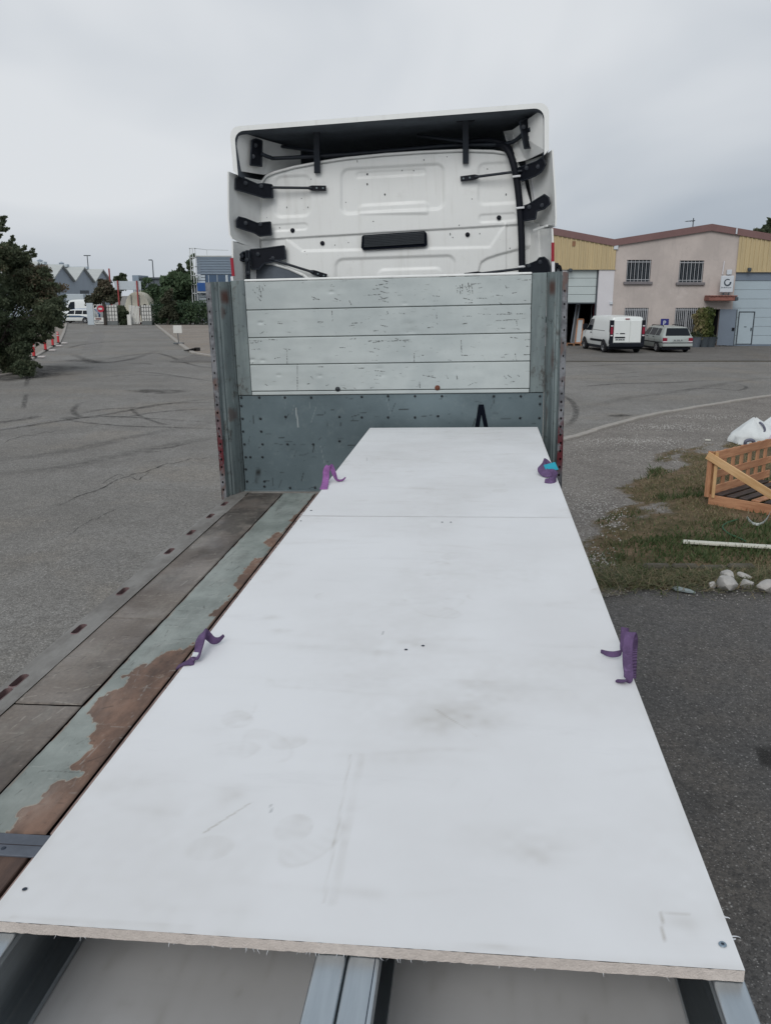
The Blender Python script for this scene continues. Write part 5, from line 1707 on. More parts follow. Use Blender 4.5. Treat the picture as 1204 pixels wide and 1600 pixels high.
# ---- headboard: lower steel sheet carries planks, posts and fittings
hx, hz = np.linspace(-1.125, 1.125, 300), np.linspace(0.0, .738, 100)
HX, HZ = np.meshgrid(hx, hz)
dirt = np.zeros_like(HX)
scr = np.zeros_like(HX)
HY = np.full_like(HX, D)
g = np.random.default_rng(77)
def seg_mask(Xa, Za, x0, z0, x1, z1, w):
    e = np.array((x1 - x0, z1 - z0))
    t = np.clip(((Xa - x0) * e[0] + (Za - z0) * e[1]) / (e @ e + 1e-12), 0, 1)
    d = np.hypot(Xa - x0 - t * e[0], Za - z0 - t * e[1])
    return sstep(w, w * .3, d)
for _ in range(120):
    x, z = g.uniform(-1.1, 1.1), g.uniform(.02, .72)
    L, a = g.uniform(.01, .07), g.choice((g.normal(0, .15), g.normal(1.4, .3)))
    dirt = np.maximum(dirt, seg_mask(HX, HZ, x, z, x + L * math.cos(a), z + L * math.sin(a), g.uniform(.003, .006)) * g.uniform(.3, .9))
for _ in range(14):
    x, z = g.uniform(-1.1, 1.1), g.uniform(.05, .7)
    L, a = g.uniform(.03, .14), g.normal(1.5, .25)
    scr = np.maximum(scr, seg_mask(HX, HZ, x, z, x + L * math.cos(a), z + L * math.sin(a), .0034) * g.uniform(.1, .35))
scr = np.maximum(scr, seg_mask(HX, HZ, *tl(462, 638, D).xz, *tl(466, 667, D).xz, .006))
dirt = np.maximum(dirt, seg_mask(HX, HZ, *tl(404, 735, D).xz, *tl(402, 752, D).xz, .03) * smooth_noise(HX.shape, (5, 5), 5))
HY -= (smooth_noise(HX.shape, (22, 40), 6) - .5) * .006
hb = grid('headboard', np.stack([HX, HY, HZ], -1), 'steel_lower', trailer, attrs={'dirt': dirt, 'scratch': scr})
MB().box(-1.125, 1.125, D + .012, D + .05, 0.0, 1.50).build('headboard_frame', 'chassis', trailer)
# white planks
zs = [1.562, 1.361, 1.163, .966, .770]
pl_px = {0: [], 1: [], 2: [], 3: []}
marks0 = [(395, 452, 400, 458), (398, 448, 404, 450), (406, 446, 406, 456), (410, 448, 412, 454), (404, 460, 412, 466), (408, 454, 409, 466), (403, 464, 408, 470), (413, 444, 415, 447),
          (488, 464, 499, 468), (490, 468, 499, 468), (523, 466, 532, 470), (546, 470, 549, 476), (575, 461, 595, 460), (588, 446, 605, 443), (597, 438, 606, 440), (583, 452, 592, 451), (595, 455, 604, 458), (592, 468, 606, 465), (598, 470, 606, 472), (594, 463, 602, 469), (600, 448, 606, 450),
          (676, 462, 686, 463), (712, 446, 715, 458), (718, 444, 719, 459), (722, 444, 722, 458), (726, 446, 731, 456), (731, 442, 734, 459), (736, 443, 738, 458), (715, 450, 738, 446), (736, 444, 750, 443), (748, 450, 752, 449), (724, 466, 737, 469), (745, 466, 760, 466), (727, 473, 738, 473), (775, 461, 784, 462), (789, 446, 791, 450), (800, 458, 806, 457), (765, 476, 765, 480), (815, 438, 830, 437), (780, 473, 783, 475), (818, 469, 824, 470)]
marks1 = [(519, 486, 520, 503), (497, 503, 505, 503), (524, 518, 527, 522), (550, 505, 565, 504), (546, 509, 553, 508), (595, 508, 605, 510), (600, 517, 602, 519), (584, 517, 592, 516), (406, 522, 413, 518), (412, 506, 415, 507), (435, 505, 442, 506), (682, 488, 682, 498), (681, 504, 684, 507), (668, 512, 676, 511), (723, 494, 736, 494), (722, 506, 729, 505), (776, 491, 820, 490), (774, 501, 809, 499), (806, 500, 807, 508), (777, 513, 790, 513), (800, 513, 811, 514), (793, 488, 798, 489), (755, 491, 765, 491), (828, 480, 829, 484), (605, 487, 606, 490), (624, 489, 632, 490)]
marks2 = [(391, 532, 409, 533), (392, 536, 404, 535), (395, 546, 408, 545), (420, 530, 433, 531), (444, 545, 454, 546), (449, 548, 449, 570), (430, 560, 438, 558), (544, 530, 556, 529), (576, 533, 604, 532), (583, 535, 598, 533), (585, 544, 594, 546), (575, 549, 585, 550), (531, 543, 540, 543), (545, 549, 550, 549), (605, 533, 640, 531), (618, 529, 632, 533), (632, 534, 642, 534), (626, 541, 632, 541), (720, 532, 721, 555), (721, 555, 730, 555), (647, 552, 647, 565), (655, 555, 662, 555), (797, 527, 808, 528), (820, 531, 829, 530), (822, 541, 828, 541), (804, 552, 807, 566), (788, 554, 794, 553), (783, 558, 787, 558), (818, 554, 829, 554), (700, 562, 704, 563), (393, 569, 397, 566)]
marks3 = [(415, 600, 418, 602), (465, 570, 465, 614), (497, 573, 505, 573), (486, 588, 490, 592), (480, 600, 484, 599), (510, 602, 514, 601), (536, 605, 542, 608), (552, 606, 556, 607), (560, 575, 568, 575), (585, 579, 602, 580), (587, 586, 597, 588), (625, 583, 627, 584), (661, 571, 663, 572), (698, 588, 700, 592), (713, 586, 714, 592), (731, 602, 738, 599), (787, 587, 790, 591), (793, 586, 798, 590), (808, 586, 811, 588), (797, 596, 803, 596), (660, 586, 680, 590), (655, 596, 656, 606), (579, 606, 584, 605)]
dents = [(518, 456, .018, .02, 1), (408, 504, .02, .02, 0), (638, 506, .022, .05, 0), (640, 518, .03, .05, 1), (596, 586, .014, .03, 0), (592, 576, .012, .03, 1), (395, 562, .02, .02, 1), (411, 563, .015, .02, 0), (500, 587, .012, .02, 0), (632, 474, .01, .02, 0), (436, 586, .012, .02, 0)]
for i in range(4):
    z1, z0 = zs[i] - .0015, zs[i + 1] + .0015
    nx2, nz2 = 860, 86
    gx, gz = np.meshgrid(np.linspace(-1.022, 1.022, nx2), np.linspace(z0, z1, nz2))
    dd = np.zeros_like(gx)
    gy = np.full_like(gx, D - .012)
    for (a, b_, c, d_) in (marks0, marks1, marks2, marks3)[i]:
        p, q = tl(a, b_, D), tl(c, d_, D)
        m_ = seg_mask(gx, gz, p.x, p.z, q.x + .0, q.z, .0046)
        dd = np.maximum(dd, m_ * sstep(.25, .75, smooth_noise(gx.shape, (2, 3), a + b_)) * .95)
    for _ in range(40):
        x, z = g.uniform(-1, 1), g.uniform(z0 + .01, z1 - .01)
        if g.random() < .7:
            x = g.normal(.0 if g.random() < .6 else .7, .25)
        L = g.uniform(.004, .035)
        dd = np.maximum(dd, seg_mask(gx, gz, x, z, x + L, z + g.normal(0, .003), g.uniform(.002, .0036)) * g.uniform(.15, .7) * sstep(.2, .7, smooth_noise(gx.shape, (2, 2), int(x * 1e4) % 9999)))
    for (a, b_, dep, r, up) in dents:
        p = tl(a, b_, D)
        gy += dep * .35 * np.exp(-(((gx - p.x) / r) ** 2 + ((gz - p.z) / (r * .55)) ** 2))
    gy += (smooth_noise(gx.shape, (20, 50), 40 + i) - .5) * .003
    edge = np.minimum(gz - z0, z1 - gz)
    gy += np.where(edge < .004, .010 * (1 - edge / .004), 0)
    grid('plank', np.stack([gx, gy, gz], -1), 'planks', hb, attrs={'dirt': dd})
MB().cbox(-1.022, 1.022, D - .014, D + .01, .7425, .768, .004).build('bottom_strip', 'planks', hb)
MB().cbox(-1.024, 1.024, D - .016, D + .03, 1.5625, 1.578, .004).build('top_trim', 'white_paint', hb)
for s in (-1, 1):
    MB().cbox(min(s * 1.0255, s * 1.128), max(s * 1.0255, s * 1.128), D - .010, D + .02, .742, 1.572, .004).build('side_plate', 'post', hb)
# angled corner posts with perforated flange
def post(s):
    prof = [(1.130, D), (1.150, D - .055), (1.152, D - .060), (1.178, D - .125), (1.186, D - .128), (1.190, D - .150), (1.206, D - .156), (1.212, D - .19), (1.216, D - .20)]
    nz3 = 90
    z = np.linspace(-.02, 1.565 if s < 0 else 1.575, nz3)
    pr = []
    for a, b_ in zip(prof[:-1], prof[1:]):
        pr += [(a[0] + (b_[0] - a[0]) * k / 4, a[1] + (b_[1] - a[1]) * k / 4) for k in range(4)]
    pr.append(prof[-1])
    pr = np.array(pr)
    P = np.zeros((nz3, len(pr), 3))
    P[..., 0] = s * pr[:, 0][None]
    P[..., 1] = pr[:, 1][None] + (smooth_noise((nz3, len(pr)), (6, 5), 3 + s) - .5) * .006
    P[..., 2] = z[:, None]
    rust = np.zeros((nz3, len(pr)))
    rz = 1.46 if s < 0 else 1.47
    rust = np.maximum(rust, np.exp(-(((z[:, None] - rz) / .05) ** 4 + ((pr[:, 0][None] - 1.160) / .018) ** 4)) * .9)
    rust = np.maximum(rust, sstep(.62, .8, smooth_noise((nz3, len(pr)), (7, 6), 9 + s)) * .55 * sstep(1.135, 1.15, pr[:, 0][None]) * sstep(1.19, 1.17, pr[:, 0][None]))
    po = grid('post', P if s < 0 else P[:, ::-1], 'post', trailer, attrs={'rust': rust if s < 0 else rust[:, ::-1]})
    # flange with punched holes along its length (outer edge, slightly ragged)
    fl = MB()
    bm = bmesh.new()
    x0, x1 = 1.217, 1.252
    H = 1.562 if s < 0 else 1.572
    n = 40
    outl = [(x0, -.02), (x1, -.02)] + [(x1 + random.uniform(-.0025, .0025), -.02 + (H + .02) * k / n) for k in range(1, n)] + [(x1, H), (x0, H)]
    ed = []
    vs = [bm.verts.new((s * p[0], D - .2, p[1])) for p in outl]
    ed += [bm.edges.new((vs[i], vs[(i + 1) % len(vs)])) for i in range(len(vs))]
    zz = .06
    while zz < H - .05:
        r = .0075 if zz < .75 else .006
        cx = 1.236 + random.uniform(-.003, .003)
        vs = [bm.verts.new((s * (cx + r * math.cos(t * math.pi / 4)), D - .2, zz + r * 1.3 * math.sin(t * math.pi / 4))) for t in range(8)]
        ed += [bm.edges.new((vs[i], vs[(i + 1) % 8])) for i in range(8)]
        zz += .058 if zz < .75 else .0865
    bmesh.ops.triangle_fill(bm, edges=ed, use_beauty=True)
    bmesh.ops.recalc_face_normals(bm, faces=bm.faces)
    bm.verts.index_update()
    fl.add([v.co.copy() for v in bm.verts], [tuple(v.index for v in f.verts) for f in bm.faces])
    bm.free()
    fl.box(min(s * 1.2535, s * 1.256), max(s * 1.2535, s * 1.256), D - .2, D + .06, -.02, H)
    fl.build('perforated_flange', 'flange', po, recalc=True)
    MB().box(min(s * 1.14, s * 1.252), max(s * 1.14, s * 1.252), D - .03, D + .06, -.02, H - .02).build('post_core', 'chassis', po)
    MB().box(min(s * 1.219, s * 1.25), max(s * 1.219, s * 1.25), D - .17, D - .16, -.02, H - .02).build('hole_backing', 'slot_dark', po)
post(-1)
post(1)
# bolts on the lower sheet and on the planks
bolt = MB()
for (px, py) in [(377, 621), (377, 634), (405, 621), (445, 621), (486, 621), (565, 620), (606, 619), (648, 619), (690, 619), (771, 619), (813, 619), (843, 619), (843, 631), (842, 653), (812, 653), (379, 654), (407, 654), (380, 674), (408, 674), (382, 694), (410, 694), (449, 694), (489, 694), (384, 714), (391, 714), (410, 714), (384, 733), (386, 752), (413, 752), (413, 760), (453, 762), (492, 762), (684, 650), (530, 651), (530, 689), (446, 651), (565, 652), (606, 652), (648, 652)]:
    p = tl(px, py, D - .004)
    bolt.lathe([(.0085, 0), (.0085, -.004), (.005, -.007), (0, -.008)], (p.x, D - .004, p.z), 'Y', 10)
bolt.build('bolt_heads', 'bolt', hb)['kind'] = 'stuff'
for (px, py, r, mt_) in ((527.5, 608, .018, 'bolt'), (683, 606, .019, 'bolt_rust')):
    p = tl(px, py, D - .014)
    MB().lathe([(r, 0), (r, -.004), (r * .6, -.009), (0, -.010)], (p.x, D - .013, p.z), 'Y', 18).build('stud', mt_, hb, None, 40)
# black painted letter (its foot is hidden by the load)
lt = MB()
def lpx(px, py): 
    p = tl(px, py, D - .006)
    return (p.x, D - .0065, p.z)
lt.prism([lpx(747.3, 632), lpx(755, 632), lpx(751.9, 647.6), lpx(751, 647.6)], (0, -.001, 0))
dz = .60
a0, a1, a2, a3 = Vector(lpx(747.3, 632)), Vector(lpx(741.8, 665.5)), Vector(lpx(748.5, 665.5)), Vector(lpx(751.4, 647.6))
lt.prism([a0, a1 + (a1 - a0) * dz, a2 + (a2 - a3) * dz * 1.9, a3], (0, -.001, 0))
c0, c1, c2, c3 = Vector(lpx(755, 632)), Vector(lpx(761.7, 665.5)), Vector(lpx(755.2, 665.5)), Vector(lpx(751.5, 647.6))
lt.prism([c0, c3, c2 + (c2 - c3) * dz * 1.9, c1 + (c1 - c0) * dz], (0, -.001, 0))
lt.build('letter', 'letter_black', hb)
MB().box(-1.13, 1.13, D - .022, D - .003, -.004, .012).build('weld_strip', 'galv_plate', trailer)
# ---- deck
YB = -7.0                                    # tail of the trailer
def slots_for(s):
    ys = [2.885, 2.765, 3.41, 3.905, 4.585, 4.975, 5.375, 5.705] + [2.885 - .52 * k for k in range(2, 18)]
    return ys
def side_rail(s):
    """top flange built cell by cell so that every lashing slot is a real opening"""
    x0, x1, xc = 1.09, 1.205, 1.172
    ys = sorted(y for y in slots_for(s) if y > YB + .2)
    L, hw = .055, .0165
    mb = MB()
    def strip(ya, yb):
        if yb - ya > 1e-4:
            mb.add([(s * x0, ya, .004), (s * x1, ya, .004), (s * x1, yb, .004), (s * x0, yb, .004)], [(0, 1, 2, 3)])
    y_prev = YB
    walls = []
    for y in ys:
        ca, cb = y - .058, y + .058
        strip(y_prev, ca)
        inner, outer_ = [], []
        for k in range(16):
            t = 2 * math.pi * (k + .5) / 16
            c_, q = math.cos(t), math.sin(t)
            inner.append((s * (xc + hw * c_), y + (L - hw) * (1 if q > 0 else -1) + hw * q, .004))
        # outer loop: matching points on the cell rectangle
        for k in range(16):
            t = 2 * math.pi * (k + .5) / 16
            c_, q = math.cos(t), math.sin(t)
            m_ = max(abs(c_), abs(q))
            u, v = c_ / m_, q / m_
            if abs(u) > .74 and abs(v) > .6: u, v = math.copysign(1, u), math.copysign(1, v)
            outer_.append((s * (xc + (u * (x1 - xc) if u > 0 else u * (xc - x0))), y + v * .058, .004))
        mb.add(inner + outer_, [(k, (k + 1) % 16, 16 + (k + 1) % 16, 16 + k) for k in range(16)])
        # corners of the cell
        for (cx, cy, k0) in ((x1, cb, 1), (x0, cb, 5), (x0, ca, 9), (x1, ca, 13)):
            p, q = outer_[k0], outer_[k0 + 1]
            mb.add([p, q, (s * cx, cy, .004)], [(0, 1, 2)])
        walls.append(inner)
        y_prev = cb
    strip(y_prev, D - .02)
    n = 5
    vs, fs = [], []
    for k in range(n + 1):
        t = math.pi / 2 * k / n
        for y in (YB, D - .2):
            vs.append((s * (1.205 + .03 * math.sin(t)), y, .004 - .03 * (1 - math.cos(t))))
    for y in (YB, D - .2):
        vs.append((s * 1.235, y, -.16))
    for k in range(n + 1):
        fs.append((2 * k, 2 * k + 1, 2 * k + 3, 2 * k + 2))
    mb.add(vs, fs)
    rail = mb.build('side_rail', 'rail', trailer, recalc=False)
    rim, bot = MB(), MB()
    for ring in walls:
        m_ = len(ring)
        c = Vector((sum(p[0] for p in ring) / m_, sum(p[1] for p in ring) / m_, 0))
        o_, i_, d_ = [], [], []
        for p in ring:
            u = Vector((p[0] - c.x, p[1] - c.y, 0)).normalized()
            o_.append((p[0] + u.x * .006, p[1] + u.y * .006, .0045)); i_.append((p[0], p[1], .0065)); d_.append((p[0], p[1], -.035))
        rim.add(o_ + i_ + d_, [f for k in range(m_) for f in ((k, (k + 1) % m_, m_ + (k + 1) % m_, m_ + k), (m_ + k, m_ + (k + 1) % m_, 2 * m_ + (k + 1) % m_, 2 * m_ + k))])
        bot.add([(p[0], p[1], -.034) for p in ring], [tuple(range(m_))])
    rim.build('lashing_slot_rims', 'slot_rim', rail)['kind'] = 'stuff'
    bot.build('lashing_slot_floor', 'slot_dark', rail)['kind'] = 'stuff'
side_rail(-1)
side_rail(1)
joints = [-7.0, -5.2, -3.4, -1.6, .2, 1.9, 2.711, 3.558, 6.06]
def deck_row(x0, x1, js, name, mat, z=0.0, gap=.002, nseed=0):
    for i, (a, b_) in enumerate(zip(js[:-1], js[1:])):
        h = z + ((-1) ** i) * .0012
        if a < 1.8 or x0 > 0 or mat not in ('deck', 'strip'):
            MB().cbox(x0 + .003, x1 - .003, a + gap, b_ - gap, -.03, h, .003).build(name, mat, trailer)
            continue
        # panels in view: fine grid that carries scuffs, scratches and worn paint
        nx3, ny3 = 90, int((b_ - a) / .006)
        gx, gy = np.meshgrid(np.linspace(x0 + .003, x1 - .003, nx3), np.linspace(a + gap, b_ - gap, ny3))
        g = np.random.default_rng(17 + i)
        gz = np.full_like(gx, h) + (smooth_noise(gx.shape, (30, 20), i) - .5) * .0025
        edge = np.minimum(np.minimum(gx - gx.min(), gx.max() - gx), np.minimum(gy - gy.min(), gy.max() - gy))
        gz -= np.where(edge < .004, .003 * (1 - edge / .004), 0)
        dark, pale = np.zeros_like(gx), np.zeros_like(gx)
        ph = g.uniform(0, 6.28, 4)
        for _ in range(int(60 * (b_ - a))):
            x, y = g.uniform(x0, x1), g.uniform(a, b_)
            L = g.uniform(.01, .16)
            an = g.choice((g.normal(0, .12), g.normal(1.57, .2), g.normal(.5, .3)))
            m_ = seg_mask(gx, gy, x, y, x + L * math.cos(an), y + L * math.sin(an), g.uniform(.003, .006)) * g.uniform(.15, .7) * sstep(.2, .7, smooth_noise(gx.shape, (3, 3), int(y * 1e4) % 9973))
            if g.random() < .55: pale = np.maximum(pale, m_)
            else: dark = np.maximum(dark, m_)
        for _ in range(int(7 * (b_ - a))):
            x, y = g.uniform(x0, x1), g.uniform(a, b_)
            rx, ry = g.uniform(.02, .10), g.uniform(.03, .22)
            m_ = np.exp(-(((gx - x) / rx) ** 2 + ((gy - y) / ry) ** 2)) * g.uniform(.2, .6) * (smooth_noise(gx.shape, (5, 4), int(x * -1e4) % 991) * .7 + .3)
            if g.random() < .5: pale = np.maximum(pale, m_ * .8)
            else: dark = np.maximum(dark, m_)
        dark = np.maximum(dark, sstep(.018, .0, edge) * .55 * smooth_noise(gx.shape, (8, 6), 5 + i))
        worn = np.zeros_like(gx)
        if mat == 'strip':
            nz = (smooth_noise(gx.shape, (14, 14), 2) - .5) * .035 + (smooth_noise(gx.shape, (5, 5), 3) - .5) * .022 + (smooth_noise(gx.shape, (2, 2), 4) - .5) * .010
            for poly in WORN:
                pp = np.array([tlz(px, py, 0).to_2d() for px, py in poly])
                worn = np.maximum(worn, sstep(-.004, .004, poly_sd(np.stack([gx, gy], -1), pp) + nz))
            fl_ = sstep(.80, .86, smooth_noise(gx.shape, (6, 5), 31) * .6 + smooth_noise(gx.shape, (22, 9), 32) * .55 * sstep(-.68, -.56, gx))
            worn = np.maximum(worn, fl_)
            worn = np.maximum(worn, sstep(.010, .004, edge) * (smooth_noise(gx.shape, (10, 3), 33) > .45))
            gz -= worn * .0012
        grid(name, np.stack([gx, gy, gz], -1), mat, trailer, attrs={'dark': dark, 'pale': pale, 'worn': worn})
def tlz(px, py, z):
    d = TR[2] + TR[0] * ((px - 602) / FPX) - TR[1] * ((py - 800) / FPX)
    return TC + d * ((z - TC.z) / d.z)
WORN = [[(-60, 1340), (7, 1303), (35, 1263), (65, 1256), (80, 1228), (129, 1214), (136, 1207), (112, 1197), (140, 1169), (145, 1130), (140, 1113), (167, 1081), (195, 1071), (192, 1057), (197, 1053), (230, 1036), (259, 1018), (298, 1009), (340, 1000), (300, 1070), (100, 1320), (80, 1345)],
        [(330, 962), (341, 951), (354, 938), (372, 928), (352, 962)], [(360, 914), (380, 892), (400, 874), (418, 866), (400, 900), (378, 922)], [(412, 848), (436, 832), (450, 836), (424, 858)], [(455, 812), (470, 797), (484, 800), (462, 820)]]
for s in (-1, 1):
    lo, hi = (-1.097, -.8205) if s < 0 else (.8205, 1.097)
    deck_row(lo, hi, joints, 'floor_panel', 'deck')
    lo, hi = (-.8165, -.5665) if s < 0 else (.5665, .8165)
    deck_row(lo, hi, [-7, -3.0, 1.9], 'floor_panel', 'brown_wood')
    deck_row(lo, hi, [1.957, 6.06], 'painted_floor_strip', 'strip')
    lo, hi = (-.560, -.515) if s < 0 else (.515, .560)
    deck_row(lo, hi, [-7, -2, 1.957, 6.06], 'floor_profile', 'brown_profile', .002)
deck_row(-.51, .51, [-7, -4.5, -2, .6, 1.9, 3.2, 4.5, 6.06], 'floor_panel', 'brown_wood')
pr = MB()
y = 2.0
for k in range(60):
    pr.lathe([(.007, 0), (.006, .004), (0, .005)], (-.538 + random.uniform(-.004, .004), y, .0025), 'Z', 8)
    y += .07 if k % 3 else .11
pr.build('profile_rivets', 'bolt', trailer)['kind'] = 'stuff'
MB().cbox(-1.085, -.40, 1.857, 1.95, -.002, .004, .001).build('cross_plate', 'cross_plate', trailer)
MB().box(-1.085, -.40, 1.901, 1.9035, .0035, .0045).build('plate_joint', 'slot_dark', trailer)
p = Vector((-.655, 1.885, .004))
MB().lathe([(.008, 0), (.005, .002), (0, .0022)], p, 'Z', 12).build('plate_screw', 'socket', trailer)
MB().box(-1.09, 1.09, YB, D - .05, -.05, -.034).build('deck_underlay', 'slot_dark', trailer)
MB().cbox(-1.125, 1.125, D - .045, D - .024, -.03, .006, .003).build('front_ledge', 'rail', trailer)
# chassis, side raves and axle group
MB().box(-.62, -.46, YB + .1, D - .2, -.55, -.055).box(.46, .62, YB + .1, D - .2, -.55, -.055).box(-1.2, 1.2, YB, YB + .15, -.35, -.055).build('chassis_beam', 'chassis', trailer)
for y in np.arange(YB + .6, D - .2, .8):
    MB().box(-1.2, 1.2, y, y + .06, -.16, -.055).build('cross_member', 'chassis', trailer)
def truck_wheel(root, x, y, zc, r, w, s):
    o = MB().lathe([(r * .58, -w / 2), (r * .94, -w / 2), (r, -w * .38), (r, w * .38), (r * .94, w / 2), (r * .58, w / 2), (r * .55, 0)], (x, y, zc), 'X', 32).build('wheel', 'tyre', root, None, 30)
    xo = x + s * w * .3
    MB().lathe([(0, 0), (r * .25, 0), (r * .3, s * .05), (r * .58, s * .05), (r * .58, -s * .1)], (xo, y, zc), 'X', 28).build('rim', 'rim', o, None, 30)
ZG = -1.54
for y in (-2.6, -3.9, -5.2):
    for s in (-1, 1):
        truck_wheel(trailer, s * 1.02, y, ZG + .5, .5, .36, s)
    MB().tube([(-1, y, ZG + .5), (1, y, ZG + .5)], .08, 10).build('axle', 'chassis', trailer)

# ================================================================== THE TRACTOR UNIT (tractor frame, origin at the cab's rear wall)
cab = empty('tractor_unit', 'white tractor unit seen from behind, roof and side deflectors on black brackets', 'truck', MC)
# rear wall as one pressed sheet with beads
TOPX = [402, 408, 416, 430, 460, 500, 540, 600, 660, 720, 770, 795, 806, 814, 824, 836]
TOPY = [305, 285, 274, 268, 260, 252.5, 246.5, 240.5, 236.5, 234, 235.5, 239, 247, 262, 300, 340]
nu, nv = 330, 190
U = np.linspace(402, 836, nu)
top = np.interp(U, TOPX, TOPY)
PXg = np.repeat(U[None], nv, 0)
PYg = top[None] + (470 - top[None]) * np.linspace(0, 1, nv)[:, None]
def rrect(x0, y0, x1, y1, r, skew=0.0):
    """signed distance in px to a rounded rectangle whose lines rise to the right by skew"""
    yy = PYg + skew * (PXg - (x0 + x1) / 2)
    qx = np.abs(PXg - (x0 + x1) / 2) - (x1 - x0) / 2 + r
    qy = np.abs(yy - (y0 + y1) / 2) - (y1 - y0) / 2 + r
    return np.hypot(np.maximum(qx, 0), np.maximum(qy, 0)) + np.minimum(np.maximum(qx, qy), 0) - r
def press(sd, depth, w=3.0): return depth * sstep(w, -w, sd)
SK = .055
dep = np.zeros_like(PXg)                     # positive = pushed in (away from the camera)
dep += press(rrect(533, 260, 693, 330, 12, SK), .014)
dep -= press(rrect(560, 318, 668, 345, 8, SK), .009, 3) * sstep(337, 331, PYg)
dep += press(rrect(556, 266, 664, 275, 4, SK), .006, 2)
dep += press(rrect(747, 254, 812, 318, 10, SK), .010)
dep += press(rrect(430, 275, 484, 338, 10, SK * .8), .010)
dep += press(rrect(748, 334, 806, 346, 5, SK), .007, 2)
dep += press(rrect(420, 350, 480, 360, 5, SK), .006, 2)
dep += press(rrect(524, 402, 710, 470, 12, SK * .6), .013)
dep -= press(rrect(590, 420, 690, 470, 10, SK * .6), .008)
seam_y = 375 - (PXg - 403) * (24 / 407)
dep += .016 * sstep(-1.2, 1.2, PYg - seam_y)          # lower panel sits a little deeper
low = PYg - (392 - (PXg - 470) * .02)
band = np.where(PXg < 470, PYg - (374 + (PXg - 448) * .75), np.where(PXg > 765, PYg - (386 - (PXg - 765) * 1.5), low))
dep -= .010 * sstep(-2.5, 2.5, band) * (PXg > 446) * (PXg < 790)
arc = np.interp(PXg, [745, 747, 751, 760, 778, 812, 836], [470, 424, 410, 404, 398, 389, 384])
dep += .016 * sstep(-2.5, 2.5, PYg - arc) * (PXg > 744)
dep += .02 * sstep(4, 0, PYg - top[None])              # folded top edge rounds away
dep += .03 * sstep(8, 0, PXg - 402) + .03 * sstep(8, 0, 836 - PXg)
WP = np.zeros((nv, nu, 3))
for j in range(nv):
    for i in range(0, nu):
        pass
# plane intersection vectorised
dv = np.array(TR[2])[None, None] + np.array(TR[0])[None, None] * ((PXg - 602) / FPX)[..., None] - np.array(TR[1])[None, None] * ((PYg - 800) / FPX)[..., None]
P3 = np.array(TC)[None, None] + dv * (6.9 / dv[..., 1])[..., None]
Mi = np.array(MCI)
WP = P3 @ Mi[:3, :3].T + Mi[:3, 3]
WP[..., 1] += dep
wall_o = grid('rear_wall', WP, 'white_paint', cab)
wt = bpy.data.objects.new('x', None)
bpy.data.objects.remove(wt)
# flange running round the top of the wall
fl = MB().tube([cl(x, y + 1.0, -.012) for x, y in zip(TOPX[1:-3], TOPY[1:-3])], .011, 8)
fl.build('wall_flange', 'white_shell', cab, None, 60)
# cab shell in front of the wall
zb0, zr0 = .05, 2.26
cs = MB()
W2 = 1.12
prof = [(-W2, zb0), (W2, zb0), (W2, 1.9), (W2 - .10, 2.2), (W2 - .30, zr0), (-W2 + .30, zr0), (-W2 + .10, 2.2), (-W2, 1.9)]
cs.prism([(x, .07, z) for x, z in prof], (0, 1.75, 0))
cs.prism([(-W2, .06 + 1.76, -.35), (W2, 1.82, -.35), (W2, 1.82, 1.2), (-W2, 1.82, 1.2)], (0, .30, 0))
cs.build('cab_body', 'white_shell', cab, None, 35)
ws = MB().prism([(-1.02, 2.125, 1.22), (1.02, 2.125, 1.22), (.95, 1.83, 2.1), (-.95, 1.83, 2.1)], (0, .01, .003))
ws.build('windscreen', 'glass', cab)
for s in (-1, 1):
    MB().box(min(s * 1.121, s * 1.128), max(s * 1.121, s * 1.128), .95, 1.75, 1.05, 1.75).build('door_window', 'glass', cab)
    MB().cbox(min(s * 1.121, s * 1.135), max(s * 1.121, s * 1.135), .8, 1.8, -.4, 1.0, .005).build('door', 'white_shell', cab)
    MB().cbox(-.45 + s * .75, .45 + s * .75 - .2, .3, 2.05, -.75, -.02, .05).build('lower_body', 'black_plastic', cab)
    truck_wheel(cab, s * 1.02, 1.0, ZG + .5, .5, .32, s)
    truck_wheel(cab, s * .98, -2.2, ZG + .5, .5, .5, s)
    MB().box(s * .42 - .05, s * .42 + .05, -3.1, 1.9, ZG + .62, ZG + .9).build('frame_rail', 'chassis', cab)
# roof deflector: hood open to the rear
def hood_section(x0, x1, zb, zt_l, zt_r, r, n=6):
    """arch from lower left up over to lower right (x,z)"""
    pts = [(x0, zb)]
    for k in range(n + 1):
        t = math.pi - math.pi / 2 * k / n
        pts.append((x0 + r + r * math.cos(t), zt_l - r + r * math.sin(t)))
    for k in range(n + 1):
        t = math.pi / 2 - math.pi / 2 * k / n
        pts.append((x1 - r + r * math.cos(t), zt_r - r + r * math.sin(t)))
    pts.append((x1, zb))
    return pts
pa, pb = cl(364, 262, -.33), cl(857, 234, -.33)
ta, tb = cl(372, 197, -.33), cl(846, 160.5, -.33)
X0, X1, ZB_, ZTL, ZTR = pa.x, pb.x, min(pa.z, pb.z), ta.z, tb.z
secs = [(-.33, hood_section(X0 + .0, X1, ZB_, ZTL, ZTR, .07)), (.1, hood_section(X0 + .01, X1 - .01, ZB_ - .02, ZTL - .02, ZTR - .02, .12)), (.7, hood_section(X0 + .04, X1 - .04, 2.1, ZTL - .10, ZTR - .10, .25)), (1.45, hood_section(X0 + .12, X1 - .12, 2.1, 2.34, 2.34, .1))]
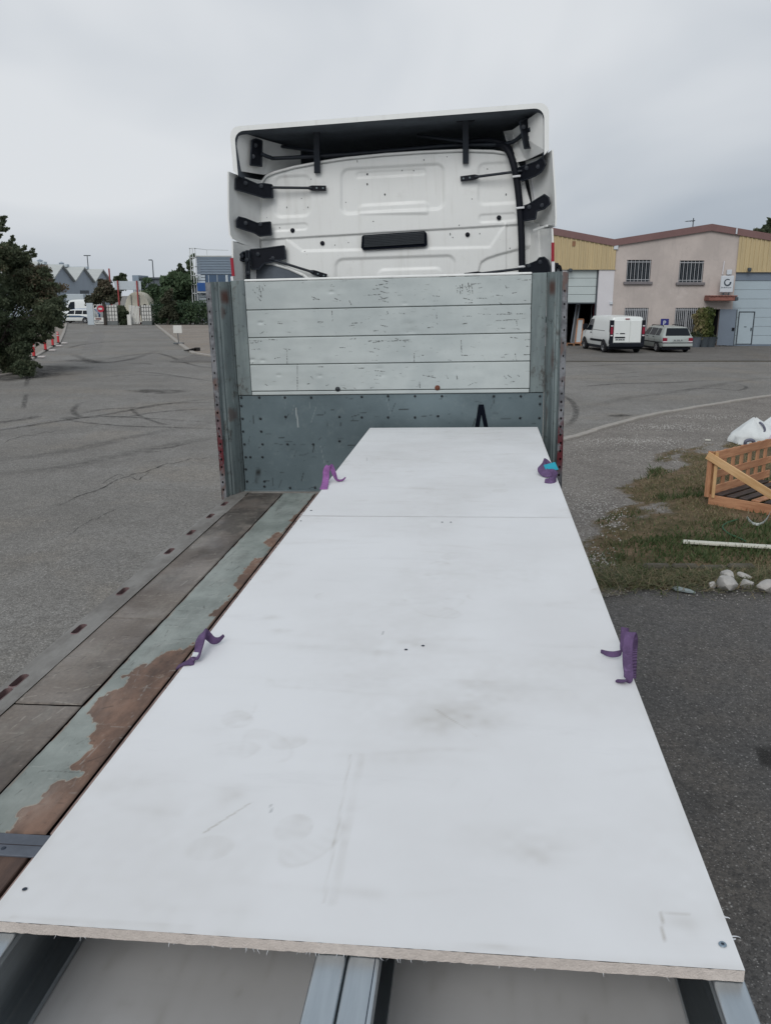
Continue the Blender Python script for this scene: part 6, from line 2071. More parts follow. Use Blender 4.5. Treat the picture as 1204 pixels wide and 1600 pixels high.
def shell(secs, inset=0.0):
    vs, fs = [], []
    m_ = len(secs[0][1])
    for y, sec in secs:
        cx, cz = sum(p[0] for p in sec) / m_, 2.2
        for (x, z) in sec:
            k = inset
            vs.append((x - math.copysign(k, x) if abs(x) > .9 else x, y, z - (k if z > 2.3 else 0)))
    for i in range(len(secs) - 1):
        for k in range(m_ - 1):
            fs.append((i * m_ + k, i * m_ + k + 1, (i + 1) * m_ + k + 1, (i + 1) * m_ + k))
    return vs, fs, m_
vo, fo, m_ = shell(secs)
hd = MB().add(vo, fo)
rd = hd.build('roof_deflector', 'white_shell', cab, None, 50)
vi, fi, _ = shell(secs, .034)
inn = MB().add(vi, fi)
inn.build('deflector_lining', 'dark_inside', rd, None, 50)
rimv = MB()
rimv.add(vo[:m_] + vi[:m_], [(k, k + 1, m_ + k + 1, m_ + k) for k in range(m_ - 1)])
rimv.build('deflector_rim', 'white_shell', rd)
# white inner cheeks of the hood
def quad_plate(pts, t=.012):
    a, b_, c = pts[0], pts[1], pts[2]
    n = (b_ - a).cross(c - a).normalized()
    return MB().prism(pts, n * t)
lc = [cl(373, 206, -.29), cl(388, 205, -.2), cl(426, 222, .02), cl(470, 238, .25), cl(470, 262, .25), cl(412, 273, -.02), cl(366, 266, -.30)]
quad_plate([lc[0], lc[2], lc[5], lc[6]]).build('inner_cheek', 'white_shell', rd)
quad_plate([lc[2], lc[3] + Vector((0, 0, .02)), lc[4], lc[5]]).build('inner_cheek', 'white_shell', rd)
rc = [cl(846, 171, -.29), cl(786, 205, .10), cl(800, 255, -.02), cl(822, 250, -.05), cl(852, 236, -.30)]
quad_plate([rc[0], rc[4], rc[3], cl(800, 203, -.02)]).build('inner_cheek', 'white_shell', rd)
quad_plate([cl(800, 203, -.02), rc[3], rc[2], rc[1]]).build('inner_cheek', 'white_shell', rd)
# side deflectors
def plate(name, pts, mat='white_shell', t=.014, parent=cab):
    return quad_plate(pts, t).build(name, mat, parent)
def side_shell(outer_px, inner_px, name):
    """curved vertical fin between an outer trailing edge and an inner edge on the cab side"""
    n = len(outer_px)
    vs, fs = [], []
    m2 = 5
    for (a, b_) in zip(outer_px, inner_px):
        o_, i_ = cl(*a, -.34), cl(*b_, .02)
        for k in range(m2 + 1):
            u = k / m2
            p = o_.lerp(i_, u)
            p.x += math.copysign(.035 * math.sin(math.pi * u), p.x)
            vs.append(p)
        # outer skin runs forward along the cab flank
        vs.append(Vector((o_.x + math.copysign(.012, o_.x), o_.y, o_.z)))
        vs.append(Vector((math.copysign(1.20, o_.x), .5, o_.z)))
    row = m2 + 3
    for i in range(n - 1):
        for k in range(m2):
            fs.append((i * row + k, i * row + k + 1, (i + 1) * row + k + 1, (i + 1) * row + k))
        fs.append((i * row, i * row + m2 + 1, (i + 1) * row + m2 + 1, (i + 1) * row))
        fs.append((i * row + m2 + 1, i * row + m2 + 2, (i + 1) * row + m2 + 2, (i + 1) * row + m2 + 1))
    return MB().add(vs, fs).build(name, 'white_shell', cab, None, 40)
sdl = side_shell([(357.5, 268), (357.5, 300), (358, 340), (360, 367), (364, 373)], [(417, 283), (409, 310), (406, 345), (406, 384), (406, 388)], 'side_deflector')
side_shell([(364, 376), (364.5, 400), (365, 420), (366, 480)], [(409, 388), (409, 405), (409, 430), (409, 480)], 'lower_side_deflector')
sdr = side_shell([(861.5, 234), (863, 260), (865.5, 300), (867, 340), (866, 353)], [(820, 252), (824, 275), (830, 310), (834, 345), (836, 352)], 'side_deflector')
side_shell([(861, 357), (862, 380), (863, 410), (864, 480)], [(833, 358), (834, 380), (835, 410), (836, 480)], 'lower_side_deflector')
plate('deflector_shelf', [cl(832, 358, -.1), cl(853, 351, -.33), cl(853, 354, -.33), cl(832, 362, -.1)])
plate('flank_panel', [cl(826, 345, .03), cl(840, 350, -.05), cl(842, 480, -.05), cl(828, 480, .03)], 'white_paint')
plate('flank_rib', [cl(826, 272, .0), cl(828.5, 272, -.02), cl(836, 320, -.02), cl(834, 320, .0)], 'white_reflector')
# red and white markers on the trailing edges
def marker(x, y0, y1, w, mat, name):
    a, b_ = cl(x, y0, -.352), cl(x + .5, y1, -.352)
    MB().box(a.x - w, a.x + w, a.y - .008, a.y + .002, b_.z, a.z).build(name, mat, cab)
marker(362.2, 403, 431.5, .011, 'red_reflector', 'red_marker')
marker(362.6, 432, 470, .010, 'white_reflector', 'white_marker')
marker(863, 379, 408.5, .011, 'red_reflector', 'red_marker')
marker(863.6, 409, 470, .011, 'white_reflector', 'white_marker')
# brackets
def bracket(poly_px, Y0, Y1, name='bracket', th=.03):
    """folded black bracket: polygon whose depth runs from Y0 at its left to Y1 at its right"""
    xs = [p[0] for p in poly_px]
    a, b_ = min(xs), max(xs)
    pts = [cl(px, py, Y0 + (Y1 - Y0) * (px - a) / (b_ - a)) for px, py in poly_px]
    o = MB().prism(pts, (0, th, 0)).build(name, 'black_plastic', cab)
    # stiffening flange, bolts
    up = [p for p in pts]
    e = MB()
    for i in range(len(pts)):
        e.tube([pts[i], pts[(i + 1) % len(pts)]], .006, 5)
    c = sum(pts, Vector()) / len(pts)
    for f in (.45, -.4):
        q = c.lerp(pts[0], f) if f > 0 else c.lerp(pts[len(pts) // 2], -f)
        e.lathe([(.016, .0), (.016, -.012), (0, -.014)], q, 'Y', 8)
    e.build('flange', 'strut_grey', o)
    return o
bracket([(368, 279), (374, 276.5), (384, 280), (402, 288), (412, 287), (425, 289), (426, 309), (412, 309), (396, 304), (368, 296)], -.26, -.05)
bracket([(369.5, 344), (373, 339), (384, 342), (402, 349), (410, 348), (422.5, 347), (424, 367), (406, 369), (398, 364), (370, 355)], -.26, -.05)
bracket([(391, 390), (405, 389), (444, 384), (446, 404), (412, 412), (404, 421), (393, 420)], -.12, -.04)
bracket([(373, 399), (380, 394), (392, 392), (392, 404), (380, 408), (374, 406)], -.22, -.12, th=.05)
bracket([(384, 392), (389, 392), (390, 440), (385, 445)], -.18, -.17)
bracket([(810, 262), (822, 258), (838, 252), (845, 247), (849, 248), (852, 257), (846, 268), (836, 275), (816, 283), (810, 278)], -.05, -.26)
bracket([(812, 324), (826, 319), (840, 310), (850, 304), (857, 309), (859, 318), (850, 326), (838, 330), (836, 342), (814, 346)], -.05, -.27)
bracket([(810, 416), (826, 413), (838, 408), (842, 403), (850, 402), (856, 407), (859, 416), (860, 432), (811, 430)], -.06, -.27)
for pp in ([(400, 217), (409, 220), (408.5, 260), (391, 258), (392, 240), (394, 219)], [(811, 190), (823, 184), (829, 186), (834, 230), (819, 232), (815, 212)]):
    bracket(pp, -.22, -.12)
# struts with flattened ends
def strut(p0, p1, Y0, Y1, r=.010, flat_at=1):
    a, b_ = cl(*p0, Y0), cl(*p1, Y1)
    d = (b_ - a).normalized()
    e = b_ - d * .11
    o = MB().tube([a, e], r, 8).build('strut', 'strut_grey', cab, None, 60)
    nrm = Vector((0, -1, 0))
    s = d.cross(nrm).normalized()
    f = MB()
    f.prism([e - d * .03 - s * .010, e + s * 0 - s * .019, b_ - s * .019, b_ + s * .019, e + s * .019, e - d * .03 + s * .010], (0, .014, 0))
    f.build('strut_end', 'black_plastic', o)
    h = MB()
    for k in (.35, .8):
        h.lathe([(.007, -.004), (0, -.0045)], e.lerp(b_, k), 'Y', 10)
    h.build('strut_bolts', 'galv_plate', o)
strut((424, 293), (509, 294), -.06, -.035)
strut((815, 267), (719, 279.5), -.08, -.035)
strut((414, 402), (510, 432), -.07, -.035)
strut((828, 418), (725, 430.5), -.09, -.035)
# hood supports hanging in front of the dark opening
for (x0, yt, yb) in ((494, 205, 270), (727, 189, 255)):
    a, b_ = cl(x0, yt, -.12), cl(x0 + (1 if x0 < 600 else 0), yb, -.04)
    o = MB().prism([a + Vector((-.022, 0, 0)), a + Vector((.022, 0, 0)), b_ + Vector((.022, 0, 0)), b_ + Vector((-.022, 0, 0))], (0, .035, 0)).build('hood_support', 'strut_grey', cab)
    MB().cbox(a.x - .075, a.x + .075, a.y - .01, a.y + .05, a.z - .0, a.z + .035, .008).build('support_foot', 'black_plastic', o)
    c_ = a.lerp(b_, .35)
    MB().tube([c_ + Vector((-.02, .04, -.03)), c_ + Vector((-.38, .22, .06))], .012, 6).build('support_brace', 'strut_grey', o)
# crossing pipe inside the hood, ends at both cheek brackets
MB().tube(catmull([cl(408, 240, -.14), cl(422, 246, -.10), cl(440, 247, -.05), cl(560, 240, .02), cl(700, 228, .03), cl(770, 226, .0), cl(800, 222, -.06), cl(818, 208, -.12), cl(828, 202, -.18)], 6), .015, 8).build('cross_pipe', 'strut_grey', cab, None, 60)
MB().cbox(cl(595, 196, .05).x - .05, cl(595, 196, .05).x + .07, .02, .06, cl(595, 204, .05).z, cl(595, 196, .05).z, .01).build('hood_latch', 'black_plastic', cab)
# thick black conduit down the right side, with pale clips
MB().tube(catmull([cl(772, 226, .02), cl(786, 228, -.03), cl(796, 240, -.06), cl(803, 262, -.07), cl(808, 290, -.06), cl(812, 330, -.06), cl(814.5, 380, -.06), cl(815, 440, -.06), cl(815, 480, -.06)], 8), .026, 12).build('conduit', 'black_plastic', cab, None, 60)
for (x, y) in ((806, 276.5), (812, 325.5), (814.5, 417)):
    c_ = cl(x, y, -.065)
    MB().tube([c_ + Vector((-.03, -.03, 0)), c_ + Vector((.03, -.03, .002))], .008, 6).build('clip', 'white_reflector', cab)
MB().tube(catmull([cl(724, 222, .03), cl(760, 219, .0), cl(790, 226, -.03), cl(800, 242, -.06)], 6), .018, 8).build('conduit', 'black_plastic', cab, None, 60)
# louvred vent
vt = MB()
vpts = [(567, 367.5), (663, 361), (666, 364), (667, 382), (664, 385), (567, 390.5), (564, 387), (565, 370)]
vo_ = MB().prism([cl(x, y, -.022) for x, y in vpts], (0, .03, 0)).build('vent', 'letter_black', cab)
for k in range(7):
    f = (k + .8) / 8.2
    a, b_ = cl(568.5, 368 + 21 * f, -.028), cl(662.5, 362 + 21 * f, -.028)
    MB().tube([a, b_], .0068, 6).build('slat', 'vent_grey', vo_)
# black plugs and paint chips
for (x, y) in ((457, 360), (503.5, 380), (730, 366.5), (779, 340)):
    c_ = cl(x, y, -.002 if y < 362 else .012)
    MB().lathe([(.018, .004), (.017, -.006), (.010, -.010), (0, -.011)], c_, 'Y', 16).build('plug', 'black_plastic', cab, None, 40)
ch = MB()
for (x, y, w, h_) in [(558, 252, .8, 2.5), (573.5, 272, 1.6, 2), (573.5, 288, 1.6, 2.2), (601, 304, 1.4, 2.2), (628, 266.5, 1, 1.6), (646, 266.5, 1, 1.6), (662, 250, .8, 2), (698, 245, 1, .8), (761, 264, 1.2, 1), (790, 304, 1, 2), (737, 311, 1, 1), (717, 352, .9, 1.4), (583, 346, 1, 1), (437, 356, 1.4, 1), (448, 324, .9, 1.8), (481, 324, .9, 2), (471, 310, 1, 1), (417, 340, .8, .8), (523, 383, 1, 1.2), (544, 379, 1, 1), (476, 393, 1.6, .9), (703, 366, .9, 2.5), (707, 371, .9, 1.4), (749, 365, .8, 1.6), (796, 388, 1, 1.4), (540, 316, .8, .8), (486, 280, .9, .9), (420, 275, 1, .7)]:
    base = .0005 + float(dep[min(nv - 1, max(0, int((y - np.interp(x, TOPX, TOPY)) / (470 - np.interp(x, TOPX, TOPY)) * (nv - 1)))), int((x - 402) / 434 * (nu - 1))])
    c_ = cl(x, y, base - .003)
    k = .0042
    n = 7
    ch.add([c_ + Vector((w * k * math.cos(t * 2 * math.pi / n) * random.uniform(.7, 1.2), 0, h_ * k * math.sin(t * 2 * math.pi / n) * random.uniform(.7, 1.2))) for t in range(n)], [tuple(range(n))])
ch.build('paint_chips', 'bolt', wall_o)['kind'] = 'stuff'
# dark quarter opening low on the left, behind the headboard
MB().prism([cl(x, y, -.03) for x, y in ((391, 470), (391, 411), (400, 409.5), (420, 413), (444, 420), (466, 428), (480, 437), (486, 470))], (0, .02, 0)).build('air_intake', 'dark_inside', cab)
MB().tube([cl(400, 408.5, -.03), cl(425, 412, -.03), cl(452, 420, -.03), cl(474, 430, -.03), cl(486, 440, -.03)], .012, 8).build('intake_lip', 'white_paint', cab)
for x in (692, 706):
    c_ = cl(x, 432, -.01)
    MB().tube([c_ + Vector((-.03, 0, 0)), c_ + Vector((.03, 0, 0))], .014, 8).build('grommet', 'black_plastic', cab)
for (x, w) in ((604, 14), (641, 14)):
    MB().tube([cl(x - w, 436, -.004), cl(x - w * .5, 433, -.004), cl(x + w * .5, 432.5, -.004), cl(x + w, 436, -.004)], .004, 6).build('pressed_handle', 'white_paint', cab)
# mirror arm peeping past the right flank
c_ = cl(870, 420, 1.6)
k = 8.5 / FPX
mpts = [(866.5, 412.5), (872, 412.8), (876, 415), (877.5, 420), (878.5, 440), (875.3, 440), (874.6, 420.5), (873, 417), (869.5, 417), (869.5, 440), (866.5, 440)]
mr = MB().prism([cl(x, y, 1.55) for x, y in mpts], (0, .2, 0)).build('mirror_arm', 'black_plastic', cab)
q_ = cl(868, 416, 1.62)
MB().tube([Vector((1.10, q_.y, q_.z + .05)), q_ + Vector((.02, 0, .0))], .03, 8).tube([Vector((1.10, q_.y, q_.z - .5)), q_ + Vector((.02, 0, -.5))], .03, 8).build('mirror_bracket', 'black_plastic', mr)
MB().prism([cl(x, y, 1.6) for x, y in ((869.6, 417.4), (873, 417.4), (874.4, 421), (874.8, 440), (869.6, 440))], (0, .02, 0)).build('mirror_glass', 'metal_pale', mr)

# ================================================================== THE LOAD ON THE DECK (trailer frame)
def tlz(px, py, z):
    d = TR[2] + TR[0] * ((px - 602) / FPX) - TR[1] * ((py - 800) / FPX)
    return TC + d * ((z - TC.z) / d.z)
ZBd = .5152
TH = .021
def bl_(u, v): return (-.1218 + u - .0024 * v, 5.957 - .0024 * u - v)
def inv_b(p):
    v = 5.957 - p.y - .0024 * (p.x + .1218)
    return (p.x + .1218 + .0024 * v, v)
def panel(name, label, v0, v1, seed, far):
    nu, nv = 241, int((v1 - v0) / .0055)
    u, v = np.meshgrid(np.linspace(0, 1.2, nu), np.linspace(v0, v1, nv))
    P = np.stack([-.1218 + u - .0024 * v, 5.957 - .0024 * u - v, np.full_like(u, ZBd)], -1)
    P[..., 2] += (smooth_noise(u.shape, (90, 90), seed) - .5) * .0008
    g = np.random.default_rng(seed)
    dirt = np.zeros_like(u)
    fine = smooth_noise(u.shape, (4, 4), seed + 1) * .6 + smooth_noise(u.shape, (12, 12), seed + 2) * .6
    # rubbed streaks across the sheet
    for _ in range(90 if far else 60):
        cu, cv = g.uniform(.02, 1.18), g.uniform(v0, v1)
        ru, rv = g.uniform(.03, .16), g.uniform(.006, .022)
        a = g.normal(0, .18)
        du, dw = (u - cu) * math.cos(a) + (v - cv) * math.sin(a), -(u - cu) * math.sin(a) + (v - cv) * math.cos(a)
        dirt += np.exp(-((du / ru) ** 2 + (dw / rv) ** 2)) * g.uniform(.03, .13) * fine
    # boot prints: sole and heel, pattern of bars
    for _ in range(7 if far else 13):
        cu, cv, a = g.uniform(.08, 1.1), g.uniform(v0 + .1, v1 - .1), g.uniform(0, math.pi)
        du, dw = (u - cu) * math.cos(a) + (v - cv) * math.sin(a), -(u - cu) * math.sin(a) + (v - cv) * math.cos(a)
        sole = np.maximum(sstep(1.08, .92, np.hypot(du / .085, dw / .046)), sstep(1.08, .92, np.hypot((du + .15) / .045, dw / .036)))
        rim = sole * (1 - sstep(.95, .8, np.hypot(du / .085, dw / .046))) 
        bars = .5 + .5 * np.sin(du * 260 + np.sin(dw * 60))
        part = sstep(.35, .75, smooth_noise(u.shape, (16, 16), int(cu * 9999)))
        dirt += (sole * (.35 + .4 * bars) * .13 + rim * .10) * (fine * 1.3) * part * g.uniform(.35, 1)
    if not far:
        for (px, py, rx, ry, am) in ((720, 1120, .085, .06, .30), (845, 1335, .05, .03, .22), (640, 1005, .07, .025, .2), (425, 965, .03, .018, .25), (440, 985, .028, .014, .25), (360, 1240, .03, .03, .16), (760, 1075, .10, .05, .12), (830, 1310, .12, .05, .12), (1070, 1440, .03, .02, .18), (600, 1020, .04, .02, .22), (300, 1420, .08, .01, .08), (780, 1480, .05, .006, .2), (690, 1130, .10, .07, .14)):
            cu, cv = inv_b(tlz(px, py, ZBd))
            dirt += np.exp(-(((u - cu) / rx) ** 2 + ((v - cv) / ry) ** 2)) * am * fine * 1.2
        for (a, b_, w, am) in (((320, 1300), (392, 1254), .003, .4), ((565, 1180), (520, 1410), .012, .14), ((548, 1180), (505, 1410), .004, .22), ((680, 1108), (745, 1150), .003, .4), ((1032, 1425), (1036, 1470), .003, .6), ((1036, 1425), (1075, 1430), .004, .3), ((20, 1432), (300, 1448), .006, .12)):
            p, q = inv_b(tlz(*a, ZBd)), inv_b(tlz(*b_, ZBd))
            dirt += seg_mask(u, v, *p, *q, w) * am * fine * 1.2
    edge = np.minimum(np.minimum(u, 1.2 - u), np.minimum(v - v0, v1 - v))
    dirt += sstep(.02, 0, edge) * .12 * fine
    mk = np.zeros_like(u)
    ticks = ((598, 986, 598, 992), (424, 1258, 423, 1268)) if not far else ((573, 715, 573, 720),)
    for (a, b_, c, d_) in ticks:
        p, q = inv_b(tlz(a, b_, ZBd)), inv_b(tlz(c, d_, ZBd))
        mk = np.maximum(mk, seg_mask(u, v, *p, *q, .0032) * .8)
    P = P[::-1]
    o = grid(name, P, 'board', None, MT, attrs={'dirt': np.clip(dirt * 1.5 + .12 * sstep(.45, .8, smooth_noise(u.shape, (70, 60), seed + 8)) * fine, 0, .8)[::-1], 'mark': mk[::-1] * .45})
    tag(o, label, 'board', 'white boards on the load')
    # chipboard core with a slightly ragged rim
    n = 120
    ring = []
    jit = lambda: random.uniform(-.0009, .0009)
    for k in range(n): ring.append(bl_(1.2 * k / n, v0 + jit()))
    for k in range(n): ring.append(bl_(1.2 + jit(), v0 + (v1 - v0) * k / n))
    for k in range(n): ring.append(bl_(1.2 - 1.2 * k / n, v1 + jit()))
    for k in range(n): ring.append(bl_(0 + jit(), v1 - (v1 - v0) * k / n))
    m2 = len(ring)
    vs = [(x, y, ZBd - .0006) for x, y in ring] + [(x, y, ZBd - TH) for x, y in ring]
    MB().add(vs, [(k, (k + 1) % m2, m2 + (k + 1) % m2, m2 + k) for k in range(m2)] + [tuple(range(m2, 2 * m2))]).build('chipboard_core', 'board_edge', o)
    return o
pf = panel('laminate_board', 'far white panel of the two, reaching the headboard', 0.0, 2.394, 61, True)
pn = panel('laminate_board', 'near white panel with boot smudges, its sawn edge towards the camera', 2.3965, 4.89, 71, False)
def screw(par, px, py, r, big):
    p = tlz(px, py, ZBd + .001)
    if big:
        o = MB().lathe([(r, 0), (r * .9, .0012), (r * .45, .0014), (r * .45, .0)], (p.x, p.y, ZBd + .0015), 'Z', 20).build('screw', 'screw', par, None, 40)
        MB().lathe([(r * .4, .0008), (0, .0008)], (p.x, p.y, ZBd + .0015), 'Z', 6).build('socket', 'socket', o)
    else:
        o = MB().lathe([(r, 0), (r * .5, .0008), (0, .0009)], (p.x, p.y, ZBd + .0018), 'Z', 12).build('screw', 'socket', par)
screw(pn, 39, 1389.5, .0045, False)
screw(pn, 1128, 1476, .0062, True)
for (px, py) in ((634, 1015), (660.5, 1009)):
    screw(pn, px, py, .0048, False)
for (px, py) in ((690.5, 816), (704, 816), (470, 814)):
    screw(pn, px, py, .0045, False)
screw(pf, 486, 797.5, .006, False)
# torn white film hanging from the sawn rim
fb = MB()
def wisp(p, d, L, w, n=4):
    p, d = Vector(p), Vector(d).normalized()
    s = d.cross(Vector((random.random() - .5, random.random() - .5, 1))).normalized()
    pts = [p]
    for k in range(n):
        d = (d + Vector((random.uniform(-.4, .4), random.uniform(-.4, .4), random.uniform(-.4, .3)))).normalized()
        pts.append(pts[-1] + d * L / n)
    vs = []
    for k, q in enumerate(pts):
        ww = w * (1 - .7 * k / n)
        vs += [q - s * ww, q + s * ww]
    fb.add(vs, [(2 * k, 2 * k + 1, 2 * k + 3, 2 * k + 2) for k in range(n)])
for (px, py, L) in ((1134, 1432, .010), (1143, 1463, .017), (1144, 1469, .012), (1148, 1483, .014)):
    p = tlz(px, py, ZBd - .001)
    wisp((p.x - .004, p.y, p.z), (1, random.uniform(-1.2, .9), random.uniform(-.2, .6)), L, random.uniform(.0015, .004), 6)
for k in range(46):
    u = random.choice((random.uniform(.38, .75), random.uniform(.1, 1.1)))
    x, y = bl_(u, 4.8895)
    wisp((x, y, ZBd - TH + .001), (random.uniform(-1, 1), -.5, -1), random.uniform(.003, .010), .0006)
for k in range(10):
    x, y = bl_(0.001, 2.33 + random.uniform(0, .09))
    wisp((x, y, ZBd - .002), (-1, random.uniform(-.5, .5), .3), random.uniform(.006, .016), .002)
fb.build('torn_film', 'tag_white', pn, recalc=False)['kind'] = 'stuff'

# steel section frames under the boards
def beam(x0, x1, z0, z1, y0, y1, label, lip=None, open_to=1):
    """cold-rolled C section; open_to = +1 opens towards +x"""
    t, lp_, r = .0026, .016, .006
    outer, inner = [], []
    def arc(cx, cz, a0, rad): return [(cx + rad * math.cos(R(a0 + 30 * k)), cz + rad * math.sin(R(a0 + 30 * k))) for k in range(4)]
    # profile for a section whose web is at x0 and which opens to +x
    o_ = [(x1, z1 - lp_)] + arc(x1 - r, z1 - r, 0, r) + arc(x0 + r, z1 - r, 90, r) + arc(x0 + r, z0 + r, 180, r) + arc(x1 - r, z0 + r, 270, r) + [(x1, z0 + lp_)]
    ri = r - t
    i_ = [(x1 - t, z0 + lp_)] + arc(x1 - r, z0 + r, 270, ri)[::-1] + arc(x0 + r, z0 + r, 180, ri)[::-1] + arc(x0 + r, z1 - r, 90, ri)[::-1] + arc(x1 - r, z1 - r, 0, ri)[::-1] + [(x1 - t, z1 - lp_)]
    prof = o_ + i_
    if open_to < 0:
        prof = [(x0 + x1 - x, z) for x, z in prof]
    m2 = len(prof)
    vs = [(x, y0, z) for x, z in prof] + [(x, y1, z) for x, z in prof]
    fs = [(k, (k + 1) % m2, m2 + (k + 1) % m2, m2 + k) for k in range(m2)]
    h = len(o_)
    for base in (0, m2):
        fs += [(base + k, base + k + 1, base + m2 - 2 - k, base + m2 - 1 - k) for k in range(h - 1)]
    o = MB().add(vs, fs).build('steel_beam', 'galv', None, MT, 40)
    if lip:
        MB().box(lip - .0008, lip + .0008, y0, y1, z1 + .0001, z1 + .0008).build('folded_seam', 'socket', o)
    return tag(o, label, 'beam', 'galvanised beams of the load')
ZT = ZBd - TH - .0015
beam(-.132, -.082, .302, ZT, -.6, 5.93, 'outer left galvanised beam under the white boards')
beam(.4185, .468, .302, ZT, -.6, 5.93, 'left one of the twin galvanised beams under the middle of the boards', None, -1)
beam(.4705, .5225, .302, ZT, -.6, 5.93, 'right one of the twin galvanised beams under the middle of the boards', .514)
beam(1.021, 1.071, .302, ZT, -.6, 5.93, 'outer right galvanised beam under the white boards', None, -1)
for (x0, x1, lab) in ((-.132, .468, 'grey infill panel lying low between the left beams'), (.4705, 1.071, 'grey infill panel lying low between the right beams')):
    u, v = np.meshgrid(np.linspace(x0, x1, 90), np.linspace(-.6, 5.93, 500))
    z = np.full_like(u, .300)
    g = np.random.default_rng(int(x0 * 1000) % 97)
    dd = smooth_noise(u.shape, (25, 20), 3) ** 3 * .4 + smooth_noise(u.shape, (60, 3), 4) ** 4 * .22 + smooth_noise(u.shape, (3, 3), 6) ** 6 * .3
    o = grid('infill_panel', np.stack([u, v, z], -1), 'board_low', None, MT, attrs={'dirt': dd, 'mark': dd * 0})
    tag(o, lab, 'board')
    MB().box(x0, x1, -.6, 5.93, .282, .2985).build('panel_core', 'board_edge', o)
for i, (x0, x1) in enumerate(((-.132, -.082), (.4185, .468), (.4705, .5225), (1.021, 1.071))):
    beam(x0, x1, .092, .281, -.6, 5.93, ('outer left', 'inner left', 'inner right', 'outer right')[i] + ' galvanised beam of the lower layer', None, (1, -1, 1, -1)[i])
for i, y in enumerate((-.2, 1.6, 3.4, 5.2)):
    o = MB().cbox(-.2, 1.14, y, y + .1, .004, .0905, .004).build('timber_bearer', 'wood_old', None, MT)
    tag(o, ('first', 'second', 'third', 'fourth')[i] + ' timber bearer under the load counted from the tail', 'timber', 'timber bearers under the load')

# lifting slings poking out from under the boards
def ribbon(path, widths, th=.004, n=5):
    """path: list of (point, width direction); smooth flat webbing"""
    c = catmull([p for p, _ in path], n)
    w = catmull([Vector(d).normalized() for _, d in path], n)
    ws = catmull([Vector((x, 0, 0)) for x in widths], n)
    vs, fs = [], []
    m2 = len(c)
    for i in range(m2):
        t = (c[min(i + 1, m2 - 1)] - c[max(i - 1, 0)]).normalized()
        s = w[i] - t * w[i].dot(t)
        s.normalize()
        nn = t.cross(s)
        hw = ws[i].x / 2
        for a, b_ in ((-1, -.6), (-.85, -1), (0, -1.1), (.85, -1), (1, -.6), (1, .6), (.85, 1), (0, 1.1), (-.85, 1), (-1, .6)):
            vs.append(c[i] + s * hw * a + nn * th * .5 * b_)
    for i in range(m2 - 1):
        for k in range(10):
            fs.append((i * 10 + k, i * 10 + (k + 1) % 10, (i + 1) * 10 + (k + 1) % 10, (i + 1) * 10 + k))
    fs.append(tuple(range(10)))
    fs.append(tuple(range((m2 - 1) * 10, m2 * 10))[::-1])
    mb = MB().add(vs, fs)
    mb.across = ([1, .85, 0, .85, 1] * 2) * m2
    return mb
def sling(name, label, mat, path, widths, th=.005):
    p0 = path[0][0]
    rb = ribbon([(Vector(p), d) for p, d in path], widths, th, 14)
    o = rb.build(name, mat, None, MT, 60)
    for nm, val in (('across', rb.across), ('along', [float(i // 10) / 14 for i in range(len(rb.v))])):
        at = o.data.attributes.new(nm, 'FLOAT', 'POINT')
        at.data.foreach_set('value', np.array(val, np.float32))
    return tag(o, label, 'strap', 'purple lifting slings at the board edges')
E = ZBd
sling('lifting_sling', 'bright violet sling loop at the far left board edge', 'strap_light',
      [((-.116, 4.06, E + .004), (1, .3, 0)), ((-.124, 4.14, E + .006), (1, .3, 0)), ((-.128, 4.20, E + .03), (1, .2, 0)), ((-.130, 4.23, E + .062), (1, .15, 0)), ((-.118, 4.245, E + .082), (1, 0, .1)), ((-.102, 4.25, E + .068), (.5, .9, 0)), ((-.090, 4.24, E + .04), (.4, 1, 0)), ((-.075, 4.23, E + .012), (.2, 1, .1)), ((-.05, 4.24, E + .008), (0, 1, .3)), ((-.035, 4.26, E + .018), (0, 1, .3))],
      [.040, .036, .034, .034, .033, .036, .036, .022, .014, .008])
s2 = sling('lifting_sling', 'twisted dark purple sling with white label at the near left board edge', 'strap',
      [((-.155, 2.035, E - .012), (0, 1, .1)), ((-.128, 2.03, E + .004), (.1, 1, .1)), ((-.108, 2.04, E + .008), (.6, .6, .5)), ((-.106, 2.070, E + .022), (.95, 0, .5)), ((-.110, 2.105, E + .036), (1, 0, .3)), ((-.115, 2.135, E + .040), (.8, .4, .5)), ((-.117, 2.160, E + .038), (.5, .7, .5)), ((-.104, 2.160, E + .026), (0, .5, .9)), ((-.088, 2.152, E + .018), (0, .35, .95)), ((-.074, 2.160, E + .017), (.3, .3, .9)), ((-.064, 2.175, E + .024), (.3, .3, .9))],
      [.022, .025, .027, .027, .028, .028, .027, .024, .022, .016, .009], .005)
MB().cbox(-.008, .008, -.007, .007, 0, .0012, .0004).build('label_patch', 'tag_white', s2, Matrix.Translation((-.1075, 2.052, E + .0195)) @ Matrix.Rotation(R(38), 4, 'X') @ Matrix.Rotation(R(8), 4, 'Y'))
sling('lifting_sling', 'upright purple sling folded over the near right board edge', 'strap',
      [((1.022, 1.995, E + .004), (.9, .4, 0)), ((1.045, 1.985, E + .010), (.9, .4, 0)), ((1.052, 1.998, E + .020), (1, .25, 0)), ((1.053, 2.025, E + .038), (1, .15, 0)), ((1.056, 2.055, E + .068), (1, .1, 0)), ((1.062, 2.075, E + .092), (1, .05, 0)), ((1.070, 2.09, E + .095), (1, .1, -.1)), ((1.078, 2.105, E + .07), (1, .2, -.2)), ((1.081, 2.115, E + .03), (1, .2, 0)), ((1.083, 2.12, E - .05), (1, .2, 0))],
      [.016, .022, .024, .025, .026, .026, .026, .026, .025, .025], .005)
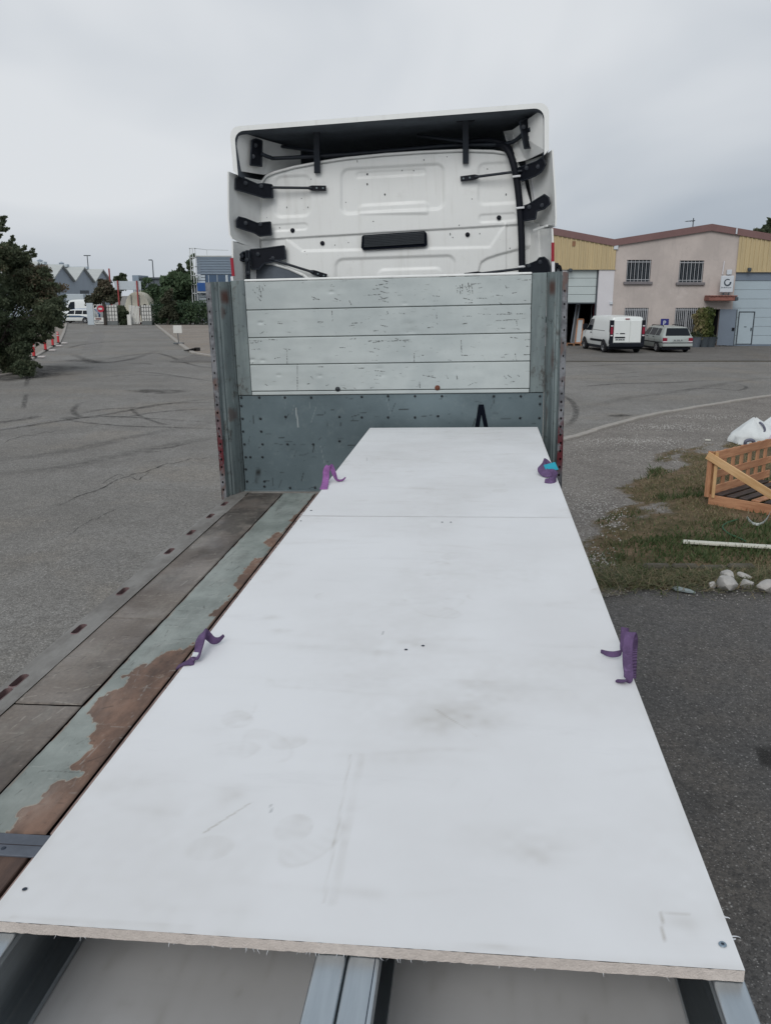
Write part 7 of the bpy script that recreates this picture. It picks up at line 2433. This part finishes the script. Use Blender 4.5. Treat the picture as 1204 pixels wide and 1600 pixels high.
sling('lifting_sling_tail', 'short curled purple sling tail lying beside the near right upright sling', 'strap',
      [((1.005, 2.155, E + .012), (0, .25, .95)), ((1.022, 2.135, E + .014), (0, .3, .95)), ((1.040, 2.130, E + .016), (0, .3, .95)), ((1.054, 2.135, E + .020), (.4, .2, .9)), ((1.062, 2.15, E + .032), (.7, .2, .7)), ((1.066, 2.165, E + .055), (.9, .2, .3)), ((1.069, 2.175, E + .075), (.9, .2, .1))],
      [.010, .015, .016, .016, .018, .020, .022], .004)
s4 = sling('lifting_sling', 'looped purple sling with turquoise tag at the far right board edge', 'strap',
      [((1.076, 4.50, E + .005), (0, 1, .2)), ((1.050, 4.49, E + .022), (0, .6, .8)), ((1.028, 4.49, E + .045), (.1, .5, .85)), ((1.006, 4.46, E + .050), (.6, .3, .8)), ((1.002, 4.40, E + .030), (.8, .2, .6)), ((1.022, 4.345, E + .022), (.3, .5, .8)), ((1.050, 4.335, E + .028), (.1, .4, .9)), ((1.066, 4.30, E + .022), (.4, 0, .9)), ((1.056, 4.245, E + .016), (.0, .5, .85)), ((1.030, 4.215, E + .012), (0, .6, .8)), ((1.004, 4.225, E + .010), (0, .6, .8))],
      [.04, .046, .05, .052, .05, .046, .04, .034, .036, .036, .022], .006)
MB().cbox(-.032, .032, -.026, .026, 0, .004, .001).build('turquoise_tag', 'tag_teal', s4, Matrix.Translation((1.046, 4.385, E + .045)) @ Matrix.Rotation(R(40), 4, 'X') @ Matrix.Rotation(R(18), 4, 'Z'))

# ================================================================== THINGS ON THE VERGE
P0 = at_z(1107, 793)
e1 = Vector((math.cos(R(-45)), math.sin(R(-45)), 0))
e2 = Vector((math.cos(R(41)), math.sin(R(41)), 0))
Hc = at_y(1107, 704, P0.y).z
crate = wroot('wooden_crate', 'open slatted wooden crate with diagonal brace on the grass', 'crate', (P0.x, P0.y, .03))
def lath(a, b_, wdt, th, mat, name, up=Vector((0, 0, 1)), shift=0.0):
    """board from a to b with its width along up (made square to it)"""
    a, b_ = Vector(a), Vector(b_)
    d = (b_ - a).normalized()
    u = (up - d * up.dot(d)).normalized()
    n = d.cross(u)
    Mx = Matrix((d, n, u)).transposed().to_4x4()
    Mx.translation = a
    L = (b_ - a).length
    o = MB().cbox(0, L, -th / 2 + shift, th / 2 + shift, -wdt / 2, wdt / 2, .003).build(name, mat, crate, INV[crate.name] @ Mx)
    return o
def cp(s, t, z): return P0 + e1 * s + e2 * t + Vector((0, 0, z + .03))
LA, LB = 1.25, 1.55
lath(cp(-.02, 0, .085), cp(LA, 0, .085), .16, .028, 'pine_red', 'base_board')
lath(cp(-.02, LB, .085), cp(LA, LB, .085), .16, .028, 'pine_red', 'base_board')
lath(cp(0, 0.02, .085), cp(0, LB, .085), .16, .028, 'pine_red', 'base_board')
lath(cp(LA, 0.02, .085), cp(LA, LB, .085), .16, .028, 'pine_red', 'base_board')
for k in range(7):
    s = .10 + k * .18
    lath(cp(s, .03, .172), cp(s, LB - .03, .172), .12, .02, 'slat_dark' if k != 3 else 'pine_red', 'base_slat', e1)
# side B: slatted wall going away to the right
for (z, w, y) in ((Hc - .11, .13, 0), (.47, .11, 0), (.24, .12, 0)):
    lath(cp(.0, .0, z), cp(.0, LB + .25, z), w, .022, 'pine_red', 'rail', shift=.02)
for t in (.05, .30, .56, .82, 1.08, 1.34, 1.6):
    lath(cp(.0, t, .12), cp(.0, t, Hc - .04), .085, .024, 'pine_red', 'upright', e2, shift=-.012)
# corner posts and the brace on side A
for (s, t, dz, m_, w) in ((-.04, -.03, 0, 'pine_red', .07), (.05, -.02, -.01, 'pine', .045), (-.05, .07, -.02, 'pine', .05)):
    lath(cp(s, t, .13), cp(s, t, Hc - .04 + dz), w, .024, m_, 'corner_post', e1 if t < 0 else e2)
lath(cp(-.08, -.05, Hc - .10), cp(1.30, -.05, .13), .115, .026, 'pine', 'diagonal_brace')
lath(cp(LA, .0, .12), cp(LA, .0, Hc - .3), .08, .03, 'pine_red', 'corner_post', e1)
# far side of the crate seen through the slats
for t in (.75, .9):
    lath(cp(.55, t + .7, .12), cp(.55, t + .7, .62), .05, .03, 'pine_red', 'loose_upright', e1)
# big bags behind the crate
def sack(name, label, px, py_top, Y, r, mat, seed, tilt=0.0):
    c = at_y(px, 700, Y)
    zt = at_y(px, py_top, Y).z
    root = wroot(name, label, 'sack', (c.x, Y, .03), 'big bags behind the crate')
    n, m2 = 40, 26
    g = random.Random(seed)
    vs, fs = [], []
    ph = [g.uniform(0, 6.28) for _ in range(8)]
    for j in range(m2 + 1):
        v = j / m2
        rr = r * (1.0 - .06 * v - .86 * max(0, (v - .28) / .72) ** 1.25)
        for i in range(n):
            a = 2 * math.pi * i / n
            fold = 1 + (.05 + .07 * v) * math.sin(3 * a + ph[0] + 1.5 * v) + .07 * math.sin(7 * a + ph[1] + 3 * v) + .045 * math.sin(13 * a + ph[2] - 4 * v) + .04 * math.sin(9 * v + ph[3] + 2 * a)
            vs.append((c.x + rr * fold * math.cos(a) + tilt * v * v, Y + rr * fold * math.sin(a) * .8, .02 + (zt - .02) * (v + .03 * math.sin(5 * a + ph[4]) * v)))
    for j in range(m2):
        for i in range(n):
            fs.append((j * n + i, j * n + (i + 1) % n, (j + 1) * n + (i + 1) % n, (j + 1) * n + i))
    fs.append(tuple(range(m2 * n, (m2 + 1) * n)))
    wp(MB().add(vs, fs), 'bag', mat, root, 60)
    return root, c, zt
YS = at_z(1175, 706).y + 1.0
r1, c, zt = sack('big_bag', 'white woven big bag with pointed top behind the wooden crate', 1177, 653, YS, .50, 'sack', 4, -.05)
wp(MB().tube(catmull([at_y(1163, 697, YS - .45), at_y(1164, 690, YS - .5), at_y(1170, 687.5, YS - .5), at_y(1176, 689, YS - .5), at_y(1177, 696, YS - .45)], 6), .035, 8), 'lifting_loop', 'loop_grey', r1, 60)
wp(MB().tube(catmull([at_y(1186, 660, YS - .12), at_y(1191, 664, YS - .22), at_y(1194, 672, YS - .25), at_y(1190, 677, YS - .25)], 6), .022, 8), 'lifting_loop', 'loop_grey', r1, 60)
sack('big_bag', 'second white big bag cut off by the right picture edge', 1212, 644, YS + .35, .5, 'sack', 9, .0)
sack('big_bag', 'lilac tinted sagging big bag at the right picture edge', 1216, 668, YS - .25, .36, 'sack_lilac', 12, .02)
# stones
def stone(px, py, wpx, hpx, seed, label):
    p = at_z(px, py + hpx / 2)
    k = p.y / FPX
    w, h_ = wpx * k / 2 * 1.22, hpx * k * .66
    bm = bmesh.new()
    bmesh.ops.create_icosphere(bm, subdivisions=3, radius=1)
    g = random.Random(seed)
    planes = [(Vector((g.gauss(0, 1), g.gauss(0, 1), g.gauss(0, .8))).normalized(), g.uniform(.55, .86)) for _ in range(15)]
    off = Vector((seed * 3.1, 1.7, seed))
    for v in bm.verts:
        for n_, d_ in planes:
            t = v.co.dot(n_) - d_
            if t > 0:
                v.co -= n_ * t
        v.co *= 1 + .05 * mnoise.noise(v.co * 4 + off)
        v.co = Vector((v.co.x * w * 1.25, v.co.y * w * .95, v.co.z * h_ * 1.2 + h_ * .55))
    me = bpy.data.meshes.new('stone')
    bm.to_mesh(me)
    bm.free()
    o = link('stone', me, 'stone', None, Matrix.Translation((p.x, p.y, .03)) @ Matrix.Rotation(g.uniform(0, 3), 4, 'Z'), 24)
    tag(o, label, 'stone', 'pale stones at the edge of the verge')
for i, (px, py, w, h_, lab) in enumerate([(1133, 901, 24, 12, 'pale stone lying above the largest stone'), (1132, 914, 34, 17, 'largest pale angular stone at the verge edge'), (1110.5, 917, 12, 9, 'small pale stone left of the largest stone'), (1161, 903, 20, 11, 'pale stone upper right of the largest stone'), (1165, 914, 19, 11, 'pale stone lower right of the largest stone'), (1196, 918, 27, 16, 'big pale stone by the right picture edge'), (1149, 908, 7, 4, 'pebble touching the largest stone'), (1197, 906, 5, 3, 'pebble above the big right stone')]):
    stone(px, py, w, h_, i + 1, lab)
# half-buried old edging kerb
ek = MB().box(-.01, .01, -.01, .01, -.3, -.28).build('edging_kerb', 'kerb_old')
tag(ek, 'half-buried mossy concrete edging along the grass', 'kerb', kind=None)
a, b_ = at_z(1003, 893), at_z(1178, 893)
d = b_ - a
for k in range(4):
    x = d.length * k / 4
    MB().cbox(x + .01, x + d.length / 4 - .01, -.05, .06, -.1, .10 + random.uniform(-.035, .012), .025).build('edging_stone', 'kerb_old', ek, Matrix.Translation(a) @ Matrix.Rotation(math.atan2(d.y, d.x) + random.uniform(-.01, .01), 4, 'Z'))
# white batten, blue-grey splinter, cord and ribbons, scraps
a, b_ = at_z(1066, 848, .085), at_z(1230, 858, .085)
d = b_ - a
o = MB().cbox(0, d.length, -.045, .045, 0, .03, .004).build('white_batten', 'batten', None, Matrix.Translation(a) @ Matrix.Rotation(math.atan2(d.y, d.x), 4, 'Z'))
tag(o, 'long white wooden batten lying in the grass', 'batten')
a, b_ = at_z(1048, 918, .03), at_z(1086, 927, .03)
d = b_ - a
o = MB().prism([(0, -.01, 0), (.06, -.045, 0), (d.length * .7, -.03, 0), (d.length, -.005, 0), (d.length * .75, .025, 0), (.05, .03, 0)], (0, 0, .018)).build('splintered_board', 'debris_blue', None, Matrix.Translation(a) @ Matrix.Rotation(math.atan2(d.y, d.x), 4, 'Z') @ Matrix.Rotation(.12, 4, 'X'))
tag(o, 'pale splintered board piece at the verge edge', 'debris')
def cord(name, label, mat, pts, r, z=.085, w=None):
    P = catmull([at_z(x, y, z) for x, y in pts], 6)
    o = (ribbon([(p, (0, 0, 1) if i % 2 else (.3, .3, .8)) for i, p in enumerate([at_z(x, y, z) for x, y in pts])], [w] * len(pts), .003) if w else MB().tube(P, r, 6)).build(name, mat, smooth=60)
    tag(o, label, 'cord')
cord('green_cord', 'dark green cord curled in the grass', 'cord_green', [(1150, 812), (1135, 817), (1128, 824), (1138, 834), (1152, 840), (1164, 846)], .012)
cord('white_ribbon', 'white plastic ribbon hanging from the crate corner', 'ribbon_white', [(1166, 808), (1174, 817), (1186, 819), (1196, 812), (1203, 800)], .01, .09, .035)
for (px, py, w, lab) in ((1155, 676, .26, 'pale wood chip on the soil left of the big bags'), (1105, 688, .12, 'small white scrap on the bare soil above the crate'), (1103, 747, .10, 'small white scrap left of the crate'), (1064, 783, .05, 'tiny pale scrap in the dry grass')):
    p = at_z(px, py, .03)
    o = MB().prism([(-w * .5, -.03, 0), (w * .4, -.04, 0), (w * .5, .01, 0), (-w * .3, .04, 0)], (0, 0, .02)).build('scrap', 'batten', None, Matrix.Translation(p) @ Matrix.Rotation(-.3, 4, 'Z'))
    tag(o, lab, 'debris')
# dead stalks over the strip in front of the edging
n = 5200
g = np.random.default_rng(5)
a, b_ = at_z(980, 905), at_z(1230, 912)
px_ = g.uniform(a.x - .5, b_.x, n)
py_ = g.normal(8.66, .2, n)
L = g.uniform(.05, .2, n)
th = g.uniform(0, np.pi * 2, n)
b0 = np.stack([px_, py_, np.full(n, .025) + g.uniform(0, .03, n)], -1)
tp = b0 + np.stack([np.cos(th) * L, np.sin(th) * L, g.uniform(-.01, .06, n)], -1)
s_ = np.stack([-np.sin(th) * .004, np.cos(th) * .004, 0 * th], -1)
V = np.stack([b0 - s_, b0 + s_, tp + s_ * .4, tp - s_ * .4], 1).reshape(-1, 3)
o = quads('dry_stalks', V, n, 'grass', tint=np.where(g.random(n) < .35, g.uniform(.2, .5, n), g.uniform(.6, 1, n)))
tag(o, 'matted dry grass stalks in front of the concrete edging', 'grass', kind='stuff')
